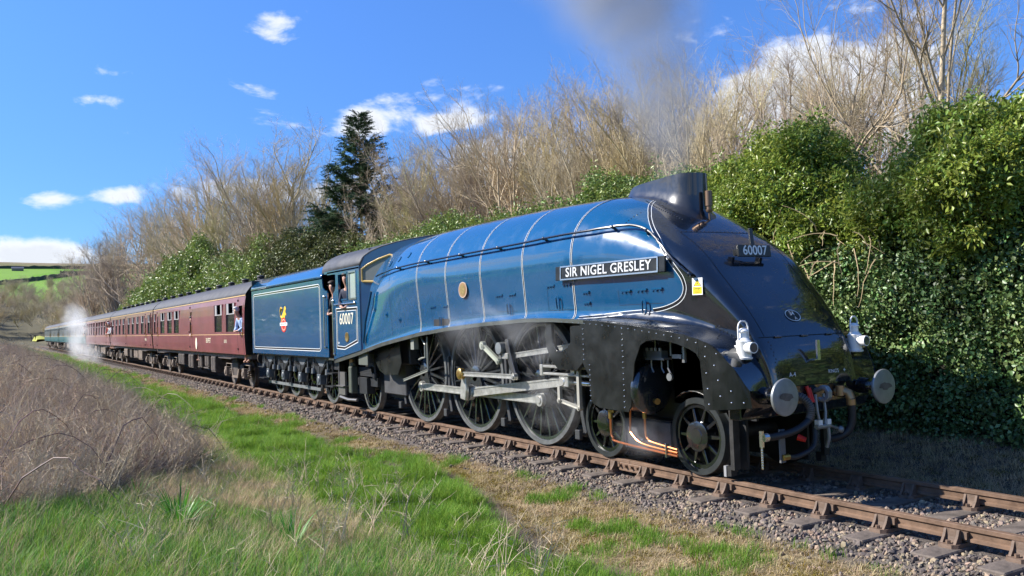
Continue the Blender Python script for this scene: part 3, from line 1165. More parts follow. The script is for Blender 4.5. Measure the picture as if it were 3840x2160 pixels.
# ---- buffer beam, buffers, hook, hoses
MB().box(4.42, 4.60, -1.10, 1.10, .78, 1.10).build('buffer_beam', M['black'], loco, bevel=.01)
bot = []
for k in range(21):
    y = lerp(-1.08, 1.08, k / 20)
    x = 4.76 - .05 * (y / 1.1) ** 2
    bot.append((x, y))
mb = MB()
for z0, z1, dx0, dx1 in ((1.13, .92, .0, -.04), (.92, .80, -.04, -.12)):
    mb.grid([[(x + dx0, y, z0) for x, y in bot], [(x + dx1, y, z1) for x, y in bot]])
mb.build('front_apron', M['black'], loco, smooth=True)
for sgn in (-1, 1):
    y = sgn * .864
    bf = MB().cyl((4.50, y, 1.06), (4.62, y, 1.06), .135, n=24)
    bf.cyl((4.55, y, 1.06), (4.86, y, 1.06), .105, .095, 24)
    bo = bf.build('buffer', M['black'], loco, smooth=True)
    MB().cyl((4.84, y, 1.06), (5.03, y, 1.06), .052, n=20).build('buffer_shank', M['bright'], bo, smooth=True)
    hd = MB()
    prof = [(4.985, .05), (5.005, .12), (5.025, .205), (5.045, .212), (5.058, .205), (5.068, .14), (5.072, .06), (5.073, .001)]
    n = 40
    rings = [[(x, y + r * math.cos(2 * math.pi * k / n), 1.06 + r * math.sin(2 * math.pi * k / n)) for k in range(n)] for x, r in prof]
    hd.grid(rings, closed=True)
    hd.build('buffer_head', M['buf'], bo, smooth=True, angle=50)
    rr = random.Random(5 + sgn)
    P = []
    for k in range(18):
        t = 2 * math.pi * k / 18
        r = (.085 + .03 * rr.random()) * (1 if math.sin(t) > -.2 else .55)
        P.append((5.0745 - .12 * 0, y + r * 1.15 * math.cos(t), 1.06 + r * .62 * math.sin(t) - .01))
    MB().add(P, [tuple(range(18))]).build('grease_patch', M['grease'], bo)
hk = MB()
hook = [(4.70, 1.07), (4.80, 1.10), (4.86, 1.13), (4.92, 1.12), (4.965, 1.06), (4.96, .98), (4.90, .93), (4.83, .93), (4.79, .96), (4.80, .99), (4.85, .975), (4.90, .99), (4.915, 1.04), (4.89, 1.075), (4.85, 1.08), (4.80, 1.05), (4.70, 1.02)]
hk.prism(hook, -.035, .035)
ho = hk.build('draw_hook', M['buf'], loco, bevel=.01)
cpl = MB()
for sy in (-.07, .07):
    cpl.tube([(4.80, sy, 1.02), (4.82, sy, .80), (4.83, sy * .6, .66)], .018, 8)
cpl.cyl((4.83, -.12, .64), (4.83, .12, .64), .03, n=12).tube([(4.83, .09, .66), (4.84, .09, .50), (4.80, .09, .38)], .022, 8)
cpl.cyl((4.83, .12, .64), (4.83, .30, .58), .015, n=8).ball((4.83, .31, .575), .045, 10)
cpl.build('screw_coupling', M['buf'], loco, smooth=True)
for yy in (-.10, .05):
    MB().box(4.795, 4.86, yy, yy + .065, .66, .72).build('coupling_tag', M['white'], loco)
MB().cyl((4.76, -.17, 1.12), (4.80, -.14, .93), .022, n=10).cyl((4.77, -.13, 1.10), (4.81, -.11, .93), .014, n=8).build('red_tag', M['red'], loco, smooth=True)
MB().cyl((4.66, -.24, .52), (4.74, -.20, .49), .04, .028, 10).build('red_valve', M['red'], loco, smooth=True)
# vacuum hose with its swan neck, steam-heat hose
vh = MB().tube(smoothcurve([(4.74, .42, .99), (4.83, .44, .99), (4.88, .46, .94), (4.88, .47, .70), (4.85, .44, .56), (4.78, .36, .48), (4.70, .30, .45)], 5), .047, 12)
vho = vh.build('vacuum_hose', M['rubber'], loco, smooth=True)
MB().cyl((4.66, .40, 1.02), (4.80, .43, 1.02), .07, n=14).cyl((4.78, .40, .97), (4.78, .40, 1.09), .055, n=12).tube([(4.80, .43, 1.02), (4.86, .45, 1.0), (4.88, .46, .93)], .055, 12).cyl((4.88, .46, .93), (4.88, .465, .86), .056, n=12).build('hose_elbow', M['bronze'], vho, smooth=True)
sh = smoothcurve([(4.72, -.36, 1.02), (4.84, -.33, 1.00), (4.90, -.28, .88), (4.89, -.32, .74), (4.86, -.52, .64), (4.83, -.78, .60), (4.82, -.94, .60)], 6)
sho = MB().tube(sh, .042, 12).build('steam_heat_hose', M['rubber'], loco, smooth=True)
rib = MB()
for k in range(0, 16):
    p_ = Vector(sh[k + 2])
    d = (Vector(sh[k + 3]) - Vector(sh[k + 1])).normalized()
    rib.cyl(p_ - d * .008, p_ + d * .008, .050, n=12)
rib.build('hose_rings', M['grease'], sho, smooth=True)
MB().cyl((4.82, -.93, .60), (4.82, -1.00, .60), .05, n=12).box(4.80, 4.84, -1.03, -1.0, .50, .68).build('hose_coupling', M['bright'], sho)
ch = MB()
for k in range(9):
    ch.ball((4.82, -1.02, .49 - .028 * k), .018, 6, (1, .6, 1))
ch.build('chain', M['bright'], sho, smooth=True)
MB().tube(smoothcurve([(4.80, -.10, .62), (4.83, -.18, .42), (4.80, -.42, .33), (4.79, -.58, .34)], 5), .030, 10).build('air_pipe', M['rubber'], loco, smooth=True)
MB().cyl((4.79, -.56, .34), (4.79, -.66, .34), .035, n=10).build('pipe_fitting', M['brass'], loco, smooth=True)
MB().box(4.76, 4.785, -.68, -.60, .28, .66).build('hose_stand', mat('dull_post', (.12, .12, .12), .5), loco)

# ---- lamps standing on the front are things of their own
def lamp(loc, rz, label):
    t = thing('signal_lamp', label, 'lamp', loc, rz, 'white signal lamps on the locomotive front')
    b_ = MB().lathe_z(0, 0, [(0, .095), (.02, .10), (.025, .085), (.20, .085), (.21, .09), (.22, .075), (.245, .06), (.25, .05), (.31, .048), (.315, .062), (.33, .062), (.345, .05), (.36, .025), (.362, .005)], 20)
    b_.build('lamp_body', M['white'], t, smooth=True)
    hood = MB().cyl((.05, 0, .135), (.165, 0, .135), .062, .066, 20)
    h = hood.build('lens_hood', M['white'], t, smooth=True)
    MB().cyl((.160, 0, .135), (.168, 0, .135), .054, n=20).build('lens', M['lens'], h, smooth=True)
    MB().tube([(0, -.075, .20), (0, -.075, .37), (0, -.06, .415), (0, -.03, .44), (0, .03, .44), (0, .06, .415), (0, .075, .37), (0, .075, .20)], .010, 8).build('carrying_handle', M['white'], t, smooth=True)
    MB().box(-.12, -.07, -.045, .045, .02, .16).build('rear_socket', M['white'], t, bevel=.005)
    return t


lamp((4.53, -.93, 1.475), R(-4), 'white signal lamp on the near wing of the black locomotive front')
lamp((4.64, .90, 1.475), R(4), 'white signal lamp on the far wing, against the ivy hedge')
for sgn in (-1, 1):
    MB().box(4.40, 4.60, sgn * .93 - .05, sgn * .93 + .05, 1.455, 1.473).box(4.395, 4.412, sgn * .93 - .03, sgn * .93 + .03, 1.473, 1.62).box(4.42, 4.58, sgn * .93 - .02, sgn * .93 + .02, 1.38, 1.455).build('wing_lamp_iron', M['satin'], loco)


# ---- wheels
def wheel(parent, x, rad, nsp, hub, near=True, crank=None, y_out=-.825, smat=None, tmat=None):
    s = -1 if near else 1
    f = (lambda y: y) if near else (lambda y: -y)
    w = bpy.data.objects.new('wheel', None)
    mb_ = MB()
    mb_.lathe_y(0, 0, [(f(-.800), rad - .125), (f(-.800), rad - .07), (f(-.70), rad - .07), (f(-.70), rad - .125)], 48)
    mb_.lathe_y(0, 0, [(f(-.69), .001), (f(-.69), hub), (f(-.835), hub), (f(-.842), hub * .9), (f(-.842), .001)], 24)
    mb_.lathe_y(0, 0, [(f(-.84), .001), (f(-.84), hub * .55), (f(-.85), hub * .5), (f(-.85), .001)], 20)
    if crank:
        cx, cz = crank
        d = Vector((cx, cz)).normalized()
        n_ = Vector((-d.y, d.x))
        poly = []
        for k in range(9):
            a = R(-90 + 180 * k / 8)
            poly.append((cx + .13 * (d.x * math.cos(a) + n_.x * math.sin(a)), cz + .13 * (d.y * math.cos(a) + n_.y * math.sin(a))))
        poly += [(n_.x * hub * .95, n_.y * hub * .95), (-n_.x * hub * .95, -n_.y * hub * .95)]
        mb_.prism(poly, f(-.70), f(-.85))
    me = mb_.mesh('wheel', smat or M['spoke'], smooth=True)
    w = bpy.data.objects.new('wheel', me)
    COL.objects.link(w)
    w.parent = parent
    w.location = (x, 0, rad)
    MB().lathe_y(0, 0, [(f(y_out), rad - .072), (f(y_out), rad - .004), (f(-.818), rad), (f(-.735), rad + .002), (f(-.722), rad + .012), (f(-.712), rad + .028), (f(-.695), rad + .028), (f(-.688), rad), (f(-.688), rad - .072)], 64).build('tyre', tmat or M['tyre'], w, smooth=True, angle=40)
    sme = None
    for k in range(nsp):
        if sme is None:
            wi = .5 if rad > .9 else .42
            sme = MB().add([(-.030, f(-.80), hub * .8), (.030, f(-.80), hub * .8), (.017, f(-.785), rad - .11), (-.017, f(-.785), rad - .11), (-.024, f(-.71), hub * .8), (.024, f(-.71), hub * .8), (.014, f(-.72), rad - .11), (-.014, f(-.72), rad - .11)],
                           [(0, 1, 2, 3), (7, 6, 5, 4), (0, 4, 5, 1), (1, 5, 6, 2), (2, 6, 7, 3), (3, 7, 4, 0)]).mesh('spoke', smat or M['spoke'], bevel=.006)
        so_ = bpy.data.objects.new('spoke', sme)
        COL.objects.link(so_)
        so_.parent = w
        so_.rotation_euler = (0, 2 * math.pi * (k + .5) / nsp, 0)
    return w


def wheel_far(parent, x, rad):
    mb_ = MB().lathe_y(x, rad, [(.69, rad - .12), (.688, rad + .028), (.715, rad + .028), (.735, rad), (.825, rad), (.825, rad - .12)], 40)
    for k in range(12):
        a = 2 * math.pi * k / 12
        mb_.cyl((x, .75, rad), (x + (rad - .08) * math.cos(a), .75, rad + (rad - .08) * math.sin(a)), .03, .02, 5)
    mb_.cyl((x, -.70, rad), (x, .84, rad), .09, n=12)
    return mb_.build('far_wheel_and_axle', M['grime'], parent, smooth=True)


CR = (.185, -.275)
for x in (0, -2.21, -4.42):
    wheel(loco, x, 1.016, 20, .19, True, CR)
    wheel_far(loco, x, 1.016)
bwm = mat('bogie_wheel_black', (.010, .011, .012), .2, coat=.8)
btm = mat('bogie_tyre', (.032, .036, .037), .38, metal=.2, var=.2, vscale=6)
for x in (1.676, 3.581):
    wheel(loco, x, .4825, 10, .19, smat=bwm, tmat=btm)
    wheel_far(loco, x, .4825)
wheel(loco, -7.315, .559, 10, .15)
wheel_far(loco, -7.315, .559)

# ---- frames and the dark mass behind the wheels
fr = MB()
for s in (-1, 1):
    y0, y1 = sorted((s * .60, s * .64))
    fr.box(-8.2, 1.2, y0, y1, .36, 1.40)  # frame plate, deepened to keep the gaps between the driver spokes dark
    fr.box(1.2, 4.4, y0, y1, .72, 1.40)
    fr.box(-5.2, 4.35, y0, y1, 1.40, 1.95)
fr.build('main_frame', M['frame'], loco)
MB().cyl((-5.0, 0, 2.55), (1.5, 0, 2.55), .88, n=24).build('boiler_underside', M['grime'], loco, smooth=True)
MB().box(-7.0, -4.9, -.93, .93, 1.15, 2.2).box(-6.45, -5.25, -.88, .88, .47, 1.15).build('ashpan', mat('ashpan_grey', (.05, .05, .052), .55, var=.3, vscale=3), loco, bevel=.02)
MB().prism([(-6.45, 1.50), (-5.0, 1.75), (-4.9, 1.2), (-5.1, .95), (-5.8, .92), (-6.1, 1.0), (-6.35, 1.2)], -1.12, -1.08).build('firebox_guard', M['satin'], loco)
MB().box(-6.95, -6.40, -1.28, -1.24, 1.12, 1.48).build('injector_plate', mat('dull_green_grey', (.10, .11, .09), .5), loco)
MB().box(-8.2, 4.2, -.6, .6, .95, 1.0).build('frame_stretcher', M['frame'], loco)
# front bogie
bg_ = MB()
for s in (-1, 1):
    y0, y1 = sorted((s * .52, s * .56))
    bg_.box(1.15, 4.15, y0, y1, .10, .86)  # frame plate, deepened to darken the view through the bogie wheels
bg_.box(2.2, 3.05, -.80, -.56, .18, .62)
bgo = bg_.build('bogie_frame', M['frame'], loco)
MB().box(2.15, 3.10, -.845, -.80, .20, .60).build('bogie_plate', mat('bogie_plate', (.05, .05, .058), .5, var=.4, vscale=5), bgo)
rv = MB()
for k in range(6):
    rv.ball((2.40 + .12 * k, -.85, .33), .010, 6)
tag(rv.build('bolts', M['bright'], bgo, smooth=True), kind='stuff')
for s in (-1, 1):
    MB().box(4.16, 4.22, s * .80 - .05, s * .80 + .05, .14, .85).box(4.08, 4.16, s * .80 - .05, s * .80 + .05, .06, .18).build('guard_iron', M['grime'], bgo)
MB().box(4.05, 4.09, -.86, -.80, .05, .18).build('guard_iron_tip', mat('worn_tip', (.35, .35, .36), .5, metal=.4), bgo)
# mudguards over the bogie wheels
for x in (3.581,):
    arc = [(x + .56 * math.cos(R(a)), .4825 + .56 * math.sin(R(a))) for a in range(35, 126, 10)]
    o = MB().grid([[(ax, -.88, az_) for ax, az_ in arc], [(ax, -.66, az_) for ax, az_ in arc]]).build('splasher', M['satin'], loco, smooth=True)
    sm = o.modifiers.new('solid', 'SOLIDIFY')
    sm.thickness = .015

# ---- cylinders
for s in (-1, 1):
    cyo = MB().cyl((1.98, s * 1.0, 1.04), (2.95, s * 1.0, 1.04), .30, n=32).cyl((2.0, s * 1.0, 1.52), (2.98, s * 1.0, 1.52), .15, n=20).box(2.05, 2.9, min(s * .65, s * 1.2), max(s * .65, s * 1.2), 1.0, 1.6).build('cylinder', M['satin'], loco, smooth=True)
    if s < 0:
        cov = MB()
        prof = [(2.95, .33), (2.97, .335), (3.0, .32), (3.03, .27), (3.045, .18), (3.05, .001)]
        cov.grid([[(x, -1.03 + r * math.cos(2 * math.pi * k / 36), 1.06 + r * math.sin(2 * math.pi * k / 36)) for k in range(36)] for x, r in prof], closed=True)
        cov.build('cylinder_cover', mat('cylinder_cover', (.018, .022, .026), .2, coat=.8), cyo, smooth=True, angle=60)
        MB().cyl((3.03, -1.06, .92), (3.13, -1.08, .91), .035, n=12).cyl((3.13, -1.08, .91), (3.15, -1.085, .91), .042, n=8).build('relief_valve', M['brass'], cyo, smooth=True)
        MB().box(3.0, 3.08, -1.14, -1.03, .85, 1.0).build('valve_recess', M['inside'], cyo)
        vb = MB().box(2.92, 3.34, -1.12, -.98, 1.445, 1.475).box(2.98, 3.28, -1.10, -.99, 1.475, 1.56)
        for x in (3.0, 3.09, 3.17, 3.26):
            vb.cyl((x, -1.10, 1.56), (x, -1.10, 1.60), .022, n=8)
        vb.cyl((3.12, -1.06, 1.56), (3.12, -1.06, 1.70), .010, n=6).cyl((3.40, -1.05, 1.50), (3.40, -1.05, 1.68), .012, n=6)
        vb.box(3.45, 3.62, -1.08, -1.0, 1.47, 1.52).cyl((3.64, -1.04, 1.42), (3.64, -1.04, 1.62), .03, n=8)
        for x in (3.02, 3.22, 3.34):
            vb.tube([(x, -1.05, 1.44), (x, -1.05, 1.34), (x + .04, -1.05, 1.28)], .012, 6)
        vb.build('lubricator_block', mat('dull_steel', (.30, .30, .30), .4, metal=.6), cyo)
        MB().cyl((3.35, -1.05, 1.23), (3.35, -1.02, 1.23), .05, n=12).build('eye_bolt', M['buf'], cyo, smooth=True)
MB().box(2.98, 4.40, -.64, .64, .85, 1.95).build('smokebox_saddle', M['inside'], loco)
# drain pipes in copper
for pth in ([(2.06, -1.02, .66), (2.06, -1.02, .42), (2.10, -1.02, .34), (2.22, -1.02, .29), (3.42, -1.02, .235)],
            [(2.46, -.98, .80), (2.45, -.99, .50), (2.50, -1.0, .42), (2.74, -1.01, .315), (3.42, -1.02, .275)],
            [(2.80, -1.02, .72), (2.81, -1.02, .46), (2.86, -1.02, .39), (2.95, -1.02, .36), (3.42, -1.02, .315)]):
    MB().tube(smoothcurve(pth, 4), .0155, 8).build('drain_pipe', M['copper'], loco, smooth=True)
for x, z in ((2.06, .66), (2.80, .72)):
    MB().cyl((x, -1.02, z - .06), (x, -1.02, z + .06), .03, n=10).box(x - .03, x + .10, -1.04, -1.0, z + .03, z + .06).build('drain_cock', M['brass'], loco, smooth=True)
MB().box(3.22, 3.235, -1.05, -.99, .20, .37).build('pipe_clip', M['bright'], loco)


# ---- rods and valve gear
def ibeam(mb_, p0, p1, h, y, t=.05, h1=None):
    p0, p1 = Vector(p0), Vector(p1)
    d = (p1 - p0)
    Lh = d.length
    d.normalize()
    n_ = Vector((-d.y, d.x))
    h1 = h if h1 is None else h1

    def q(sx, f0, f1):
        a, c = p0 + d * 0, p1
        return [tuple(a + n_ * (f0 * h)), tuple(c + n_ * (f0 * h1)), tuple(c + n_ * (f1 * h1)), tuple(a + n_ * (f1 * h))]
    mb_.prism(q(0, -.5, -.30), y - t / 2, y + t / 2)
    mb_.prism(q(0, .30, .5), y - t / 2, y + t / 2)
    mb_.prism(q(0, -.30, .30), y - t / 2 + .012, y + t / 2 - .012)


def eye(mb_, p, r, y, t=.07, n=24):
    mb_.cyl((p[0], y - t / 2, p[1]), (p[0], y + t / 2, p[1]), r, n=n)
    mb_.cyl((p[0], y - t / 2 - .015, p[1]), (p[0], y - t / 2, p[1]), r * .55, n=16)


pin = [(x + CR[0], 1.016 + CR[1]) for x in (0, -2.21, -4.42)]
for a, c in ((pin[2], pin[1]), (pin[1], pin[0])):
    o = MB()
    ibeam(o, a, c, .13, -.965)
    eye(o, a, .105, -.965)
    eye(o, c, .105, -.965)
    o.build('coupling_rod', M['steel'], loco)
o = MB()
xh = (1.07, 1.075)
ibeam(o, pin[1], xh, .165, -1.06, .06, .13)
eye(o, pin[1], .14, -1.06, .10)
eye(o, xh, .09, -1.06, .09)
o.build('connecting_rod', M['steel'], loco)
rc = (-1.98, 1.09)
o = MB()
d = (Vector(rc) - Vector(pin[1]))
n_ = Vector((-d.y, d.x)).normalized()
o.prism([tuple(Vector(pin[1]) + n_ * .10 - d.normalized() * .12), tuple(Vector(pin[1]) - n_ * .10 - d.normalized() * .12), tuple(Vector(pin[1]) - n_ * .12 + d * .2), tuple(Vector(rc) - n_ * .05), tuple(Vector(rc) + n_ * .05), tuple(Vector(pin[1]) + n_ * .12 + d * .2)], -1.20, -1.13)
o.build('return_crank', M['steel'], loco, bevel=.012)
o = MB()
el_ = (-.14, 1.11)
ibeam(o, rc, el_, .075, -1.24, .045)
eye(o, el_, .055, -1.24, .07)
o.build('eccentric_rod', M['steel'], loco)
MB().lathe_y(rc[0], rc[1], [(-1.20, .001), (-1.20, .095), (-1.29, .10), (-1.30, .085), (-1.305, .04), (-1.305, .001)], 20).build('return_crank_bearing', M['brass'], loco, smooth=True)
o = MB()
o.prism([(-.52, 1.70), (-.42, 1.72), (-.36, 1.50), (-.30, 1.35), (-.16, 1.06), (-.26, 1.04), (-.42, 1.30), (-.50, 1.50)], -1.18, -1.10)
o.build('expansion_link', mat('motion_grey', (.10, .10, .10), .4, metal=.6), loco, bevel=.008)
MB().box(-.60, -.40, -1.2, -1.0, 1.38, 1.48).build('link_trunnion', M['steel'], loco, bevel=.01)
o = MB()
ibeam(o, (-.45, 1.43), (1.90, 1.66), .085, -1.08, .045)
o.build('radius_rod', M['steel'], loco)
o = MB()
ibeam(o, (-1.22, 1.60), (-.70, 1.34), .085, -1.20, .05)
eye(o, (-1.22, 1.60), .07, -1.20)
eye(o, (-.70, 1.34), .05, -1.20)
o.build('reversing_arm', mat('pale_green_steel', (.42, .44, .36), .45, metal=.4), loco)
MB().cyl((-.62, -1.25, 1.56), (-.62, -1.0, 1.56), .10, n=16).build('reversing_shaft', M['buf'], loco, smooth=True)
# slide bars, crosshead, combination lever
sb = MB()
for z in (1.165, 1.275):
    sb.box(.52, 1.98, -1.16, -1.02, z, z + .035)
sb.box(.50, .58, -1.17, -1.01, 1.15, 1.32)
sb.box(1.30, 1.40, -1.15, -1.03, 1.20, 1.275)
sb.build('slide_bars', M['steel'], loco, bevel=.006)
xo = MB().box(.98, 1.22, -1.14, -1.02, 1.00, 1.165).cyl((1.07, -1.15, 1.075), (1.07, -1.0, 1.075), .06, n=16).build('crosshead', M['steel'], loco, bevel=.01)
MB().cyl((1.2, -1.03, 1.06), (2.0, -1.03, 1.06), .04, n=14).build('piston_rod', M['bright'], loco, smooth=True)
o = MB().box(1.52, 1.58, -1.20, -1.15, .70, 1.58).box(1.02, 1.08, -1.20, -1.15, .78, 1.02)
ibeam(o, (1.05, .80), (1.55, .72), .055, -1.175, .03)
for p_ in ((1.05, .80), (1.55, .72), (1.55, 1.56)):
    eye(o, p_, .04, -1.175, .06, 12)
o.build('combination_lever', mat('pale_steel', (.50, .48, .42), .4, metal=.5), loco)
# motion bracket: black U hanging from the running plate
MB().prism([(.92, 1.93), (.92, 1.62), (1.02, 1.42), (1.22, 1.27), (1.70, 1.27), (1.88, 1.40), (1.88, 1.93), (1.56, 1.90), (1.56, 1.68), (1.48, 1.60), (1.34, 1.54), (1.20, 1.55), (1.10, 1.66), (1.08, 1.93)], -1.31, -1.25).build('motion_bracket', M['satin'], loco, bevel=.008)
o = MB().box(1.42, 1.75, -1.30, -1.15, 1.47, 1.50).box(1.46, 1.70, -1.28, -1.16, 1.50, 1.60)
for x in (1.48, 1.56, 1.64, 1.70):
    o.cyl((x, -1.24, 1.60), (x, -1.24, 1.66), .016, n=8)
o.cyl((1.58, -1.22, 1.36), (1.58, -1.22, 1.47), .03, n=8)
o.build('lubricator_block', mat('dull_steel_2', (.26, .25, .24), .4, metal=.6), loco)
# brake gear between the wheels
for x in (1.05, -1.16, -3.37, -5.55):
    o = MB()
    o.prism([(x - .05, 1.35), (x + .02, 1.35), (x + .05, .55), (x + .12, .30), (x + .05, .22), (x - .03, .55)], -.80, -.74)
    o.cyl((x + .06, -.90, .27), (x + .06, .9, .27), .03, n=10)
    o.box(x - .02, x + .10, -.92, -.86, .20, .34)
    o.build('brake_hanger', mat('brake_grey_%d' % int(x * 10), (.06, .062, .065), .45, metal=.2), loco, bevel=.006)
# mechanical lubricator rods and drips at the trailing driver
o = MB().box(-4.05, -3.90, -1.28, -1.18, 1.50, 1.80).tube([(-3.80, -1.2, 1.80), (-3.55, -1.2, 1.60), (-3.55, -1.2, 1.35), (-3.72, -1.2, 1.33), (-3.85, -1.2, 1.30)], .02, 6)
o.tube([(-3.45, -1.2, 1.75), (-3.45, -1.2, 1.10)], .02, 6)
ibeam(o, (-4.62, .86), (-3.46, 1.10), .05, -1.20, .03)
o.build('speedometer_drive', mat('drive_steel', (.30, .31, .27), .45, metal=.4), loco)
# trailing truck, axlebox and springs under the cab
o = MB().box(-8.05, -6.6, -.98, -.90, .60, .80).box(-7.55, -7.05, -1.06, -.86, .42, .80)
for k in range(6):
    o.box(-7.9 + .02 * k, -6.75 - .02 * k, -1.04, -.92, .83 + .035 * k, .86 + .035 * k)
for x in (-7.95, -6.7):
    o.cyl((x, -.98, .75), (x, -.98, 1.35), .03, n=8).cyl((x, -.98, .80), (x, -.98, .92), .07, n=12)
o.build('trailing_truck', M['frame'], loco, bevel=.004)
o = MB().box(-8.6, -8.1, -1.25, -1.10, .55, .58).box(-8.58, -8.12, -1.2, -1.15, .35, .9).tube([(-8.5, -1.2, .58), (-8.5, -1.2, 1.2)], .02, 6)
o.tube([(-8.45, -1.2, .30), (-7.9, -1.2, .26), (-7.45, -1.15, .27)], .035, 8)
o.build('injector', mat('injector_steel', (.20, .19, .18), .4, metal=.6), loco)
MB().box(-7.82, -7.62, -1.22, -1.05, .42, 1.05).cyl((-7.72, -1.14, 1.05), (-7.72, -1.14, 1.16), .08, n=12).build('injector_body', mat('injector_body', (.07, .08, .06), .5), loco, bevel=.02)
MB().cyl((-7.72, -1.16, 1.08), (-7.72, -1.16, 1.22), .06, n=12).build('injector_valve', M['bronze'], loco, smooth=True)
MB().box(-8.75, -8.36, CY - .02, -1.0, 1.19, 1.23).build('cab_step', M['grey'], loco)
# =================================================================== TENDER
def rebase(root, loc):
    root.location = loc
    for ch in root.children:
        ch.location = (ch.location[0] - loc[0], ch.location[1] - loc[1], ch.location[2] - loc[2])


tender = thing('tender', 'blue coal tender with lion emblem and white lining behind the locomotive cab', 'tender')
TY = -1.335
for sgn in (1, -1):
    y = sgn * TY
    mb = MB().prism([(-16.17, 1.25), (-8.83, 1.25), (-8.83, 2.84), (-8.90, 2.90), (-9.06, 2.91), (-9.16, 2.98), (-9.20, 3.10), (-9.22, 3.225), (-16.17, 3.225)], min(y, y + sgn * .03), max(y, y + sgn * .03))
    mb.build('tender_side', M['blue'], tender)
    prof = [(1.335, 3.225), (1.325, 3.30), (1.27, 3.39), (1.17, 3.48), (1.02, 3.56), (.86, 3.61), (.74, 3.625)]
    rws = []
    for x, k in ((-16.17, 1.0), (-14, 1.0), (-12, 1.0), (-10.6, 1.0), (-9.9, 1.0), (-9.55, .92), (-9.35, .70), (-9.24, .35)):
        rws.append([(x, -sgn * (yy if yy > 1.3 else lerp(1.335, yy, k)), lerp(3.225, z, k)) for yy, z in prof])
    o = MB().grid(rws).build('top_fairing', M['blue'], tender, smooth=True, angle=60)
    sm = o.modifiers.new('solid', 'SOLIDIFY')
    sm.thickness = .02
    MB().box(-16.17, -9.22, min(y - .008 * -sgn, y), max(y - .008 * -sgn, y), 3.205, 3.235).build('beading', M['blue'], tender)
MB().box(-16.2, -16.14, -1.32, 1.32, 1.2, 3.55).box(-8.9, -8.84, -1.3, 1.3, 1.25, 2.6).box(-16.1, -8.9, -1.25, 1.25, 1.2, 1.28).build('tender_end', M['satin'], tender)
MB().box(-16.1, -9.8, -.95, .95, 3.2, 3.38).build('coal_space', M['inside'], tender)
cm = MB()
rr = random.Random(3)
for k in range(170):
    cm.ball((rr.uniform(-15.5, -10.2), rr.uniform(-.8, .8), 3.40 + rr.uniform(-.03, .10)), rr.uniform(.08, .16), 6, (1, rr.uniform(.6, 1), rr.uniform(.5, .9)))
tag(cm.build('coal', M['grime'], tender), kind='stuff')
# lining
o = MB()
frame_strip(o, rrect(-15.98, -9.38, 1.385, 3.10, .14), .016, TY - .004)
tl = o.build('tender_lining', M['lining'], tender)
o = MB()
frame_strip(o, rrect(-15.96, -9.40, 1.405, 3.08, .12), .036, TY - .0035)
o.build('black_line', M['black'], tl)
o = MB()
frame_strip(o, rrect(-15.92, -9.44, 1.445, 3.04, .10), .012, TY - .004)
o.build('white_line', M['lining'], tl)
# emblem: lion over a wheel
em = MB().add([(-12.66 + a, TY - .0045, 2.40 + c) for a, c in [(-.20, -.26), (-.12, -.16), (-.05, -.20), (.02, -.14), (.10, -.22), (.17, -.26), (.19, -.20), (.14, -.12), (.18, -.02), (.27, -.04), (.28, .01), (.20, .06), (.22, .12), (.28, .14), (.25, .20), (.17, .235), (.09, .20), (.06, .12), (-.02, .06), (-.10, .00), (-.17, -.05), (-.21, -.14), (-.26, -.22)]], [tuple(range(23))])
emo = em.build('lion_emblem', mat('emblem_yellow', (.75, .45, .02), .5), tender)
MB().tube([(-12.80, TY - .005, 2.28), (-12.92, TY - .005, 2.36), (-12.96, TY - .005, 2.50), (-12.88, TY - .005, 2.60), (-12.78, TY - .005, 2.56), (-12.80, TY - .005, 2.48)], .022, 5).build('lion_tail', bpy.data.materials['emblem_yellow'], emo)
o = MB()
P = [(-12.65 + .26 * math.cos(2 * math.pi * k / 32), 2.10 + .21 * math.sin(2 * math.pi * k / 32)) for k in range(32)]
o.add([(x, TY - .005, z) for x, z in P], [tuple(range(32))])
o.build('emblem_wheel', M['red'], emo)
o = MB()
P = [(-12.65 + .20 * math.cos(2 * math.pi * k / 32), 2.10 + .16 * math.sin(2 * math.pi * k / 32)) for k in range(32)]
frame_strip(o, P, .02, TY - .0056)
o.build('wheel_ring', mat('emblem_cream', (.75, .65, .45), .5), emo)
MB().add([(-13.02, TY - .006, 2.075), (-12.29, TY - .006, 2.075), (-12.29, TY - .006, 2.165), (-13.02, TY - .006, 2.165)], [(0, 1, 2, 3)]).build('emblem_band', M['lining'], emo)
text('lettering', 'BRITISH RAILWAYS', .075, M['ink'], emo, (-12.655, TY - .0065, 2.12), SIDE, .0004, .95)
for x, z0, z1 in ((-8.98, 1.5, 2.75),):
    MB().tube([(x, TY - .05, z0), (x, TY - .05, z1)], .018, 8).ball((x, TY - .03, z1), .035, 8).ball((x, TY - .03, z0), .035, 8).build('tender_handrail', M['bright'], tender, smooth=True)
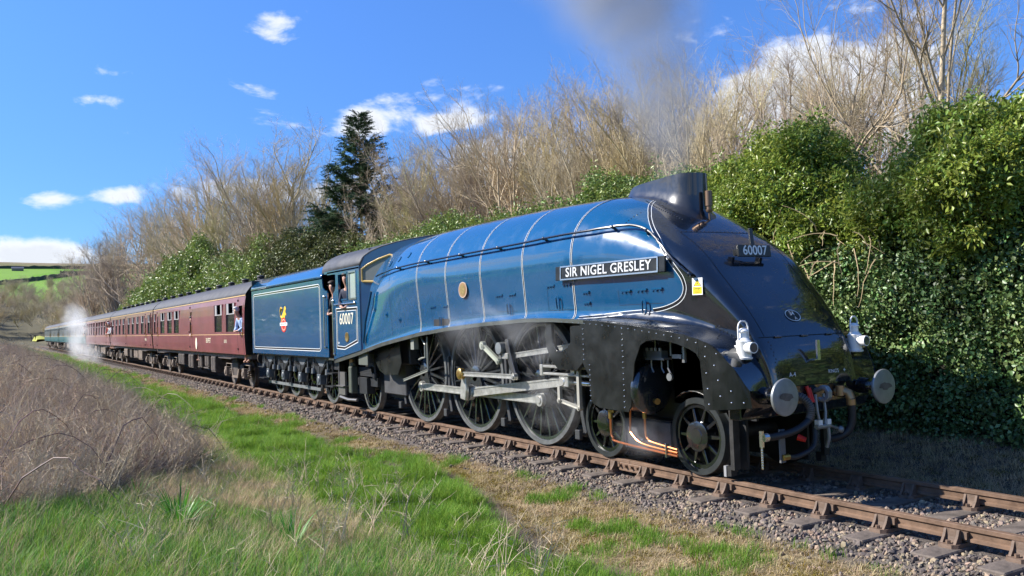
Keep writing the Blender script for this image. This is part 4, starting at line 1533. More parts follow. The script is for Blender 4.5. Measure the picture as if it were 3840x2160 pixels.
# frames, springs, axleboxes, wheels
for s in (-1, 1):
    MB().box(-16.1, -8.9, min(s * 1.02, s * 1.06), max(s * 1.02, s * 1.06), .92, 1.22).build('tender_frame', M['frame'], tender)
tw = []
for x in (-10.10, -11.73, -13.35, -14.98):
    if not tw:
        w0 = wheel(tender, x, .635, 12, .13)
        tw.append(w0)
    else:
        c = copy_tree(w0, tender)
        c.location.x = x
        tw.append(c)
    wheel_far(tender, x, .635)
    # horn guide, axlebox, spring
    hg = MB().prism([(x - .46, 1.20), (x - .30, .80), (x - .20, .42), (x - .12, .42), (x - .12, .86), (x + .12, .86), (x + .12, .42), (x + .20, .42), (x + .30, .80), (x + .46, 1.20)], -1.06, -1.02)
    hg.build('horn_guide', mat('tender_frame_dark', (.03, .031, .034), .5, var=.3), tender)
    ab = MB().box(x - .12, x + .12, -1.20, -1.0, .50, .78).cyl((x, -1.22, .635), (x, -1.18, .635), .095, n=14).build('axlebox', mat('axlebox_grey', (.085, .10, .11), .45, var=.3, vscale=8), tender, bevel=.015)
    sp_ = MB()
    for k in range(7):
        hw = .52 - .055 * k
        sp_.add([], [])
        pts_ = [(x + hw * t, -1.13, .93 - .035 * k + .10 * t * t) for t in (-1, -.5, 0, .5, 1)]
        for q0, q1 in zip(pts_, pts_[1:]):
            sp_.prism([(q0[0], q0[2]), (q1[0], q1[2]), (q1[0], q1[2] + .028), (q0[0], q0[2] + .028)], -1.18, -1.08)
    sp_.box(x - .06, x + .06, -1.19, -1.07, .66, .98)
    sp_.build('leaf_spring', M['frame'], tender)
    MB().prism([(x - .48, 1.18), (x + .48, 1.18), (x + .34, 1.10), (x + .08, .96), (x - .08, .96), (x - .34, 1.10)], -1.12, -1.075).build('spring_bracket', mat('bracket_grey', (.10, .11, .12), .5, var=.3), tender)
    for dx in (-.56, .56):
        MB().cyl((x + dx, -1.13, .80), (x + dx, -1.13, 1.2), .025, n=8).cyl((x + dx, -1.13, .78), (x + dx, -1.13, .92), .075, .065, 12).build('spring_hanger', mat('hanger_grey', (.11, .12, .125), .45), tender, smooth=True)
MB().box(-15.7, -10.6, -.98, -.93, .30, .38).build('brake_pull_rod', M['buf'], tender)
for x in (-10.9, -12.5, -14.15, -15.7):
    MB().prism([(x, .95), (x + .05, .95), (x + .02, .40), (x + .06, .25), (x - .02, .25), (x - .06, .5)], -.97, -.90).build('brake_hanger', M['frame'], tender)
for z, y0 in ((.45, -1.20), (.80, -1.22)):
    MB().box(-16.0, -15.45, y0, -1.0, z, z + .025).build('step', M['frame'], tender)
MB().box(-9.35, -8.85, -1.25, -1.0, .50, .53).box(-9.30, -8.9, -1.24, -1.0, .82, .85).box(-9.32, -9.29, -1.1, -1.07, .5, 1.2).build('step', M['frame'], tender)
MB().box(-9.6, -8.7, -1.2, 1.2, 1.16, 1.20).build('fall_plate', M['grey'], tender)
bf = MB()
for s in (-1, 1):
    bf.cyl((-16.2, s * .86, 1.06), (-16.6, s * .86, 1.06), .08, n=12).cyl((-16.6, s * .86, 1.06), (-16.66, s * .86, 1.06), .21, n=20)
bf.build('rear_buffers', M['frame'], tender, smooth=True)
rebase(tender, (-12.5, 0, 0))


# =================================================================== COACHES
PROF = [(1.375, 1.17), (1.40, 1.50), (1.41, 1.84), (1.41, 1.93), (1.405, 2.30), (1.395, 2.56), (1.38, 2.80), (1.365, 2.93), (1.35, 3.02), (1.33, 3.13)]


def py(z):
    return interp([(zz, yy) for yy, zz in PROF], z)


def make_coach(L, wins, doors, lower, upper, line, label, loc, group, rich=1, marks=()):
    t = thing('railway_coach', label, 'railway coach', loc, 0, group)
    # side walls with real openings
    xs = sorted({0.0, -L} | {v for a, c in wins for v in (a, c)} | {v for a, c in doors for v in (a, c)} | {-L * k / 6 for k in range(7)})
    zs = [z for _, z in PROF]
    holes = [(a, c, 1.93, 2.93) for a, c in wins] + [(a, c, 1.93, 2.80) for a, c in doors]
    for sgn in (-1, 1):
        for nm, m_, zlo, zhi in (('lower_side', lower, 1.17, 1.84), ('upper_side', upper, 1.84, 3.13)):
            mb_ = MB()
            if sgn < 0:
                zz = [z for z in zs if zlo <= z <= zhi]
                for x0, x1 in zip(xs, xs[1:]):
                    if x1 - x0 < 1e-4:
                        continue
                    for z0, z1 in zip(zz, zz[1:]):
                        xm, zm = (x0 + x1) / 2, (z0 + z1) / 2
                        if any(a < xm < c and e < zm < f_ for a, c, e, f_ in holes):
                            continue
                        mb_.add([(x0, -py(z0), z0), (x1, -py(z0), z0), (x1, -py(z1), z1), (x0, -py(z1), z1)], [(0, 1, 2, 3)])
            else:
                zz = [z for z in zs if zlo <= z <= zhi]
                mb_.grid([[(-L, py(z), z), (0, py(z), z)] for z in zz])
            mb_.build(nm, m_, t)
    rfp = [(1.335, 3.13), (1.35, 3.16), (1.30, 3.25), (1.18, 3.40), (.98, 3.55), (.70, 3.67), (.36, 3.74), (0, 3.765)]
    ring = [(-y, z) for y, z in rfp] + [(y, z) for y, z in rfp[-2::-1]]
    mb_ = MB().grid([[(x, y, z) for y, z in ring] for x in (.02, -L * .25, -L * .5, -L * .75, -L - .02)])
    rf_ = mb_.build('roof', M['coachroof'], t, smooth=True, angle=60)
    if rich:
        for k in range(9):
            x = -L * (k + .5) / 9
            for sy in (-.55,):
                MB().lathe_z(x, sy, [(3.66, .11), (3.76, .11), (3.80, .14), (3.83, .12), (3.85, .03)], 10).build('roof_vent', M['coachroof'], rf_, smooth=True)
    # ends
    endp = [(-y, z) for y, z in PROF] + [(-y, z) for y, z in rfp[1:]] + [(y, z) for y, z in rfp[-2:0:-1]] + [(y, z) for y, z in PROF[::-1]]
    for x in (-.0, -L):
        MB().add([(x, y, z) for y, z in endp], [tuple(range(len(endp)))]).build('end_wall', M['satin'], t)
    gx = MB().box(-.0, .42, -.55, .55, 1.15, 3.15).build('gangway', M['inside'], t, bevel=.03)
    MB().box(-L, .0, -1.2, 1.2, 1.02, 1.16).build('solebar', M['underl'], t)
    MB().box(-L + .3, -.3, -1.0, 1.0, 1.16, 1.2).build('floor', M['inside'], t)
    # dark inside wall behind the glass
    MB().box(-L + .05, -.05, -1.25, -1.22, 1.2, 3.1).build('inner_wall', M['inside'], t)
    # cornice and waist lines
    MB().box(-L, 0, -1.352, -1.325, 3.115, 3.145).build('cornice', line, t)
    MB().box(-L, 0, -py(1.84) - .004, -py(1.84), 1.832, 1.85).build('waist_line', line, t)
    for a, c in wins:
        w = MB()
        yy = -1.40
        w.box(a - .03, c + .03, yy - .014, yy + .03, 1.90, 1.935)
        w.box(a - .03, a + .02, yy - .008, yy + .04, 1.935, 2.93)
        w.box(c - .02, c + .03, yy - .008, yy + .04, 1.935, 2.93)
        wo_ = w.build('window', upper, t)
        MB().add([(a + .01, -1.375, 1.93), (c - .01, -1.375, 1.93), (c - .01, -1.362, 2.56), (a + .01, -1.362, 2.56)], [(0, 1, 2, 3)]).build('pane', M['glass'], wo_)
        v = MB()
        q_ = (c - a)
        v.box(a, c, -1.392, -1.355, 2.54, 2.575)
        if rich:
            v.box(a + .02, a + .02 + q_ * .24, -1.385, -1.36, 2.575, 2.92)
            v.box(c - .02 - q_ * .24, c - .02, -1.385, -1.36, 2.575, 2.92)
        v.build('ventilator', M['ventcol'], wo_)
    for a, c in doors:
        d = MB()
        x0, x1 = a - .14, c + .14
        for x in (x0, x1):
            pts_ = [(z, py(z)) for z in (1.19, 1.5, 1.84, 2.3, 2.8, 3.1)]
            for (z0, y0), (z1, y1) in zip(pts_, pts_[1:]):
                d.add([(x - .012, -y0 - .003, z0), (x + .012, -y0 - .003, z0), (x + .012, -y1 - .003, z1), (x - .012, -y1 - .003, z1)], [(0, 1, 2, 3)])
        do = d.build('door', seam, t)
        hg = MB()
        for z in (1.35, 1.97, 2.98):
            hg.box(x0 - .05, x0 + .02, -py(z) - .025, -py(z), z - .035, z + .035)
        hg.build('door_hinge', M['ink'], do)
        MB().box(x1 - .10, x1 - .02, -1.44, -1.41, 1.86, 1.90).tube([(x1 + .07, -1.45, 1.75), (x1 + .07, -1.45, 2.25)], .014, 6).build('handle', M['brass'], do)
    # bogies
    for xc in (-2.75, -L + 2.75):
        bo = MB().box(xc - 1.75, xc + 1.75, -1.02, -.94, .56, .78).box(xc - 1.75, xc + 1.75, .94, 1.02, .56, .78).box(xc - .35, xc + .35, -1.08, -.9, .35, .86)
        bo.box(xc - .12, xc + .12, -1.05, 1.05, .80, 1.02)
        bo = bo.build('bogie', M['under'], t, bevel=.02)
        for dx in (-1.3, 1.3):
            x = xc + dx
            MB().lathe_y(x, .457, [(-.69, .001), (-.69, .485), (-.715, .485), (-.735, .457), (-.825, .455), (-.825, .38), (-.79, .36), (-.78, .12), (-.84, .10), (-.84, .001)], 28).lathe_y(x, .457, [(.69, .001), (.69, .485), (.72, .485), (.735, .457), (.825, .455), (.825, .001)], 20).build('wheel', M['under'], bo, smooth=True)
            a_ = MB().prism([(x - .40, .78), (x - .26, .50), (x - .20, .30), (x + .20, .30), (x + .26, .50), (x + .40, .78)], -1.02, -.95).box(x - .14, x + .14, -1.14, -.92, .33, .66).cyl((x, -1.17, .48), (x, -1.13, .48), .10, n=12)
            a_.build('axlebox', M['underl'], bo, bevel=.012)
            for sx in (-.33, .33):
                c_ = MB()
                pts_ = [(x + sx + .06 * math.cos(k * .8), -1.0 + .06 * math.sin(k * .8), .36 + .010 * k) for k in range(30)]
                c_.tube(pts_, .014, 5)
                c_.build('coil_spring', M['underl'], bo)
        MB().prism([(xc - .55, .62), (xc - .40, .30), (xc + .40, .30), (xc + .55, .62), (xc + .45, .62), (xc + .32, .38), (xc - .32, .38), (xc - .45, .62)], -1.10, -1.03).build('spring_plank', M['underl'], bo)
        MB().box(xc - 1.0, xc + 1.0, -1.45, -1.2, 1.00, 1.03).build('footboard', M['under'], t)
    # gear under the floor
    rr_ = random.Random(int(L * 10) + len(wins))
    x = -5.4
    while x > -L + 5.8:
        w_ = rr_.uniform(.7, 1.7)
        h_ = rr_.uniform(.35, .72)
        y0 = rr_.uniform(-1.22, -1.08)
        b_ = MB().box(x - w_, x, y0, -.35, 1.02 - h_, 1.02)
        nd = max(2, int(w_ / .4))
        for k in range(nd):
            b_.box(x - w_ + w_ * (k + .08) / nd, x - w_ + w_ * (k + .92) / nd, y0 - .02, y0, 1.02 - h_ + .05, .97)
        b_.build('battery_box', M['underl'] if rr_.random() < .55 else M['under'], t, bevel=.01)
        x -= w_ + rr_.uniform(.2, 1.1)
    tr = MB()
    tr.tube([(-4.9, -1.02, 1.0), (-7.4, -1.02, .48), (-L + 7.4, -1.02, .48), (-L + 4.9, -1.02, 1.0)], .03, 6)
    for xx in (-7.4, -L + 7.4):
        tr.box(xx - .04, xx + .04, -1.06, -.98, .46, 1.02)
    tr.build('truss_rod', M['under'], t)
    vc = MB().cyl((-6.2, -.75, .62), (-6.2, -.75, 1.02), .26, n=16).cyl((-L + 6.3, -.75, .55), (-L + 6.3, -.75, 1.0), .26, n=16)
    vc.build('vacuum_cylinder', M['under'], t, smooth=True)
    bb = MB()
    for x0, d in ((0, 1), (-L, -1)):
        for s in (-1, 1):
            bb.cyl((x0, s * .86, 1.06), (x0 + d * .25, s * .86, 1.06), .07, n=10).cyl((x0 + d * .25, s * .86, 1.06), (x0 + d * .29, s * .86, 1.06), .22, n=16)
    bb.build('buffers', M['under'], t, smooth=True)
    for x, z, s_, body in marks:
        text('coach_lettering', body, s_, M['cream'], t, (x, -py(z) - .006, z), SIDE, .001)
    return t


def rel(x0, L_):
    return [(a - x0, c - x0) for a, c in L_]


x1 = -16.92
c1 = make_coach(19.25, rel(x1, [(-19.55, -18.25), (-21.42, -20.15), (-29.95, -28.68), (-31.75, -30.50), (-33.74, -32.50), (-35.75, -35.22)]), rel(x1, [(-17.72, -17.22), (-26.12, -25.84), (-34.75, -34.47)]),
                M['maroon'], M['maroon'], M['straw'], 'maroon coach coupled behind the tender, man leaning out of its front door', (x1, 0, 0), 'maroon coaches of the train', 1,
                [(-5.6 - .0, 1.62, .26, 'BUFFET'), (-2.75, 1.60, .17, 'E1813')])
MB().add([(-7.95 + .16 * math.cos(2 * math.pi * k / 20), -1.409, 1.50 + .24 * math.sin(2 * math.pi * k / 20)) for k in range(20)], [tuple(range(20))]).build('oval_plate', M['cream'], c1)
W2 = [(-54.55, -53.5), (-52.45, -51.55), (-50.6, -49.65), (-48.65, -47.7), (-46.15, -45.15), (-44.25, -43.2), (-42.3, -41.3), (-40.4, -39.35), (-37.95, -37.05)]
D2 = [(-47.1, -46.85), (-38.85, -38.5), (-55.38, -54.92), (-36.95, -36.6)]
x2 = -36.45
c2 = make_coach(19.3, rel(x2, W2), rel(x2, D2), M['maroon'], M['maroon'], M['straw'], 'maroon coach with a row of large windows, second of the train', (x2, 0, 0), 'maroon coaches of the train', 1, [(-2.2, 1.62, .2, 'M4856'), (-16.0, 1.62, .2, '2')])
x3 = -56.05
c3 = make_coach(19.3, rel(x2, W2), rel(x2, D2), M['maroon'], M['maroon'], M['straw'], 'maroon coach in front of the teal ones, white steam at its far end', (x3, 0, 0), 'maroon coaches of the train', 0, [(-1.6, 1.62, .22, '2')])
GL = [(0.0, ), ]
glab = ['teal and grey coach half hidden by the white steam', 'second teal and grey coach behind the steam', 'teal and grey coach next to the last one', 'last teal and grey coach of the train']
c4 = make_coach(19.3, rel(x2, W2), rel(x2, D2), M['teal'], M['tealtop'], M['straw'], glab[0], (-75.7, 0, 0), 'teal coaches at the rear of the train', 0)
for k in range(3):
    c = copy_tree(c4)
    c.location.x = -75.7 - 19.75 * (k + 1)
    c['label'] = glab[k + 1]


# =================================================================== PEOPLE
def person(name, label, loc, rz, chain, heads, cloth, hairm, cloth_ids, shirt_r=1.16):
    """chain: list of (point, radius, parent index); one skinned body, clothing as a second skin over the torso and sleeves"""
    me = bpy.data.meshes.new('body')
    me.from_pydata([c[0] for c in chain], [(c[2], i_) for i_, c in enumerate(chain) if c[2] is not None], [])
    ob = bpy.data.objects.new(name, me)
    COL.objects.link(ob)
    ob.location = loc
    ob.rotation_euler = (0, 0, rz)
    tag(ob, label, 'person')
    sk = ob.modifiers.new('skin', 'SKIN')
    for i_, c in enumerate(chain):
        me.skin_vertices[0].data[i_].radius = c[1] if isinstance(c[1], tuple) else (c[1], c[1])
    me.skin_vertices[0].data[0].use_root = True
    sk.use_smooth_shade = True
    sb_ = ob.modifiers.new('sub', 'SUBSURF')
    sb_.levels = sb_.render_levels = 2
    me.materials.append(M['skin'])
    ids = [i_ for i_ in cloth_ids]
    mp = {i_: k for k, i_ in enumerate(ids)}
    me2 = bpy.data.meshes.new('clothing')
    me2.from_pydata([chain[i_][0] for i_ in ids], [(mp[chain[i_][2]], mp[i_]) for i_ in ids if chain[i_][2] in mp], [])
    o2 = bpy.data.objects.new('clothing', me2)
    COL.objects.link(o2)
    o2.parent = ob
    o2.modifiers.new('skin', 'SKIN')
    for i_ in ids:
        r_ = chain[i_][1]
        r_ = r_ if isinstance(r_, tuple) else (r_, r_)
        me2.skin_vertices[0].data[mp[i_]].radius = (r_[0] * shirt_r + .004, r_[1] * shirt_r + .004)
    me2.skin_vertices[0].data[0].use_root = True
    s2 = o2.modifiers.new('sub', 'SUBSURF')
    s2.levels = s2.render_levels = 2
    o2.modifiers['skin'].use_smooth_shade = True
    me2.materials.append(cloth)
    hx, hy, hz = heads
    h = MB().ball((hx - .015, hy, hz + .035), .108, 14, (1.06, .92, .98))
    h.v = [(x, y, z) if not (x > hx + .03 and z < hz + .06) else (hx + .03, y, max(z, hz)) for x, y, z in h.v]
    h.build('hair', hairm, ob, smooth=True)
    f = MB()
    for sy in (-1, 1):
        f.ball((hx + .088, hy + sy * .035, hz + .01), .012, 6)
    f.build('eyes', M['ink'], ob)
    return ob


def figure(lean=0.3, armdown=True, s=1.0):
    """standing person from hips up and legs, leaning forward along +x; hips at the origin"""
    ch = [((0, 0, 0), (.15, .12), None),
          ((lean * .25, 0, .25), (.15, .115), 0),
          ((lean * .6, 0, .46), (.17, .115), 1),
          ((lean * .8, 0, .56), (.075, .07), 2),
          ((lean * .95, 0, .63), (.06, .06), 3),
          ((lean * 1.05 + .02, 0, .74), (.095, .085), 4),
          ((lean * 1.05 + .02, 0, .84), (.08, .07), 5)]
    ids = [0, 1, 2, 3]
    for sy in (-1, 1):
        b0 = len(ch)
        ch += [((lean * .65, sy * .19, .47), .062, 2), ((lean * .65 + .03, sy * .26, .20), .048, b0), ((lean * .65 + .16, sy * .12, .10), .036, b0 + 1), ((lean * .65 + .19, sy * .06, .09), (.042, .018), b0 + 2)]
        ids += [b0, b0 + 1, b0 + 2]
        for k, dy in enumerate((-.03, -.01, .01, .03)):
            ch.append(((lean * .65 + .23 + dy * .6, sy * .0 + dy, .075), .010, b0 + 3))
        ch.append(((lean * .65 + .20, sy * .05, .13), .011, b0 + 3))
        b1 = len(ch)
        ch += [((0, sy * .10, -.10), .095, 0), ((.02, sy * .11, -.50), .062, b1), ((0, sy * .11, -.90), .045, b1 + 1), ((.10, sy * .11, -.95), .04, b1 + 2)]
        ids += [b1, b1 + 1]
    return ch, (lean * 1.05 + .03, 0, .78), ids


cloths = {k: mat('cloth_' + k, v, .8, var=.2, vscale=14) for k, v in dict(pale_blue=(.35, .48, .72), navy=(.02, .025, .05), dark=(.03, .03, .03), white=(.62, .62, .62), red=(.35, .05, .04)).items()}
hairs = dict(dark=M['hair'], grey=mat('grey_hair', (.5, .5, .5), .7), red=mat('red_hair', (.32, .07, .02), .7))
ch, hd_, ids = figure(.34)
person('person', 'man in a pale blue shirt leaning out of the front door of the first coach', (-17.47, -1.18, 1.86), R(-78), ch, hd_, cloths['pale_blue'], hairs['grey'], ids)
ch, hd_, ids = figure(.22)
person('person', 'driver in dark overalls looking out of the cab side window', (-7.66, -1.10, 2.36), R(-62), ch, hd_, cloths['navy'], hairs['dark'], ids)
person('person', 'crew member in dark clothes in the gap between cab and tender', (-8.62, -1.05, 2.22), R(-82), ch, hd_, cloths['dark'], hairs['dark'], ids)
ch, hd_, ids = figure(.30)
person('person', 'person in white at the middle door of the first coach', (-25.98, -1.05, 1.72), R(-80), ch, hd_, cloths['white'], hairs['dark'], ids)
person('person', 'white-haired person leaning out at the far end of the second coach', (-55.15, -1.25, 1.90), R(-75), ch, hd_, cloths['white'], hairs['grey'], ids)
person('person', 'red-haired person leaning out at the near end of the third coach', (-56.38, -1.25, 1.90), R(-75), ch, hd_, cloths['red'], hairs['red'], ids)
person('person', 'dark-capped person leaning out at the far end of the third coach, by the steam', (-74.75, -1.25, 1.90), R(-75), ch, hd_, cloths['dark'], hairs['dark'], ids)
# =================================================================== GROUND
rng = np.random.default_rng(11)


def vnoise(x, y, s, seed=0):
    """smooth value noise"""
    x, y = np.asarray(x) / s + 1000 + seed * 17.3, np.asarray(y) / s + 1000 + seed * 9.1
    xi, yi = np.floor(x).astype(np.int64), np.floor(y).astype(np.int64)
    fx, fy = x - xi, y - yi
    fx, fy = fx * fx * (3 - 2 * fx), fy * fy * (3 - 2 * fy)

    def h(a, b_):
        v = np.sin(a * 127.1 + b_ * 311.7 + seed * 74.7) * 43758.5453
        return v - np.floor(v)
    return (h(xi, yi) * (1 - fx) + h(xi + 1, yi) * fx) * (1 - fy) + (h(xi, yi + 1) * (1 - fx) + h(xi + 1, yi + 1) * fx) * fy


def fbm(x, y, s, seed=0, o=4):
    return sum(vnoise(x, y, s / 2 ** k, seed + k) * .5 ** k for k in range(o)) / sum(.5 ** k for k in range(o))


def sst(a, b_, x):
    t = np.clip((np.asarray(x, float) - a) / (b_ - a), 0, 1)
    return t * t * (3 - 2 * t)


CROSS = [(-60, .55), (-30, .35), (-14, .40), (-9, .40), (-8.2, .30), (-7, .0), (-5.6, -.34), (-4.4, -.44), (-3, -.42), (-2.2, -.385), (-1.85, -.35), (-1.35, -.235), (0, -.225), (1.35, -.235), (1.8, -.28), (2.2, -.20), (2.8, -.02), (3.4, .12), (6, .6), (12, 1.8), (25, 3.0)]


def height(x, y):
    x, y = np.asarray(x, float), np.asarray(y, float)
    z = np.interp(y, [c[0] for c in CROSS], [c[1] for c in CROSS])
    # low bramble bank on the left of the line
    z = z + sst(-2, -12, x) * sst(-4.6, -7.2, y) * .55
    # valley sides, away from the line
    z = z + sst(25, 160, y) * 3 + sst(-45, -420, y) * 55
    # the hill that closes the valley
    d = -x
    hill = np.interp(d, [180, 330, 420, 520, 700, 900, 1050, 1200, 1600], [0, .3, 11, 24, 43, 63, 80, 93, 96])
    hill = hill + sst(300, 900, d) * (fbm(x, y, 260, 5) - .5) * 10
    z = np.where(d > 180, z * sst(500, 180, d) + hill, z)
    nearmask = (np.abs(y) < 20) & (x > -60)
    z = z + np.where(nearmask, (fbm(x, y, 1.3, 2) - .5) * .10 * sst(1.7, 2.6, np.abs(y)) + (fbm(x, y, .3, 8) - .5) * .03 * sst(1.5, 2.0, np.abs(y)), 0)
    return z


def axis(segs):
    out = []
    for a, b_, st in segs:
        out += list(np.arange(a, b_, st))
    out.append(segs[-1][1])
    return np.array(out)


gx = axis([(-2200, -1300, 60), (-1300, -400, 12), (-400, -150, 10), (-150, -60, 3), (-60, -20, .7), (-20, -8, .25), (-8, 9, .11), (9, 14, .5), (14, 60, 4), (60, 600, 45)])
gy = axis([(-900, -200, 50), (-200, -40, 10), (-40, -12, 2), (-12, -8.6, .4), (-8.6, 3.4, .11), (3.4, 12, .5), (12, 60, 3), (60, 300, 12), (300, 900, 60)])
GX, GY = np.meshgrid(gx, gy, indexing='ij')
GZ = height(GX, GY)


def zones(x, y):
    """real colours of the soil, moss, turf and far fields"""
    x, y = np.asarray(x, float), np.asarray(y, float)
    n = fbm(x, y, 1.6, 21)
    n2 = fbm(x, y, .5, 31)
    ed = (fbm(x, y, 2.2, 41) - .5) * 1.0
    col = np.zeros(x.shape + (3,))

    def put(mask, c):
        mask = np.clip(mask, 0, 1)[..., None]
        return col * (1 - mask) + np.array(c) * mask
    col[:] = (.10, .16, .026)
    col = put(sst(.45, .62, n2), (.12, .13, .04))
    col = put(sst(.66, .78, n), (.13, .105, .05))
    # brambles on the left: dead brown litter
    br = sst(.6, -.6, x - (-3.4 + (-5.6 - y) * 2.2) + ed * 2) * sst(-5.2, -5.8, y)
    col = put(br, (.11, .085, .065))
    # dark earth strip, moss and dead grass beside the ballast
    vx = -.60 + 1.0 * sst(-1.0, 5.0, x)
    e = sst(-3.6, -3.1, y + vx + ed * .9)
    col = put(e, (.085, .066, .050))
    ms = sst(-3.05, -2.65, y + vx + ed * .7)
    col = put(ms, (.24, .19, .10))
    col = put(ms * sst(.45, .6, n2), (.15, .12, .03))
    col = put(ms * sst(.55, .75, n), (.12, .095, .07))
    bl = sst(-1.90, -1.62, y + ed * .35)
    col = put(bl, (.115, .097, .085))
    # beyond the track: shaded earth, then wood floor
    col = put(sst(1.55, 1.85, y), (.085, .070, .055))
    col = put(sst(8, 14, y), (.09, .08, .045))
    # far land
    d = -x
    far = sst(150, 230, d)
    f = fbm(x, y, 90, 61)
    col = put(far * 1.0, (.10, .09, .055))
    fld = sst(470, 500, d) * sst(955, 940, d + 30 * (f - .5))
    col = put(fld, (.12, .26, .02))
    col = put(fld * sst(.5, .56, vnoise(x, y, 130, 3)), (.16, .29, .04))
    moor = sst(940, 960, d)
    col = put(moor, (.21, .17, .10))
    col = put(moor * sst(.45, .6, fbm(x, y, 70, 77)), (.16, .15, .06))
    side_ = sst(-50, -70, y) * (1 - far)
    col = put(side_, (.10, .19, .03))
    col = put(side_ * sst(.5, .6, vnoise(x, y, 60, 9)), (.13, .14, .05))
    return col


gcol = zones(GX, GY)
nx, ny = GX.shape
verts = np.stack([GX, GY, GZ], -1).reshape(-1, 3)
ii = np.arange(nx * ny).reshape(nx, ny)
quads = np.stack([ii[:-1, :-1], ii[1:, :-1], ii[1:, 1:], ii[:-1, 1:]], -1).reshape(-1, 4)
me = bpy.data.meshes.new('ground')
me.vertices.add(len(verts))
me.vertices.foreach_set('co', verts.ravel())
me.loops.add(quads.size)
me.loops.foreach_set('vertex_index', quads.ravel().astype(np.int32))
me.polygons.add(len(quads))
me.polygons.foreach_set('loop_start', np.arange(0, quads.size, 4, dtype=np.int32))
ca_ = me.color_attributes.new('soil', 'FLOAT_COLOR', 'POINT')
ca_.data.foreach_set('color', np.concatenate([gcol.reshape(-1, 3), np.ones((nx * ny, 1))], 1).ravel().astype(np.float32))
me.update(calc_edges=True)
me.polygons.foreach_set('use_smooth', np.ones(len(me.polygons), bool))
gm = bpy.data.materials.new('ground')
gm.use_nodes = True
N, L = gm.node_tree.nodes, gm.node_tree.links
b = N['Principled BSDF']
b.inputs['Roughness'].default_value = .95
b.inputs['Specular IOR Level'].default_value = .15
at = N.new('ShaderNodeVertexColor')
at.layer_name = 'soil'
tcn = N.new('ShaderNodeTexCoord')
nz = N.new('ShaderNodeTexNoise')
nz.inputs['Scale'].default_value = 22
nz.inputs['Detail'].default_value = 8
nz.inputs['Roughness'].default_value = .7
L.new(tcn.outputs['Object'], nz.inputs['Vector'])
mrr = N.new('ShaderNodeMapRange')
mrr.inputs[1].default_value, mrr.inputs[2].default_value, mrr.inputs[3].default_value, mrr.inputs[4].default_value = .3, .7, .5, 1.5
L.new(nz.outputs[0], mrr.inputs[0])
mxx = N.new('ShaderNodeMix')
mxx.data_type = 'RGBA'
mxx.blend_type = 'MULTIPLY'
mxx.inputs[0].default_value = 1
L.new(at.outputs[0], mxx.inputs[6])
L.new(mrr.outputs[0], mxx.inputs[7])
L.new(mxx.outputs[2], b.inputs['Base Color'])
bp = N.new('ShaderNodeBump')
bp.inputs['Strength'].default_value = .7
bp.inputs['Distance'].default_value = .04
L.new(nz.outputs[0], bp.inputs['Height'])
L.new(bp.outputs[0], b.inputs['Normal'])
me.materials.append(gm)
ground = bpy.data.objects.new('ground', me)
COL.objects.link(ground)
tag(ground, kind='structure')

# =================================================================== TRACK
track = thing('railway_track', 'single railway track of rusty rails on timber sleepers', 'railway track')
track['kind'] = 'structure'
rust = mat('rusty_rail', (.145, .088, .055), .62, var=.3, vscale=6, bump=.15, bscale=30, rvar=.12)
rtop = mat('worn_rail_head', (.34, .24, .165), .3, metal=.6, var=.2, vscale=9)
PR = [(-.035, -.004), (-.030, 0), (.030, 0), (.035, -.004), (.035, -.040), (.012, -.055), (.010, -.105), (.033, -.115), (.033, -.142), (-.033, -.142), (-.033, -.115), (-.010, -.105), (-.012, -.055), (-.035, -.040)]


def rail(y, x0, x1, parent):
    xs = [x0 + (x1 - x0) * k / 40 for k in range(41)]
    rows_ = [[(x, y + a, z) for a, z in PR] for x in xs]
    mb_ = MB().grid(rows_, closed=True)
    mb_.add(rows_[0], [tuple(range(len(PR)))])
    mb_.add(rows_[-1], [tuple(range(len(PR)))[::-1]])
    o_ = mb_.build('rail', rust, parent)
    o_.data.materials.append(rtop)
    for p_ in o_.data.polygons:
        if p_.normal.z > .5 and p_.center.z > -.004:
            p_.material_index = 1
    return o_


JX = 2.155
rail(-.7525, -190, JX - .004, track)
rail(-.7525, JX + .004, 40, track)
rail(.7525, -190, 40, track)
fp_ = MB().box(JX - .27, JX + .27, -.797, -.765, -.125, -.045).prism([(JX - .27, -.125), (JX + .27, -.125), (JX + .22, -.16), (JX - .22, -.16)], -.80, -.772)
fpo = fp_.build('fishplate', rust, track, bevel=.006)
for k in range(4):
    x = JX - .19 + .127 * k
    MB().cyl((x, -.84, -.082), (x, -.79, -.082), .019, n=6).cyl((x, -.808, -.082), (x, -.797, -.082), .028, n=6).build('bolt', rust, fpo)
wood = mat('sleeper_timber', (.115, .092, .075), .85, var=.4, vscale=6, bump=.4, bscale=25)
sle = MB().box(-.125, .125, -1.30, 1.30, -.33, -.19).mesh('sleeper', wood, bevel=.012)
iron = mat('cast_chair', (.125, .08, .053), .7, var=.35, vscale=9, bump=.2, bscale=40)
chm = MB()
chm.add([(-.10 * math.cos(a) if abs(math.cos(a)) < .7 else math.copysign(.1, -math.cos(a)), -.20 * math.sin(a), 0) for a in []], [])
base = [(-.10, -.15), (-.06, -.20), (.06, -.20), (.10, -.15), (.10, .15), (.06, .19), (-.06, .19), (-.10, .15)]
chm.add([(x, y, -.19) for x, y in base] + [(x * .96, y * .97, -.155) for x, y in base], [tuple(range(8))[::-1], tuple(range(8, 16))] + [(k, (k + 1) % 8, 8 + (k + 1) % 8, 8 + k) for k in range(8)])
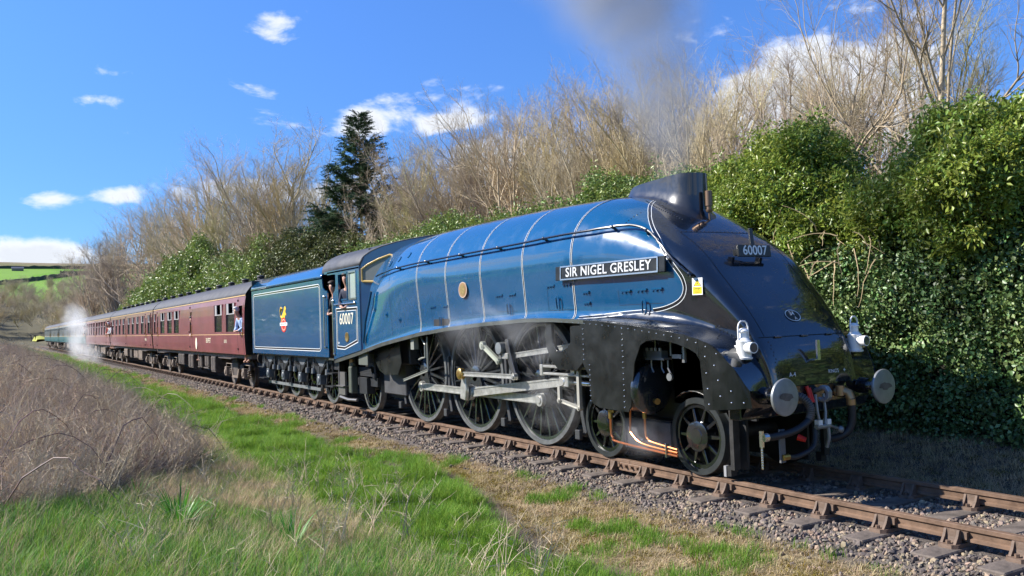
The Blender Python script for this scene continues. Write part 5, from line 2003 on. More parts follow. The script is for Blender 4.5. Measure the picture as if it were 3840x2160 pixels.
for s in (-1, 1):
    # jaw with two ribs
    jaw = [(s * .16, -.158), (s * .115, -.10), (s * .085, -.035), (s * .055, -.038), (s * .052, -.158)]
    for x0, x1 in ((-.075, -.05), (.05, .075)):
        chm.add([(x0, y, z) for y, z in jaw] + [(x1, y, z) for y, z in jaw], [(0, 1, 2, 3, 4), (9, 8, 7, 6, 5)] + [(k, (k + 1) % 5, 5 + (k + 1) % 5, 5 + k) for k in range(5)])
    jaw2 = [(s * .105, -.158), (s * .088, -.10), (s * .080, -.036), (s * .055, -.038), (s * .052, -.158)]
    chm.add([(-.05, y, z) for y, z in jaw2] + [(.05, y, z) for y, z in jaw2], [(0, 1, 2, 3, 4), (9, 8, 7, 6, 5)] + [(k, (k + 1) % 5, 5 + (k + 1) % 5, 5 + k) for k in range(5)])
    chm.cyl((0, s * .15, -.16), (0, s * .15, -.125), .022, n=6)
# wedge key driven in on the outer side
chm.add([(-.09, -.055, -.115), (.125, -.060, -.115), (.125, -.012, -.115), (-.09, -.012, -.115), (-.09, -.050, -.05), (.125, -.055, -.05), (.125, -.014, -.05), (-.09, -.014, -.05)],
        [(0, 3, 2, 1), (4, 5, 6, 7), (0, 1, 5, 4), (1, 2, 6, 5), (2, 3, 7, 6), (3, 0, 4, 7)])
chme = chm.mesh('chair', iron)
chx = [7.541 + .70, 7.541, 6.90, 6.183, 5.45, 4.735, 3.992, 3.25, 2.511, 1.805, 1.072, .392, -.353]
x = -.353
while x > -150:
    x -= .735
    chx.append(x)
for k, x in enumerate(chx):
    so_ = bpy.data.objects.new('sleeper', sle)
    COL.objects.link(so_)
    so_.parent = track
    so_.location = (x, 0, rng.uniform(-.006, .006))
    so_.rotation_euler = (0, 0, rng.uniform(-.012, .012))
    c_ = bpy.data.objects.new('chair', chme)
    COL.objects.link(c_)
    c_.parent = so_
    c_.location = (0, -.7525, 0)
    if x > -3:
        c_ = bpy.data.objects.new('chair', chme)
        COL.objects.link(c_)
        c_.parent = so_
        c_.location = (0, .7525, 0)
        c_.rotation_euler = (0, 0, math.pi)


# ------------------------------------------------------------------ scattering of small pieces (instances on points)
def collection_of(name, objs):
    c_ = bpy.data.collections.new(name)
    for o_ in objs:
        c_.objects.link(o_)
    return c_


def scatter(name, pts_, rots, scl, idx, coll, parent=None, kind=None, label=None):
    kind = 'stuff'
    pts_ = np.asarray(pts_, float)
    n_ = len(pts_)
    me_ = bpy.data.meshes.new(name)
    me_.vertices.add(n_)
    me_.vertices.foreach_set('co', pts_.ravel())
    a_ = me_.attributes.new('rot', 'FLOAT_VECTOR', 'POINT')
    a_.data.foreach_set('vector', np.asarray(rots, np.float32).ravel())
    a_ = me_.attributes.new('scl', 'FLOAT_VECTOR', 'POINT')
    s_ = np.asarray(scl, np.float32)
    if s_.ndim == 1:
        s_ = np.repeat(s_[:, None], 3, 1)
    a_.data.foreach_set('vector', s_.ravel())
    a_ = me_.attributes.new('idx', 'INT', 'POINT')
    a_.data.foreach_set('value', np.asarray(idx, np.int32))
    ob = bpy.data.objects.new(name, me_)
    COL.objects.link(ob)
    if parent is not None:
        ob.parent = parent
    ng = bpy.data.node_groups.new(name, 'GeometryNodeTree')
    ng.interface.new_socket('Geometry', in_out='INPUT', socket_type='NodeSocketGeometry')
    ng.interface.new_socket('Geometry', in_out='OUTPUT', socket_type='NodeSocketGeometry')
    NN, LL = ng.nodes, ng.links
    gi, go = NN.new('NodeGroupInput'), NN.new('NodeGroupOutput')
    iop = NN.new('GeometryNodeInstanceOnPoints')
    ci = NN.new('GeometryNodeCollectionInfo')
    ci.inputs['Collection'].default_value = coll
    ci.inputs['Separate Children'].default_value = True
    ci.inputs['Reset Children'].default_value = True
    LL.new(gi.outputs[0], iop.inputs['Points'])
    LL.new(ci.outputs[0], iop.inputs['Instance'])
    iop.inputs['Pick Instance'].default_value = True
    for nm, ty, sock in (('idx', 'INT', 'Instance Index'), ('rot', 'FLOAT_VECTOR', 'Rotation'), ('scl', 'FLOAT_VECTOR', 'Scale')):
        na = NN.new('GeometryNodeInputNamedAttribute')
        na.data_type = ty
        na.inputs[0].default_value = nm
        LL.new(na.outputs[0], iop.inputs[sock])
    LL.new(iop.outputs[0], go.inputs[0])
    md = ob.modifiers.new('scatter', 'NODES')
    md.node_group = ng
    if kind:
        ob['kind'] = kind
    if label:
        ob['label'] = label
    return ob


def loose(name, me_):
    return bpy.data.objects.new(name, me_)


# ballast
stones = []
stm = [mat('ballast_stone_%d' % k, c, .8, var=.3, vscale=30, rand=.35) for k, c in enumerate([(.20, .155, .115), (.135, .112, .095), (.26, .195, .13), (.105, .086, .072)])]
for k in range(8):
    bm = bmesh.new()
    bmesh.ops.create_icosphere(bm, subdivisions=1, radius=1)
    rr = random.Random(k)
    for v in bm.verts:
        v.co *= rr.uniform(.6, 1.15)
        v.co.z *= .7
        v.co.x *= 1.15
    me_ = bpy.data.meshes.new('stone')
    bm.to_mesh(me_)
    bm.free()
    me_.materials.append(stm[k % 4])
    stones.append(loose('stone', me_))
stc = collection_of('stones', stones)


def ballast(n_, x0, x1, y0, y1, smin, smax, seed):
    r_ = np.random.default_rng(seed)
    x_ = r_.uniform(x0, x1, n_)
    y_ = r_.uniform(y0, y1, n_)
    keep = np.ones(n_, bool)
    cx = np.array(chx)
    dmin = np.min(np.abs(x_[:, None] - cx[None, :]), 1)
    onsl = (dmin < .135) & (np.abs(y_) < 1.28)
    keep &= ~(onsl & (r_.random(n_) > .05))
    keep &= ~(np.abs(np.abs(y_) - .7525) < .07)
    keep &= ~((dmin < .14) & (np.abs(np.abs(y_) - .7525) < .22))
    edge = (fbm(x_, y_, 1.1, 71) - .5) * .8
    keep &= (y_ > -1.60 + edge * .6) | ((r_.random(n_) < .10) & (y_ > -2.0))
    x_, y_ = x_[keep], y_[keep]
    s_ = r_.uniform(smin, smax, len(x_)) * np.where(r_.random(len(x_)) < .06, 1.5, 1)
    z_ = height(x_, y_) + s_ * .25
    return np.stack([x_, y_, z_], 1), r_.uniform(0, 6.28, (len(x_), 3)), s_, r_.integers(0, 8, len(x_))


p1, r1, s1, i1 = ballast(34000, -5, 8.6, -2.1, 1.9, .015, .033, 1)
p2, r2_, s2, i2 = ballast(24000, -48, -5, -2.1, -.5, .024, .045, 2)
scatter('ballast', np.concatenate([p1, p2]), np.concatenate([r1, r2_]), np.concatenate([s1, s2]), np.concatenate([i1, i2]), stc)
# =================================================================== VEGETATION
def raw_mesh(name, V, F, m, smooth=False):
    """V (n,3) array, F list/array of equal-length faces"""
    V, F = np.asarray(V, np.float32), np.asarray(F, np.int32)
    me_ = bpy.data.meshes.new(name)
    me_.vertices.add(len(V))
    me_.vertices.foreach_set('co', V.ravel())
    k = F.shape[1]
    me_.loops.add(F.size)
    me_.loops.foreach_set('vertex_index', F.ravel())
    me_.polygons.add(len(F))
    me_.polygons.foreach_set('loop_start', np.arange(0, F.size, k, dtype=np.int32))
    if smooth:
        me_.polygons.foreach_set('use_smooth', np.ones(len(F), bool))
    me_.update(calc_edges=True)
    me_.materials.append(m)
    return me_


def blades(n_, hmin, hmax, wid, rad, bend, seed, m, lean=(0, 0), twist=1.0, seg=3):
    r_ = np.random.default_rng(seed)
    V, F = [], []
    for k in range(n_):
        a, rr_ = r_.uniform(0, 6.28), rad * math.sqrt(r_.random())
        bx_, by_ = rr_ * math.cos(a), rr_ * math.sin(a)
        h = r_.uniform(hmin, hmax)
        w = wid * r_.uniform(.6, 1.2)
        da = r_.uniform(0, 6.28)
        dx, dy = math.cos(da), math.sin(da)
        b_ = bend * h * r_.uniform(.2, 1.3)
        sx, sy = -dy * w / 2, dx * w / 2
        o_ = len(V)
        for s_ in range(seg + 1):
            t = s_ / seg
            cx = bx_ + dx * b_ * t * t + lean[0] * h * t
            cy_ = by_ + dy * b_ * t * t + lean[1] * h * t
            cz = h * (t - .35 * (b_ / h) * t * t * (bend > .5))
            f = (1 - t) ** .6 if s_ < seg else .08
            V += [(cx - sx * f, cy_ - sy * f, cz), (cx + sx * f, cy_ + sy * f, cz)]
        for s_ in range(seg):
            F.append((o_ + 2 * s_, o_ + 2 * s_ + 1, o_ + 2 * s_ + 3, o_ + 2 * s_ + 2))
    return loose('tuft', raw_mesh('tuft', V, F, m))


grn = mat('grass_green', (.15, .285, .03), .6, rand=.30, trans=.4, spec=.25)
grn2 = mat('grass_fresh', (.23, .35, .045), .6, rand=.28, trans=.4, spec=.25)
dgrn = mat('grass_cool', (.12, .27, .045), .6, rand=.28, trans=.35, spec=.25)
stw = mat('dead_grass', (.50, .39, .23), .75, rand=.28, trans=.25, spec=.2)
stw2 = mat('dead_stalk', (.58, .48, .34), .75, rand=.22, trans=.1, spec=.2)
mos = mat('moss', (.17, .13, .02), .9, rand=.35, trans=.1, spec=.1)
brm = mat('bramble_stem', (.40, .30, .22), .75, rand=.5, spec=.2)
brmd = mat('bramble_stem_dark', (.17, .115, .095), .75, rand=.4, spec=.2)
brm2 = mat('bramble_stem_pale', (.58, .47, .34), .75, rand=.3, spec=.2)
flag = mat('broad_leaf_green', (.09, .26, .02), .45, rand=.15, trans=.35)

tufts = [blades(26, .05, .13, .007, .11, .5, 1, grn), blades(26, .05, .12, .007, .11, .6, 2, grn2),            # 0,1 short turf
         blades(26, .12, .30, .007, .12, .7, 3, grn), blades(24, .12, .28, .007, .12, .8, 4, grn2), blades(26, .12, .32, .007, .12, .7, 5, dgrn),     # 2-4 long green
         blades(18, .10, .34, .005, .13, .8, 6, stw), blades(16, .08, .24, .005, .14, 1.2, 7, stw),                # 5,6 straw
         blades(30, .02, .06, .008, .10, 1.2, 8, mos), blades(26, .03, .09, .006, .12, 1.5, 9, stw)]               # 7,8 moss, dead thatch
tcol = collection_of('turf', tufts)
TF = len(tufts)


def in_bramble(x, y):
    e = (fbm(x, y, 1.3, 51) - .5) * 1.6
    return (x < -3.4 + (-5.6 - y) * 2.2 + e * 1.2) & (y < -5.5 + e * .5)


def turf(n_, x0, x1, y0, y1, seed, sc):
    r_ = np.random.default_rng(seed)
    x_, y_ = r_.uniform(x0, x1, n_), r_.uniform(y0, y1, n_)
    ed = (fbm(x_, y_, 2.2, 41) - .5)
    n1_ = fbm(x_, y_, 1.6, 21)
    n2_ = fbm(x_, y_, .7, 33)
    n3_ = fbm(x_, y_, 3.0, 63)
    idx = np.full(n_, -1)
    u = r_.random(n_)
    gy_ = y_ + ed * 1.1
    # rough grass near the camera, mown-looking turf beside the line
    vx_ = -.60 + 1.0 * sst(-1.0, 5.0, x_)
    gy_ = gy_ + vx_
    lawn = (gy_ < -3.05)
    short = lawn & (y_ > -4.7 + ed)
    idx[short] = np.where(u[short] < .5, 0, 1)
    sl = short & (n2_ > .60)
    idx[sl] = np.where(u[sl] < .6, 2, 3)
    rough = lawn & ~short
    idx[rough] = np.where(u[rough] < .30, 2, np.where(u[rough] < .52, 3, np.where(u[rough] < .84, 4, 5)))
    st = rough & (n3_ > .53) & (n2_ > .44)
    idx[st] = np.where(u[st] < .55, 5, np.where(u[st] < .78, 6, 2))
    lf = rough & (x_ < .8) & (u > .68)
    idx[lf] = np.where(r_.random(lf.sum()) < .6, 5, 6)
    drop = lawn & (n1_ > .70) & (u < .35)
    idx[drop] = np.where(r_.random(drop.sum()) < .5, 6, 8)
    # moss and thatch strip
    strip = (gy_ >= -2.95) & (y_ + ed * .35 < -1.62)
    idx[strip] = np.where(u[strip] < .30, 7, np.where(u[strip] < .72, 8, -1))
    gs = strip & (n2_ > .63)
    idx[gs] = np.where(u[gs] < .6, 0, 8)
    # earth strip between
    idx[(gy_ >= -3.25) & (gy_ < -2.85) & (u > .25)] = -1
    idx[in_bramble(x_, y_)] = -1
    k = idx >= 0
    x_, y_, idx = x_[k], y_[k], idx[k]
    s_ = r_.uniform(.65, 1.2, len(x_)) * sc
    rot = np.stack([r_.normal(0, .08, len(x_)), r_.normal(0, .08, len(x_)), r_.uniform(0, 6.28, len(x_))], 1)
    return np.stack([x_, y_, height(x_, y_) - .005], 1), rot, s_, idx


A = [turf(34000, -9, 8.6, -9.2, -1.6, 3, 1.0), turf(16000, -40, -9, -6.0, -1.6, 4, 1.25), turf(6000, -120, -40, -6.0, -1.6, 5, 2.0)]
scatter('grass', *[np.concatenate([a[k] for a in A]) for k in range(4)], tcol)
# far side of the line: dead grass on the shaded cess
r_ = np.random.default_rng(9)
n_ = 5200
x_ = np.concatenate([r_.uniform(-3, 8.5, 3400), r_.uniform(-120, -3, 1800)])
y_ = r_.uniform(1.75, 3.4, n_)
scatter('cess_grass', np.stack([x_, y_, height(x_, y_)], 1), np.stack([r_.normal(0, .1, n_), r_.normal(0, .1, n_), r_.uniform(0, 6.28, n_)], 1), r_.uniform(.5, 1.1, n_), r_.choice([6, 6, 8, 8, 8, 7], n_), tcol)


# ---- brambles and dead stalks on the left
def stems(n_, hmin, hmax, r0, rad, bow, seed, m, lean=.25, sub=2):
    r_ = random.Random(seed)
    mb_ = MB()
    for k in range(n_):
        a = r_.uniform(0, 6.28)
        p = Vector((rad * r_.random() * math.cos(a), rad * r_.random() * math.sin(a), 0))
        h = r_.uniform(hmin, hmax)
        da = r_.uniform(0, 6.28)
        d = Vector((math.cos(da) * bow + lean, math.sin(da) * bow, 1)).normalized()
        path = [p]
        q = p
        for s_ in range(5):
            q = q + d * (h / 5)
            d = (d + Vector((r_.gauss(0, .16), r_.gauss(0, .16), -bow * .16 + r_.gauss(0, .06)))).normalized()
            path.append(q)
        mb_.tube(path, 0, 3, False, [r0 * (1 - .75 * t / 5) for t in range(6)])
        for s_ in range(sub):
            j = r_.randint(2, 4)
            q = path[j]
            dd = Vector((r_.gauss(0, 1), r_.gauss(0, 1), r_.uniform(.1, 1.1))).normalized()
            ln = h * r_.uniform(.12, .34)
            mb_.tube([q, q + dd * ln * .5 + Vector((0, 0, .01)), q + dd * ln], 0, 3, False, [r0 * .55, r0 * .4, r0 * .2])
    return loose('stems', mb_.mesh('stems', m))


bst = [stems(11, .5, 1.05, .0065, .35, .60, 1, brm, .15, 5), stems(11, .45, .95, .006, .35, .9, 2, brmd, .1, 5), stems(9, .5, 1.0, .0065, .35, .45, 3, brm2, .3, 4),
       stems(5, .8, 1.4, .007, .30, .15, 4, stw2, .32, 2), stems(7, .5, 1.05, .006, .30, .25, 5, stw2, .38, 2)]
bcol = collection_of('bramble_bits', bst)
r_ = np.random.default_rng(14)
xs_ = np.concatenate([r_.uniform(-12, 5, 9200), r_.uniform(-30, -12, 3600), r_.uniform(-75, -30, 3000)])
ys_ = r_.uniform(-10.2, -4.8, len(xs_))
k = in_bramble(xs_, ys_)
xs_, ys_ = xs_[k], ys_[k]
nn = len(xs_)
u = r_.random(nn)
low = sst(-8.8, -6.0, ys_)
front_ = sst(-6, 0, xs_)
idx = np.where(u < .24 - .1 * front_, 0, np.where(u < .42 - .2 * front_, 1, np.where(u < .66 - .25 * front_, 2, np.where(u < .82 - .15 * front_, 3, 4))))
sc_ = .78 * r_.uniform(.5, 1.25, nn) * (1 - .35 * sst(-2.0, 1.5, xs_)) * (.75 + .5 * fbm(xs_, ys_, 2.5, 91))
scatter('bramble_thicket', np.stack([xs_, ys_, height(xs_, ys_) - .02], 1), np.stack([r_.normal(0, .15, nn), r_.normal(0, .15, nn), r_.uniform(-.9, .9, nn)], 1), sc_, idx, bcol)
# scattered dead stalks standing in the foreground grass
n_ = 150
xs_, ys_ = r_.uniform(-3, 5.2, n_), r_.uniform(-7.6, -3.6, n_)
scatter('dead_stalks', np.stack([xs_, ys_, height(xs_, ys_)], 1), np.stack([r_.normal(0, .2, n_), r_.normal(0, .2, n_), r_.uniform(-1, 1, n_)], 1), r_.uniform(.35, .75, n_), r_.choice([3, 4, 4], n_), bcol)

# long arching canes over the thicket
mbc = MB()
rc_ = random.Random(44)
for k in range(70):
    for _ in range(40):
        x, y = rc_.uniform(-22, 3.5), rc_.uniform(-9.5, -5.2)
        if bool(in_bramble(np.array([x]), np.array([y]))[0]):
            break
    z = float(height(x, y))
    a = rc_.uniform(0, 6.28)
    ln = rc_.uniform(1.2, 2.4)
    hh = rc_.uniform(.6, 1.0)
    path = []
    for s_ in range(9):
        t = s_ / 8
        path.append((x + math.cos(a) * ln * t + rc_.gauss(0, .02), y + math.sin(a) * ln * t * .8 + rc_.gauss(0, .02), z + hh * 4 * t * (1 - t) * .75 + hh * .3 * t + rc_.gauss(0, .015)))
    mbc.tube(path, 0, 4, False, [.009 * (1 - .6 * s_ / 8) for s_ in range(9)])
o_ = mbc.build('bramble_canes', mat('bramble_cane', (.15, .085, .075), .6, var=.4, vscale=3))
tag(o_, kind='stuff')

# ---- broad-leaved tufts and fallen straw in the foreground: things
def broad_tuft(loc, n_, seed, label, sc=1.0):
    r2 = np.random.default_rng(seed)
    V, F = [], []
    for k in range(n_):
        da = r2.uniform(0, 6.28)
        el_ = r2.uniform(.5, 1.45)
        ln = r2.uniform(.32, .62) * sc
        w = r2.uniform(.012, .02) * sc
        dx, dy = math.cos(da), math.sin(da)
        o_ = len(V)
        for s_ in range(7):
            t = s_ / 6
            rr_ = .03 + ln * math.cos(el_) * t + .16 * ln * t * t
            z = ln * math.sin(el_) * t - .30 * ln * t ** 3 * math.cos(el_) * 1.6
            f = w * (1 if t < .5 else (1 - (t - .5) * 1.9))
            V += [(dx * rr_ - dy * f / 2, dy * rr_ + dx * f / 2, z), (dx * rr_ + dy * f / 2, dy * rr_ - dx * f / 2, z)]
        for s_ in range(6):
            F.append((o_ + 2 * s_, o_ + 2 * s_ + 1, o_ + 2 * s_ + 3, o_ + 2 * s_ + 2))
    ob = loose('leafy_tuft', raw_mesh('leafy_tuft', V, F, flag))
    COL.objects.link(ob)
    ob.location = (loc[0], loc[1], float(height(loc[0], loc[1])))
    tag(ob, label, 'plant', 'leafy green tufts in the foreground grass')
    return ob


broad_tuft((2.15, -6.75), 75, 1, 'largest tuft of broad green blades at the bottom of the picture, left of centre', 1.15)
broad_tuft((2.75, -5.75), 60, 2, 'tuft of broad green blades right of the largest tuft', 1.0)
broad_tuft((.55, -6.95), 45, 3, 'small tuft of broad green blades at the edge of the brown brambles', .8)


# =================================================================== TREES
class Tree:
    def __init__(s, seed):
        s.r = random.Random(seed)
        s.V, s.F, s.n = [[], []], [[], []], [0, 0]

    def tube(s, path, rs, nside, part):
        V, F = s.V[part], s.F[part]
        a = None
        o_ = len(V)
        for k, p in enumerate(path):
            d = path[min(k + 1, len(path) - 1)] - path[max(k - 1, 0)]
            d = d.normalized() if d.length > 1e-9 else Vector((0, 0, 1))
            a = d.orthogonal().normalized() if a is None else (a - d * a.dot(d)).normalized()
            b_ = d.cross(a)
            for i_ in range(nside):
                t = 6.2832 * i_ / nside
                V.append(p + (a * math.cos(t) + b_ * math.sin(t)) * rs[k])
        for k in range(len(path) - 1):
            for i_ in range(nside):
                j = (i_ + 1) % nside
                F.append((o_ + k * nside + i_, o_ + k * nside + j, o_ + (k + 1) * nside + j, o_ + (k + 1) * nside + i_))

    def grow(s, p, d, ln, r0, lev, spec):
        """spec[lev] = (segments, wobble, up-pull, children, child length factor, child angle, radius at tip factor)"""
        r_ = s.r
        seg, wob, up, kids, lf, ang, tip = spec[lev][:7]
        path, rs = [p], [r0]
        q, dd = p, d
        for k in range(seg):
            dd = (dd + Vector((r_.gauss(0, wob), r_.gauss(0, wob), r_.gauss(0, wob) * .6 + up))).normalized()
            q = q + dd * (ln / seg)
            path.append(q)
            rs.append(r0 * (1 - (1 - tip) * (k + 1) / seg))
        s.tube(path, rs, (7, 5, 4, 3, 3)[lev], 0 if lev == 0 else 1)
        if lev + 1 >= len(spec):
            return
        for c in range(kids):
            t = r_.uniform(.22 if lev else spec[0][7], 1.0) if c else 1.0
            fi = min(t * seg, seg - 1e-6)
            j = int(fi)
            base_ = path[j].lerp(path[j + 1], fi - j)
            dirn = (path[j + 1] - path[j]).normalized()
            a_ = R(ang * r_.uniform(.55, 1.25)) * (.4 if c == 0 else 1)
            ax = dirn.orthogonal().normalized()
            ax = Matrix.Rotation(r_.uniform(0, 6.283), 3, dirn) @ ax
            nd = Matrix.Rotation(a_, 3, ax) @ dirn
            rr_ = rs[j] * (.62 if lev == 0 else .68) * r_.uniform(.7, 1.0)
            s.grow(base_, nd, ln * lf * r_.uniform(.65, 1.15) * (1.15 - .45 * t if lev == 0 else 1), max(rr_, .0028), lev + 1, spec)

    def meshes(s, name, mt, mc):
        return raw_mesh('trunk', [tuple(v) for v in s.V[0]], s.F[0], mt, True), raw_mesh('crown', [tuple(v) for v in s.V[1]], s.F[1], mc)


bark = mat('bark_olive', (.22, .18, .11), .85, var=.4, vscale=6, rand=.25)
barkp = mat('bark_pale', (.44, .36, .25), .8, var=.35, vscale=5)
twg = [mat('twig_brown', (.46, .37, .24), .8, rand=.25), mat('twig_olive', (.46, .39, .20), .8, rand=.25), mat('twig_reddish', (.42, .34, .24), .8, rand=.25)]
SP_UP = [(7, .06, .02, 12, .62, 26, .45, .12), (6, .10, .07, 9, .46, 32, .4), (5, .14, .07, 7, .50, 36, .35), (4, .18, .06, 6, .52, 36, .3), (3, .2, .04, 0, .5, 40, .3)]
SP_MULTI = [(5, .08, .02, 14, .95, 24, .5, .05), (7, .09, .05, 9, .36, 32, .35), (5, .14, .07, 7, .50, 36, .35), (4, .18, .06, 6, .5, 38, .3), (3, .2, .03, 0, .5, 40, .3)]
SP_WIDE = [(6, .07, .0, 11, .75, 46, .45, .2), (6, .13, .05, 8, .48, 38, .4), (5, .16, .05, 7, .50, 40, .35), (4, .2, .04, 6, .52, 40, .3), (3, .2, .02, 0, .5, 40, .3)]
protos = []
for k, (sp_c, ln, r0) in enumerate([(SP_MULTI, .42, .12), (SP_UP, .62, .115), (SP_MULTI, .40, .125), (SP_WIDE, .52, .13), (SP_UP, .60, .11), (SP_WIDE, .50, .125)]):
    t = Tree(100 + k)
    t.grow(Vector((0, 0, 0)), Vector((0, 0, 1)), ln * 10, r0, 0, sp_c)
    zt = max(v.z for v in t.V[1])
    f = 10 / zt
    for part in (0, 1):
        t.V[part] = [v * f for v in t.V[part]]
    protos.append(t.meshes('bare', bark, twg[k % 3]))


def bare_tree(x, y, h, k, label, rz, group='bare trees on the bank behind the train', wide=1.0, name='bare_tree', z=None):
    t = thing(name, label, 'tree', (x, y, float(height(x, y)) - .1 if z is None else z), rz, group)
    s_ = h / 10
    t.scale = (s_ * wide, s_ * wide, s_)
    for nm, me_ in (('trunk', protos[k][0]), ('crown', protos[k][1])):
        o_ = bpy.data.objects.new(nm, me_)
        COL.objects.link(o_)
        o_.parent = t
    return t


print('tri per proto', [len(p[0].polygons) + len(p[1].polygons) for p in protos])
ORD = ['first', 'second', 'third', 'fourth', 'fifth', 'sixth', 'seventh', 'eighth', 'ninth', 'tenth', 'eleventh', 'twelfth', 'thirteenth', 'fourteenth', 'fifteenth', 'sixteenth', 'seventeenth', 'eighteenth', 'nineteenth', 'twentieth',
       'twenty-first', 'twenty-second', 'twenty-third', 'twenty-fourth', 'twenty-fifth', 'twenty-sixth', 'twenty-seventh', 'twenty-eighth', 'twenty-ninth', 'thirtieth', 'thirty-first', 'thirty-second', 'thirty-third', 'thirty-fourth', 'thirty-fifth', 'thirty-sixth', 'thirty-seventh', 'thirty-eighth', 'thirty-ninth', 'fortieth', 'forty-first', 'forty-second']
TR = [(-28.0, 10, 12.4, 0), (-21.8, 8.5, 11.2, 2), (-22.5, 10.5, 12.2, 1), (-17.3, 9, 11.7, 0), (-18.1, 11, 11.9, 4), (-15.2, 9.6, 11.0, 1), (-13.0, 9, 10.7, 2), (-13.1, 10.8, 11.4, 0), (-11.4, 9.8, 10.6, 4), (-9.5, 9, 10.4, 1), (-9.1, 10.6, 10.6, 2), (-7.6, 9.6, 9.8, 0),
      (-6.1, 8.5, 9.5, 0), (-6.0, 10.4, 9.8, 4), (-4.3, 9, 9.0, 2), (-4.2, 10.6, 9.6, 1), (-2.6, 11, 9.6, 0), (-19.6, 9.6, 11.4, 2), (-25.0, 9.2, 11.4, 4), (-28.8, 8.4, 10.8, 2)]
TR += [(-33, 12.5, 12.6, 1), (-29, 13, 12.2, 3), (-25.5, 13, 12.4, 0), (-21, 13.5, 12.8, 2), (-17, 13.2, 12.4, 0), (-13.6, 13.4, 12.0, 4), (-10.4, 13.2, 11.4, 0), (-7.4, 13.4, 11.2, 2), (-4.6, 13.2, 10.6, 0)]
TR += [(-31, 11.2, 12.2, 3), (-26.6, 11.4, 11.9, 0), (-23.8, 11.8, 12.4, 5), (-20.2, 11.8, 12.2, 3), (-16.0, 11.8, 12.0, 5), (-12.2, 12.0, 11.4, 3), (-8.2, 11.8, 10.8, 0)]
TL = [(-37, 8.2, 11.0, 0), (-42.3, 9, 14.2, 4), (-45.3, 8, 13.0, 1), (-45.8, 6.8, 11.6, 3), (-51.5, 8.6, 13.6, 2), (-57.8, 9, 15.0, 0), (-64, 8, 14.6, 1), (-70.7, 10, 16.6, 3), (-69.4, 7, 13.2, 3), (-74.7, 9, 16.4, 0), (-82, 8.4, 15.4, 2), (-89.9, 9, 16.4, 2), (-96.3, 7, 14.2, 3), (-101, 9, 16.6, 1),
      (-110.6, 10, 18.0, 0), (-122, 9, 18.0, 3), (-131, 8, 16, 2), (-140.8, 9, 18.0, 1), (-160, 10, 18.4, 0), (-177.9, 11, 20.0, 2), (-200.3, 10, 19.0, 0), (-230, 11, 20, 3), (-259.0, 12, 21.5, 2)]


def azi(x, y):
    return math.atan2(y + 8.355, x - 11.708)


rr = random.Random(8)
TR.sort(key=lambda t: -azi(t[0], t[1]))
TL.sort(key=lambda t: azi(t[0], t[1]))
for k, (x, y, ztop, pk) in enumerate(TR):
    bare_tree(x, y, (ztop - float(height(x, y))) * 1.0 + .3, pk, '%s bare tree to the right of the dark spruce' % ORD[k], rr.uniform(0, 6.28), wide=rr.uniform(.95, 1.2))
for k, (x, y, ztop, pk) in enumerate(TL):
    bare_tree(x, y, (ztop - float(height(x, y))) * 1.2 + .3, pk, '%s bare tree to the left of the dark spruce' % ORD[k], rr.uniform(0, 6.28), wide=rr.uniform(1.0, 1.35))

# ---- the tall pale tree on the right, with its ascending limbs
t = Tree(77)
SPB = [(9, .022, .01, 17, .40, 40, .22, .28), (8, .07, .06, 11, .42, 34, .3), (6, .12, .06, 8, .46, 36, .35), (5, .16, .05, 6, .50, 38, .3), (3, .18, .03, 3, .55, 38, .3)]
t.grow(Vector((0, 0, 0)), Vector((.02, 0, 1)), 10.5, .10, 0, SPB[:5])
for base_, d, ln, r0 in (((0, 0, 2.2), (-.50, -.05, 1), 6.2, .045), ((0, 0, 2.9), (-.26, .1, 1), 6.0, .042), ((0, 0, 3.4), (.10, 0, 1), 6.6, .045)):
    t.grow(Vector(base_), Vector(d).normalized(), ln, r0, 1, SPB[:5])
m1, m2 = t.meshes('big', barkp, mat('twig_pale', (.36, .29, .19), .8))
bt = thing('bare_tree', 'tall pale-barked tree with ascending limbs on the right, above the hedge', 'tree', (.70, 9.0, 1.0), 0)
for nm, me_ in (('trunk', m1), ('crown', m2)):
    o_ = bpy.data.objects.new(nm, me_)
    COL.objects.link(o_)
    o_.parent = bt
bare_tree(-1.15, 8.6, 8.8, 3, 'dark crooked tree left of the tall pale tree', 2.2, 'bare trees above the hedge', 1.0)
bare_tree(-.4, 11.5, 9.0, 1, 'slender bare tree behind the tall pale tree', .4, 'bare trees above the hedge', 1.0)
bare_tree(3.6, 9.2, 6.6, 4, 'low bare tree at the right edge of the picture', 1.1, 'bare trees above the hedge', 1.1)

# ---- spruce
sprm = mat('spruce_needles', (.065, .115, .050), .6, rand=.35, spec=.3)
r_ = np.random.default_rng(5)


def spray(seed):
    g = np.random.default_rng(seed)
    V, F = [], []
    for k in range(60):
        t = g.random()
        px = t * .5
        sgn_ = g.choice([-1, 1])
        a = g.uniform(.5, 1.1)
        ln = g.uniform(.06, .15) * (1.25 - t)
        up = g.normal(0, .35)
        ex, ey, ez = px + ln * math.cos(a), sgn_ * ln * math.sin(a), up * ln - .05 * t
        w = .012
        o_ = len(V)
        V += [(px, -w * sgn_ * 0, -.05 * t * t), (px + .02, 0, -.05 * t * t + w), (ex, ey, ez), (ex - .015, ey, ez + w)]
        F.append((o_, o_ + 1, o_ + 2, o_ + 3))
    return loose('spray', raw_mesh('spray', V, F, sprm))


spc = collection_of('sprays', [spray(k) for k in range(4)])


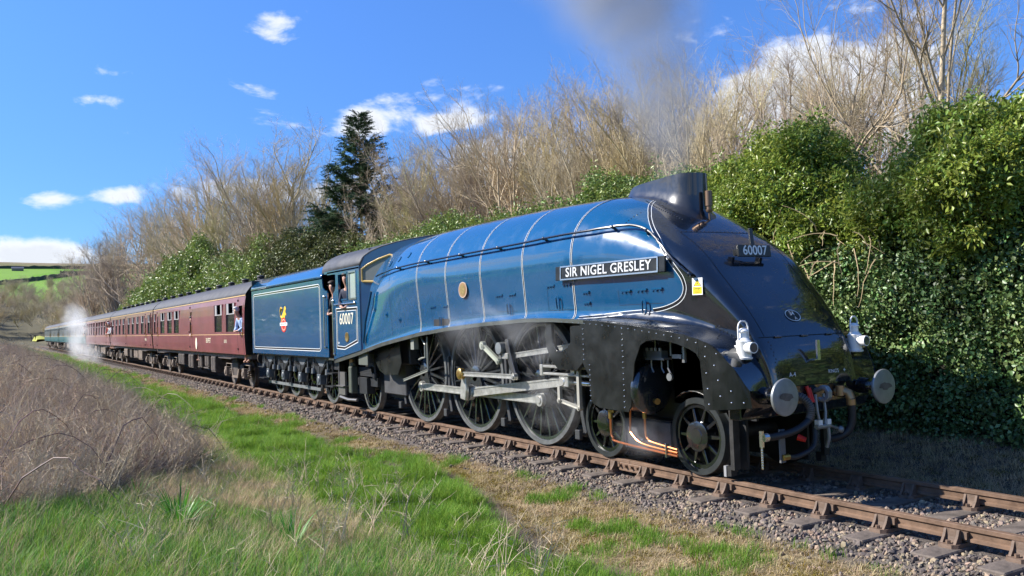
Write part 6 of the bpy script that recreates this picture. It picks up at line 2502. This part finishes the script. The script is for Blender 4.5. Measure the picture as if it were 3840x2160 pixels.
def spruce(x, y, h, wid, label, seed, group=None):
    g = np.random.default_rng(seed)
    t_ = thing('spruce_tree', label, 'tree', (x, y, float(height(x, y)) - .1), 0, group)
    MB().cyl((0, 0, 0), (0, 0, h), .17, .015, 8).build('trunk', bark, t_, smooth=True)
    P, Rt, S = [], [], []
    br = MB()
    z = h * .06
    while z < h * .985:
        f = 1 - z / h
        ln0 = wid * (f ** .9) * (1 if f < .9 else .8)
        for q in range(int(g.integers(4, 7))):
            a = g.uniform(0, 6.28)
            ln = ln0 * g.uniform(.65, 1.15) + .12
            rise = .25 + .5 * (1 - f) - .35 * f
            path = []
            for s_ in range(5):
                t = s_ / 4
                path.append((math.cos(a) * ln * t, math.sin(a) * ln * t, z + ln * (rise * t - .28 * t * (1 - t) + .12 * t * t)))
            br.tube(path, 0, 3, False, [.03 * (1 - .8 * s_ / 4) * (.4 + f) for s_ in range(5)])
            nsp = max(5, int(ln * 11))
            for s_ in range(nsp):
                t = g.uniform(.15, 1)
                i0 = min(int(t * 4), 3)
                p0, p1 = np.array(path[i0]), np.array(path[i0 + 1])
                P.append(p0 + (p1 - p0) * (t * 4 - i0) + g.normal(0, .04, 3))
                Rt.append((g.normal(0, .3), g.normal(.0, .25) + (.1 - .4 * (1 - f)), a + g.choice([-1, 1]) * g.uniform(0, .9)))
                S.append(g.uniform(1.0, 1.7) * (.75 + .5 * f))
        z += h * .017 + .03 * f
    br.build('branches', bark, t_)
    o_ = scatter('foliage', P, Rt, np.array(S), g.integers(0, 4, len(P)), spc, t_, None)
    return t_


spruce(-33.0, 9, 12.6, 4.4, 'tall dark green spruce standing above the bare trees behind the tender', 3)
spruce(-36.2, 8.2, 7.6, 2.7, 'lower broad spruce at the left foot of the tall spruce', 4)

# ---- evergreen bushes
leafm = dict(
    ivy=mat('shade_dark_ivy_leaf', (.13, .205, .065), .42, rand=.5, trans=.12, spec=.5),  # darker green carries the shade of the lower hedge
    laurel=mat('laurel_leaf', (.225, .295, .05), .34, rand=.42, trans=.35, spec=.5),
    rhodo=mat('rhododendron_leaf', (.19, .26, .06), .40, rand=.4, trans=.2, spec=.5),
    olive=mat('olive_leaf', (.10, .115, .035), .5, rand=.4, trans=.2, spec=.35))


def leafclump(seed, m, n_=14, rad=.17, ll=.075, lw=.036, droop=.4):
    g = np.random.default_rng(seed)
    V, F = [], []
    for k in range(n_):
        c = g.normal(0, 1, 3)
        c = c / np.linalg.norm(c) * rad * g.random() ** .4
        d = Vector(c + g.normal(0, .08, 3) + np.array([0, 0, -droop * rad])).normalized()
        nr = Vector(g.normal(0, .6, 3) + np.array([0, 0, .9]))
        sd = d.cross(nr).normalized()
        nr = sd.cross(d).normalized()
        ln, w = ll * g.uniform(.7, 1.25), lw * g.uniform(.8, 1.2)
        c = Vector(c)
        o_ = len(V)
        V += [tuple(c - d * ln * .5), tuple(c + sd * w * .5 + nr * w * .2), tuple(c + d * ln * .5 - nr * ln * .1), tuple(c - sd * w * .5 + nr * w * .2)]
        F += [(o_, o_ + 1, o_ + 2), (o_, o_ + 2, o_ + 3)]
    return loose('leaves', raw_mesh('leaves', V, F, m))


lc = {k: collection_of('leaf_' + k, [leafclump(10 * j + i, m) for i in range(4)]) for j, (k, m) in enumerate(leafm.items())}
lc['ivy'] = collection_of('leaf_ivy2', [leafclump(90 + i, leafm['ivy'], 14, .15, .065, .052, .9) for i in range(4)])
corem = mat('dark_core', (.016, .017, .010), .95)  # solid near-black core, the shade deep among the leaves put into colour


def bush(name, label, cat, ells, kind, dens, lsc, seed, group=None, zcut=None, facing=None):
    g = np.random.default_rng(seed)
    cx, cy_ = np.mean([e[0][0] for e in ells]), np.mean([e[0][1] for e in ells])
    t_ = thing(name, label, cat, (cx, cy_, float(height(cx, cy_))), 0, group)
    base_ = np.array([cx, cy_, t_.location.z])
    P = []
    core = MB()
    big = list(ells)
    for c, rad in big:
        for q in range(9):
            v = g.normal(0, 1, 3)
            v[1] = -abs(v[1])
            v[2] = abs(v[2]) * .8
            v /= np.linalg.norm(v)
            ells = ells + [(tuple(np.array(c) + v * np.array(rad) * g.uniform(.8, 1.05)), tuple(np.array(rad) * g.uniform(.18, .36)))]
    for c, rad in ells:
        c, rad = np.array(c, float), np.array(rad, float)
        area = 4 * math.pi * ((rad[0] * rad[1]) ** 1.6 / 3 + (rad[0] * rad[2]) ** 1.6 / 3 + (rad[1] * rad[2]) ** 1.6 / 3) ** (1 / 1.6)
        n_ = int(area * dens)
        v = g.normal(0, 1, (n_, 3))
        v /= np.linalg.norm(v, axis=1)[:, None]
        bump = 1 + .22 * (fbm(v[:, 0] * 3 + v[:, 2] * 2 + seed, v[:, 1] * 3 - v[:, 2], .7, seed) - .5) * 2
        rr_ = (1 - .28 * g.random(n_) ** 2) * bump
        q = c + v * rad * rr_[:, None]
        if facing is not None:
            q = q[(v[:, 1] < facing) | (v[:, 2] > .3)]
        if zcut is not None:
            q = q[q[:, 2] > zcut]
        for c2, rad2 in ells:
            if c2 is not c:
                d2 = (((q - np.array(c2)) / np.array(rad2)) ** 2).sum(1)
                q = q[(d2 > .55) | (np.abs(d2 - 1) < .02)] if not np.allclose(c, c2) else q
        P.append(q)
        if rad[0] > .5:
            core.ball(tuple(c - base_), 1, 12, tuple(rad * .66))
    P = np.concatenate(P)
    out = []
    for q in P[g.integers(0, len(P), max(20, len(P) // 30))]:
        ctr = min((np.array(c) for c, _ in big), key=lambda c_: ((q - c_) ** 2).sum())
        d = (q - ctr) / (np.linalg.norm(q - ctr) + 1e-6) + g.normal(0, .35, 3) + np.array([0, 0, .35])
        d /= np.linalg.norm(d)
        ln = g.uniform(.15, .5) * lsc
        for s_ in range(4):
            out.append(q + d * ln * (s_ + 1) / 4)
    P = np.concatenate([P, np.array(out)])
    n_ = len(P)
    core.build('dark_core', corem, t_)
    scatter('foliage', P - base_, np.stack([g.normal(0, .6, n_), g.normal(0, .6, n_), g.uniform(0, 6.28, n_)], 1), g.uniform(.55, 1.45, n_) * lsc, g.integers(0, 4, n_), lc[kind], t_, None)
    return t_


bush('laurel_bush', 'sunlit laurel bush above the ivy, right behind the locomotive nose', 'bush', [((.6, 4.7, 3.6), (1.5, 1.5, 1.25)), ((-.3, 4.9, 4.1), (1.0, 1.2, 1.05)), ((.9, 4.8, 4.3), (.9, 1.1, 1.0)), ((1.7, 4.5, 3.3), (.9, 1.2, .9))], 'laurel', 85, 1.0, 1, None, 2.0, .4)
bush('laurel_bush', 'low laurel bush in the dip between the two taller ones', 'bush', [((2.9, 4.8, 3.2), (.95, 1.4, .95)), ((2.3, 4.9, 3.3), (.8, 1.2, .75))], 'laurel', 85, 1.0, 2, None, 2.0, .4)
bush('laurel_bush', 'tall yellow-green laurel bush at the right edge above the ivy hedge', 'bush', [((4.5, 4.6, 3.5), (1.2, 1.6, 1.15)), ((4.2, 4.9, 4.2), (.8, 1.2, .8)), ((4.9, 5.1, 4.0), (.8, 1.3, 1.1)), ((6.6, 4.9, 2.5), (1.5, 1.6, 1.0)), ((8.6, 4.9, 2.3), (1.5, 1.6, 1.0))], 'laurel', 85, 1.0, 3, None, 2.0, .4)
bush('laurel_bush', 'dark evergreen bush behind the chimney', 'bush', [((-2.6, 5.6, 3.9), (1.6, 1.4, 1.2)), ((-5.2, 6, 4.2), (2.0, 1.4, 1.2)), ((-6.6, 6.1, 4.6), (1.2, 1.2, 1.0))], 'rhodo', 55, 1.15, 4, None, 2.2, .4)
bush('rhododendron_bush', 'low evergreen hedge showing above the boiler', 'bush', [((-11, 6.2, 3.9), (3.2, 1.4, 1.35)), ((-17, 6.2, 4.4), (3.6, 1.4, 1.35)), ((-23, 6.2, 4.2), (3.4, 1.4, 1.3))], 'rhodo', 30, 1.4, 5, None, 3.0, .4)
bush('rhododendron_bush', 'olive evergreen mass below the tall spruce', 'bush', [((-31, 6.8, 3.9), (3.6, 1.5, 2.3)), ((-37, 6.8, 4.3), (4.2, 1.6, 2.6)), ((-34, 7.0, 5.2), (2.4, 1.4, 1.8))], 'olive', 22, 1.9, 6, None, 2.2, .4)
bush('rhododendron_bush', 'bright green rhododendron behind the front of the first coach', 'bush', [((-44, 6.4, 4.4), (5.0, 1.6, 2.7)), ((-51, 6.6, 4.6), (4.0, 1.6, 2.9)), ((-47, 6.8, 5.6), (3.0, 1.4, 1.9))], 'rhodo', 16, 2.2, 7, None, 2.2, .4)
bush('rhododendron_bush', 'large rounded rhododendron above the second coach, left of the cottage', 'bush', [((-66, 6.6, 5.6), (6.0, 2.0, 3.6)), ((-75, 6.8, 5.0), (6.0, 2.0, 3.2)), ((-59, 7.2, 4.6), (3.6, 1.8, 2.6))], 'rhodo', 11, 2.8, 8, None, 2.2, .4)
bush('rhododendron_bush', 'dark rhododendron above the third coach', 'bush', [((-88, 7, 4.2), (6.5, 2.2, 2.8)), ((-99, 7.4, 4.0), (6.5, 2.2, 2.6))], 'rhodo', 9, 3.2, 9, None, 2.2, .4)
# ivy hedge along the far side of the line; its darker leaf colour stands in for shade
g = np.random.default_rng(21)
n_ = 11700
x_ = np.concatenate([g.uniform(-4, 9.6, 9800), g.uniform(-26, -4, 1900)])
z_ = g.uniform(-.05, 3.0, n_)
bmp = (fbm(x_, z_, 1.1, 81) - .5) * .8 + (fbm(x_, z_, .35, 82) - .5) * .35
y_ = 3.15 + .25 * z_ / 3 - bmp + g.uniform(0, .35, n_)
hx = 1.5
ih = thing('shade_dark_ivy_hedge', 'glossy ivy hedge along the far side of the track, shade put into its dark leaf colour', 'hedge', (hx, 3.3, 0))
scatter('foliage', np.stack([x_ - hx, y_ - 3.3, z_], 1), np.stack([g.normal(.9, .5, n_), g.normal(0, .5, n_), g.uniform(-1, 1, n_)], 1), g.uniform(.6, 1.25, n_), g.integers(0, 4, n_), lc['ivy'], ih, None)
MB().box(-27 - hx, 9.2 - hx, .40, 2.0, -.1, 2.5).build('dark_core', corem, ih)  # solid dark block for the shade inside the hedge
# twigs hanging out of the hedge
tw = MB()
rr = random.Random(4)
for k in range(46):
    p = Vector((rr.uniform(.6, 3.4), rr.uniform(2.9, 3.6), rr.uniform(2.7, 3.3)))
    d = Vector((rr.gauss(0, .8), rr.gauss(-.5, .3), rr.gauss(-.2, .5))).normalized()
    path = [p]
    for s_ in range(6):
        d = (d + Vector((rr.gauss(0, .2), rr.gauss(0, .15), -.16))).normalized()
        path.append(path[-1] + d * rr.uniform(.10, .17))
    path = [(a.x - hx, a.y - 3.3, a.z) for a in path]
    tw.tube(path, 0, 3, False, [.010 * (1 - .7 * s_ / 6) for s_ in range(7)])
tag(tw.build('bare_twigs', mat('hedge_twig', (.36, .27, .15), .8), ih), kind='stuff')

# ---- woods beyond: one mass
treec = collection_of('wood_trees', [loose('far_tree', p[1]) for p in protos] + [loose('far_trunk', p[0]) for p in protos])
g = np.random.default_rng(31)
n_ = 520
x_ = g.uniform(-560, -215, n_)
y_ = g.uniform(-20, 110, n_)
k = (y_ > 9 + .0 * x_) | (x_ < -345)
x_, y_ = x_[k], y_[k]
z_ = height(x_, y_)
s_ = g.uniform(.9, 1.5, len(x_)) * np.where(x_ < -430, .75, 1)
xa, ya = g.uniform(-330, -175, 150), g.uniform(5.5, 24, 150)
x_, y_ = np.concatenate([x_, xa]), np.concatenate([y_, ya])
z_ = np.concatenate([z_, height(xa, ya)])
s_ = np.concatenate([s_, g.uniform(.25, .55, 150) * (1 + (ya - 5) / 14)])
scatter('far_wood', np.stack([x_, y_, z_], 1), np.stack([0 * x_, 0 * x_, g.uniform(0, 6.28, len(x_))], 1), np.stack([s_ * 1.5, s_ * 1.5, s_], 1), g.integers(0, 6, len(x_)), treec)
# hedgerow and wood on the photographer's side of the valley
xr = np.concatenate([g.uniform(-190, -25, 70), g.uniform(-25, 60, 30), g.uniform(-320, 60, 60)])
yr = np.concatenate([g.uniform(-48, -24, 70), g.uniform(-60, -34, 30), g.uniform(-140, -60, 60)])
scatter('valley_wood', np.stack([xr, yr, height(xr, yr)], 1), np.stack([0 * xr, 0 * xr, g.uniform(0, 6.28, len(xr))], 1), g.uniform(.6, 1.1, len(xr)), g.integers(0, 6, len(xr)), treec)
nb = 420
xr, yr = g.uniform(-200, 60, nb), g.uniform(-30, -22, nb)
zr = height(xr, yr) + g.uniform(0, 3.2, nb)
scatter('valley_hedge', np.stack([xr, yr, zr], 1), g.uniform(0, 6.28, (nb, 3)), g.uniform(5, 8, nb), g.integers(0, 4, nb), lc['rhodo'])

# =================================================================== COTTAGE, FARM, SMALL FAR THINGS
slate = mat('stone_slate', (.20, .17, .13), .8, var=.4, vscale=2)
terra = mat('terracotta', (.45, .15, .06), .7)
stone_ = mat('gritstone', (.22, .19, .15), .85, var=.4, vscale=2)
ct = thing('cottage', 'stone cottage with orange chimney pots half hidden behind the first coach', 'house', (-82, 11.5, 1.5))
MB().box(-4, 4, -2.5, 2.5, 0, 3.2).prism([(-4, 3.2), (4, 3.2), (4, 3.25), (-4, 3.25)], -2.5, 2.5).build('wall', stone_, ct)
MB().add([(-4.2, -2.8, 3.1), (4.2, -2.8, 3.1), (4.2, 0, 4.75), (-4.2, 0, 4.75), (-4.2, 2.8, 3.1), (4.2, 2.8, 3.1)], [(0, 1, 2, 3), (3, 2, 5, 4), (0, 3, 4), (1, 5, 2)]).build('roof', slate, ct)
chs = MB().box(-2.0, 2.6, -.35, .35, 4.2, 5.0).build('chimney', stone_, ct)
for k in range(5):
    MB().lathe_z(-1.6 + k * .9, 0, [(5.0, .17), (5.35, .14), (5.40, .19), (5.45, .17)], 8).build('chimney_pot', terra, chs)
MB().box(-4.3, 4.3, -.12, .12, 4.74, 4.84).build('ridge_tiles', terra, ct)
fm = thing('farmhouse', 'small dark farm building on the green hillside at the far left', 'farm', (-905, 9, float(height(-905, 9))))
fm.scale = (.6, .6, .6)
MB().box(-5, 5, -8, 8, 0, 3.5).build('wall', stone_, fm)
MB().add([(-5.5, -8.5, 3.5), (5.5, -8.5, 3.5), (5.5, 8.5, 3.5), (-5.5, 8.5, 3.5), (0, -8.5, 6.5), (0, 8.5, 6.5)], [(0, 1, 4), (2, 3, 5), (1, 2, 5, 4), (3, 0, 4, 5)]).build('roof', mat('farm_roof', (.07, .08, .11), .7), fm)
wl = mat('drystone_wall', (.055, .065, .045), .9)


def field_wall(p0, p1, label, nseg=40):
    mb_ = MB()
    ra, rb = [], []
    rows_ = []
    for k in range(nseg + 1):
        x, y = lerp(p0[0], p1[0], k / nseg), lerp(p0[1], p1[1], k / nseg)
        z = float(height(x, y))
        d = Vector((p1[0] - p0[0], p1[1] - p0[1])).normalized()
        nx_, ny_ = -d.y * .5, d.x * .5
        h_ = 2.2 + 1.2 * random.Random(k).random()
        rows_.append([(x - nx_, y - ny_, z - .5), (x - nx_ * .6, y - ny_ * .6, z + h_), (x + nx_ * .6, y + ny_ * .6, z + h_), (x + nx_, y + ny_, z - .5)])
    o_ = mb_.grid(rows_).build('field_wall', wl, None)
    tag(o_, label, 'wall', 'dry stone walls on the far hillside')
    return o_


field_wall((-640, -14), (-820, 62), 'dark stone wall slanting up across the green field')
field_wall((-945, -40), (-945, 130), 'dark stone wall along the top of the green fields')
field_wall((-835, 40), (-850, 110), 'short dark stone wall right of the farm')
yl = thing('yellow_tarpaulin', 'bright yellow-green tarpaulin over a heap beside the line, far left', 'tarpaulin', (-307, 3.6, float(height(-307, 3.6))))
rr = random.Random(2)
rows_ = []
for k in range(9):
    t = k / 8
    x = lerp(-18, 18, t)
    hgt = 1.7 * math.sin(math.pi * (t * .92 + .04)) ** .5
    rows_.append([(x, -1.6, 0), (x, -1.3, hgt * .8 + rr.uniform(-.1, .1)), (x, 0, hgt + rr.uniform(-.15, .15)), (x, 1.3, hgt * .75), (x, 1.6, 0)])
MB().grid(rows_).build('cover', mat('tarp_yellow', (.32, .33, .025), .6), yl, smooth=True)
MB().box(-9, 9, -.9, .9, 0, 1.0).build('heap', stone_, yl)
for k, (x, y, lab) in enumerate(((-330, 1.9, 'left one of two dark posts beside the far track'), (-300, 2.2, 'right one of two dark posts beside the far track'))):
    p_ = thing('lineside_post', lab, 'post', (x, y, float(height(x, y))), 0, 'posts by the far track')
    MB().box(-.2, .2, -.12, .12, 0, 1.9).build('post', M['grime'], p_)
    MB().box(-.3, .3, -.5, .12, 1.9, 2.1).build('cap', M['grime'], p_)
# =================================================================== SMOKE AND STEAM
def puff_mat(name, col, dens, nscale, lo, hi, aniso=.2, dark=0.0, seed=0):
    m = bpy.data.materials.new(name)
    m.use_nodes = True
    N, L = m.node_tree.nodes, m.node_tree.links
    N.remove(N['Principled BSDF'])
    v = N.new('ShaderNodeVolumePrincipled')
    v.inputs['Color'].default_value = (*col, 1)
    v.inputs['Anisotropy'].default_value = aniso
    t = N.new('ShaderNodeTexCoord')
    ln = N.new('ShaderNodeVectorMath')
    ln.operation = 'LENGTH'
    L.new(t.outputs['Object'], ln.inputs[0])
    fall = N.new('ShaderNodeMapRange')
    fall.interpolation_type = 'SMOOTHSTEP'
    fall.inputs[1].default_value, fall.inputs[2].default_value, fall.inputs[3].default_value, fall.inputs[4].default_value = 1.0, .25, 0, 1
    L.new(ln.outputs['Value'], fall.inputs[0])
    ge = N.new('ShaderNodeNewGeometry')
    nz = N.new('ShaderNodeTexNoise')
    nz.noise_dimensions = '4D'
    nz.inputs['W'].default_value = seed
    nz.inputs['Scale'].default_value = nscale
    nz.inputs['Detail'].default_value = 5
    nz.inputs['Roughness'].default_value = .6
    nz.inputs['Distortion'].default_value = .6
    L.new(ge.outputs['Position'], nz.inputs['Vector'])
    mr_ = N.new('ShaderNodeMapRange')
    mr_.inputs[1].default_value, mr_.inputs[2].default_value = lo, hi
    L.new(nz.outputs[0], mr_.inputs[0])
    mu = N.new('ShaderNodeMath')
    mu.operation = 'MULTIPLY'
    L.new(fall.outputs[0], mu.inputs[0])
    L.new(mr_.outputs[0], mu.inputs[1])
    m2 = N.new('ShaderNodeMath')
    m2.operation = 'MULTIPLY'
    m2.inputs[1].default_value = dens
    L.new(mu.outputs[0], m2.inputs[0])
    L.new(m2.outputs[0], v.inputs['Density'])
    L.new(v.outputs[0], N['Material Output'].inputs['Volume'])
    return m


def puffs(name, label, m, P):
    cx = np.mean([p[0][0] for p in P])
    root = bpy.data.objects.new(name, None)
    COL.objects.link(root)
    tag(root, label, None, None, 'stuff')
    bm = bmesh.new()
    bmesh.ops.create_icosphere(bm, subdivisions=2, radius=1.03)
    me_ = bpy.data.meshes.new('puff')
    bm.to_mesh(me_)
    bm.free()
    me_.materials.append(m)
    for c, s_ in P:
        o_ = bpy.data.objects.new('puff', me_)
        COL.objects.link(o_)
        o_.parent = root
        o_.location = c
        o_.scale = s_ if isinstance(s_, tuple) else (s_, s_, s_)
    return root


puffs('chimney_smoke', 'thin grey smoke rising from the chimney', puff_mat('coal_smoke', (.42, .46, .54), 1.5, .9, .36, .66), [
    ((2.35, .0, 4.35), (.55, .35, .75)), ((2.20, .05, 5.3), (1.0, .7, 1.2)), ((1.75, .15, 6.4), (1.5, 1.0, 1.5)), ((1.0, .3, 7.6), (1.9, 1.3, 1.6)), ((-.2, .5, 9.2), (2.4, 1.7, 2.0))])
puffs('cylinder_steam', 'white steam drifting round the driving wheels and valve gear', puff_mat('thin_steam', (.93, .94, .96), 1.15, 1.6, .46, .76, seed=2), [
    ((-.3, -1.75, 1.85), (1.7, .42, .75)), ((.9, -1.55, 1.70), (.8, .34, .5)), ((.9, -1.30, .75), (.9, .35, .6)), ((2.9, -1.15, .45), (.7, .3, .35))])
puffs('drain_steam', 'white steam cloud at the rear of the third coach', puff_mat('thick_steam', (.95, .96, .97), .42, .85, .46, .76, seed=5), [
    ((-69, -2.3, 1.6), (5.5, 1.3, 2.4)), ((-75, -2.0, 2.8), (7.0, 1.4, 2.1)), ((-61, -2.3, .5), (7.5, 1.0, 1.1)), ((-84, -1.8, 3.8), (9, 1.4, 1.7)), ((-78, -2.1, 1.0), (6, 1.1, 1.6))])
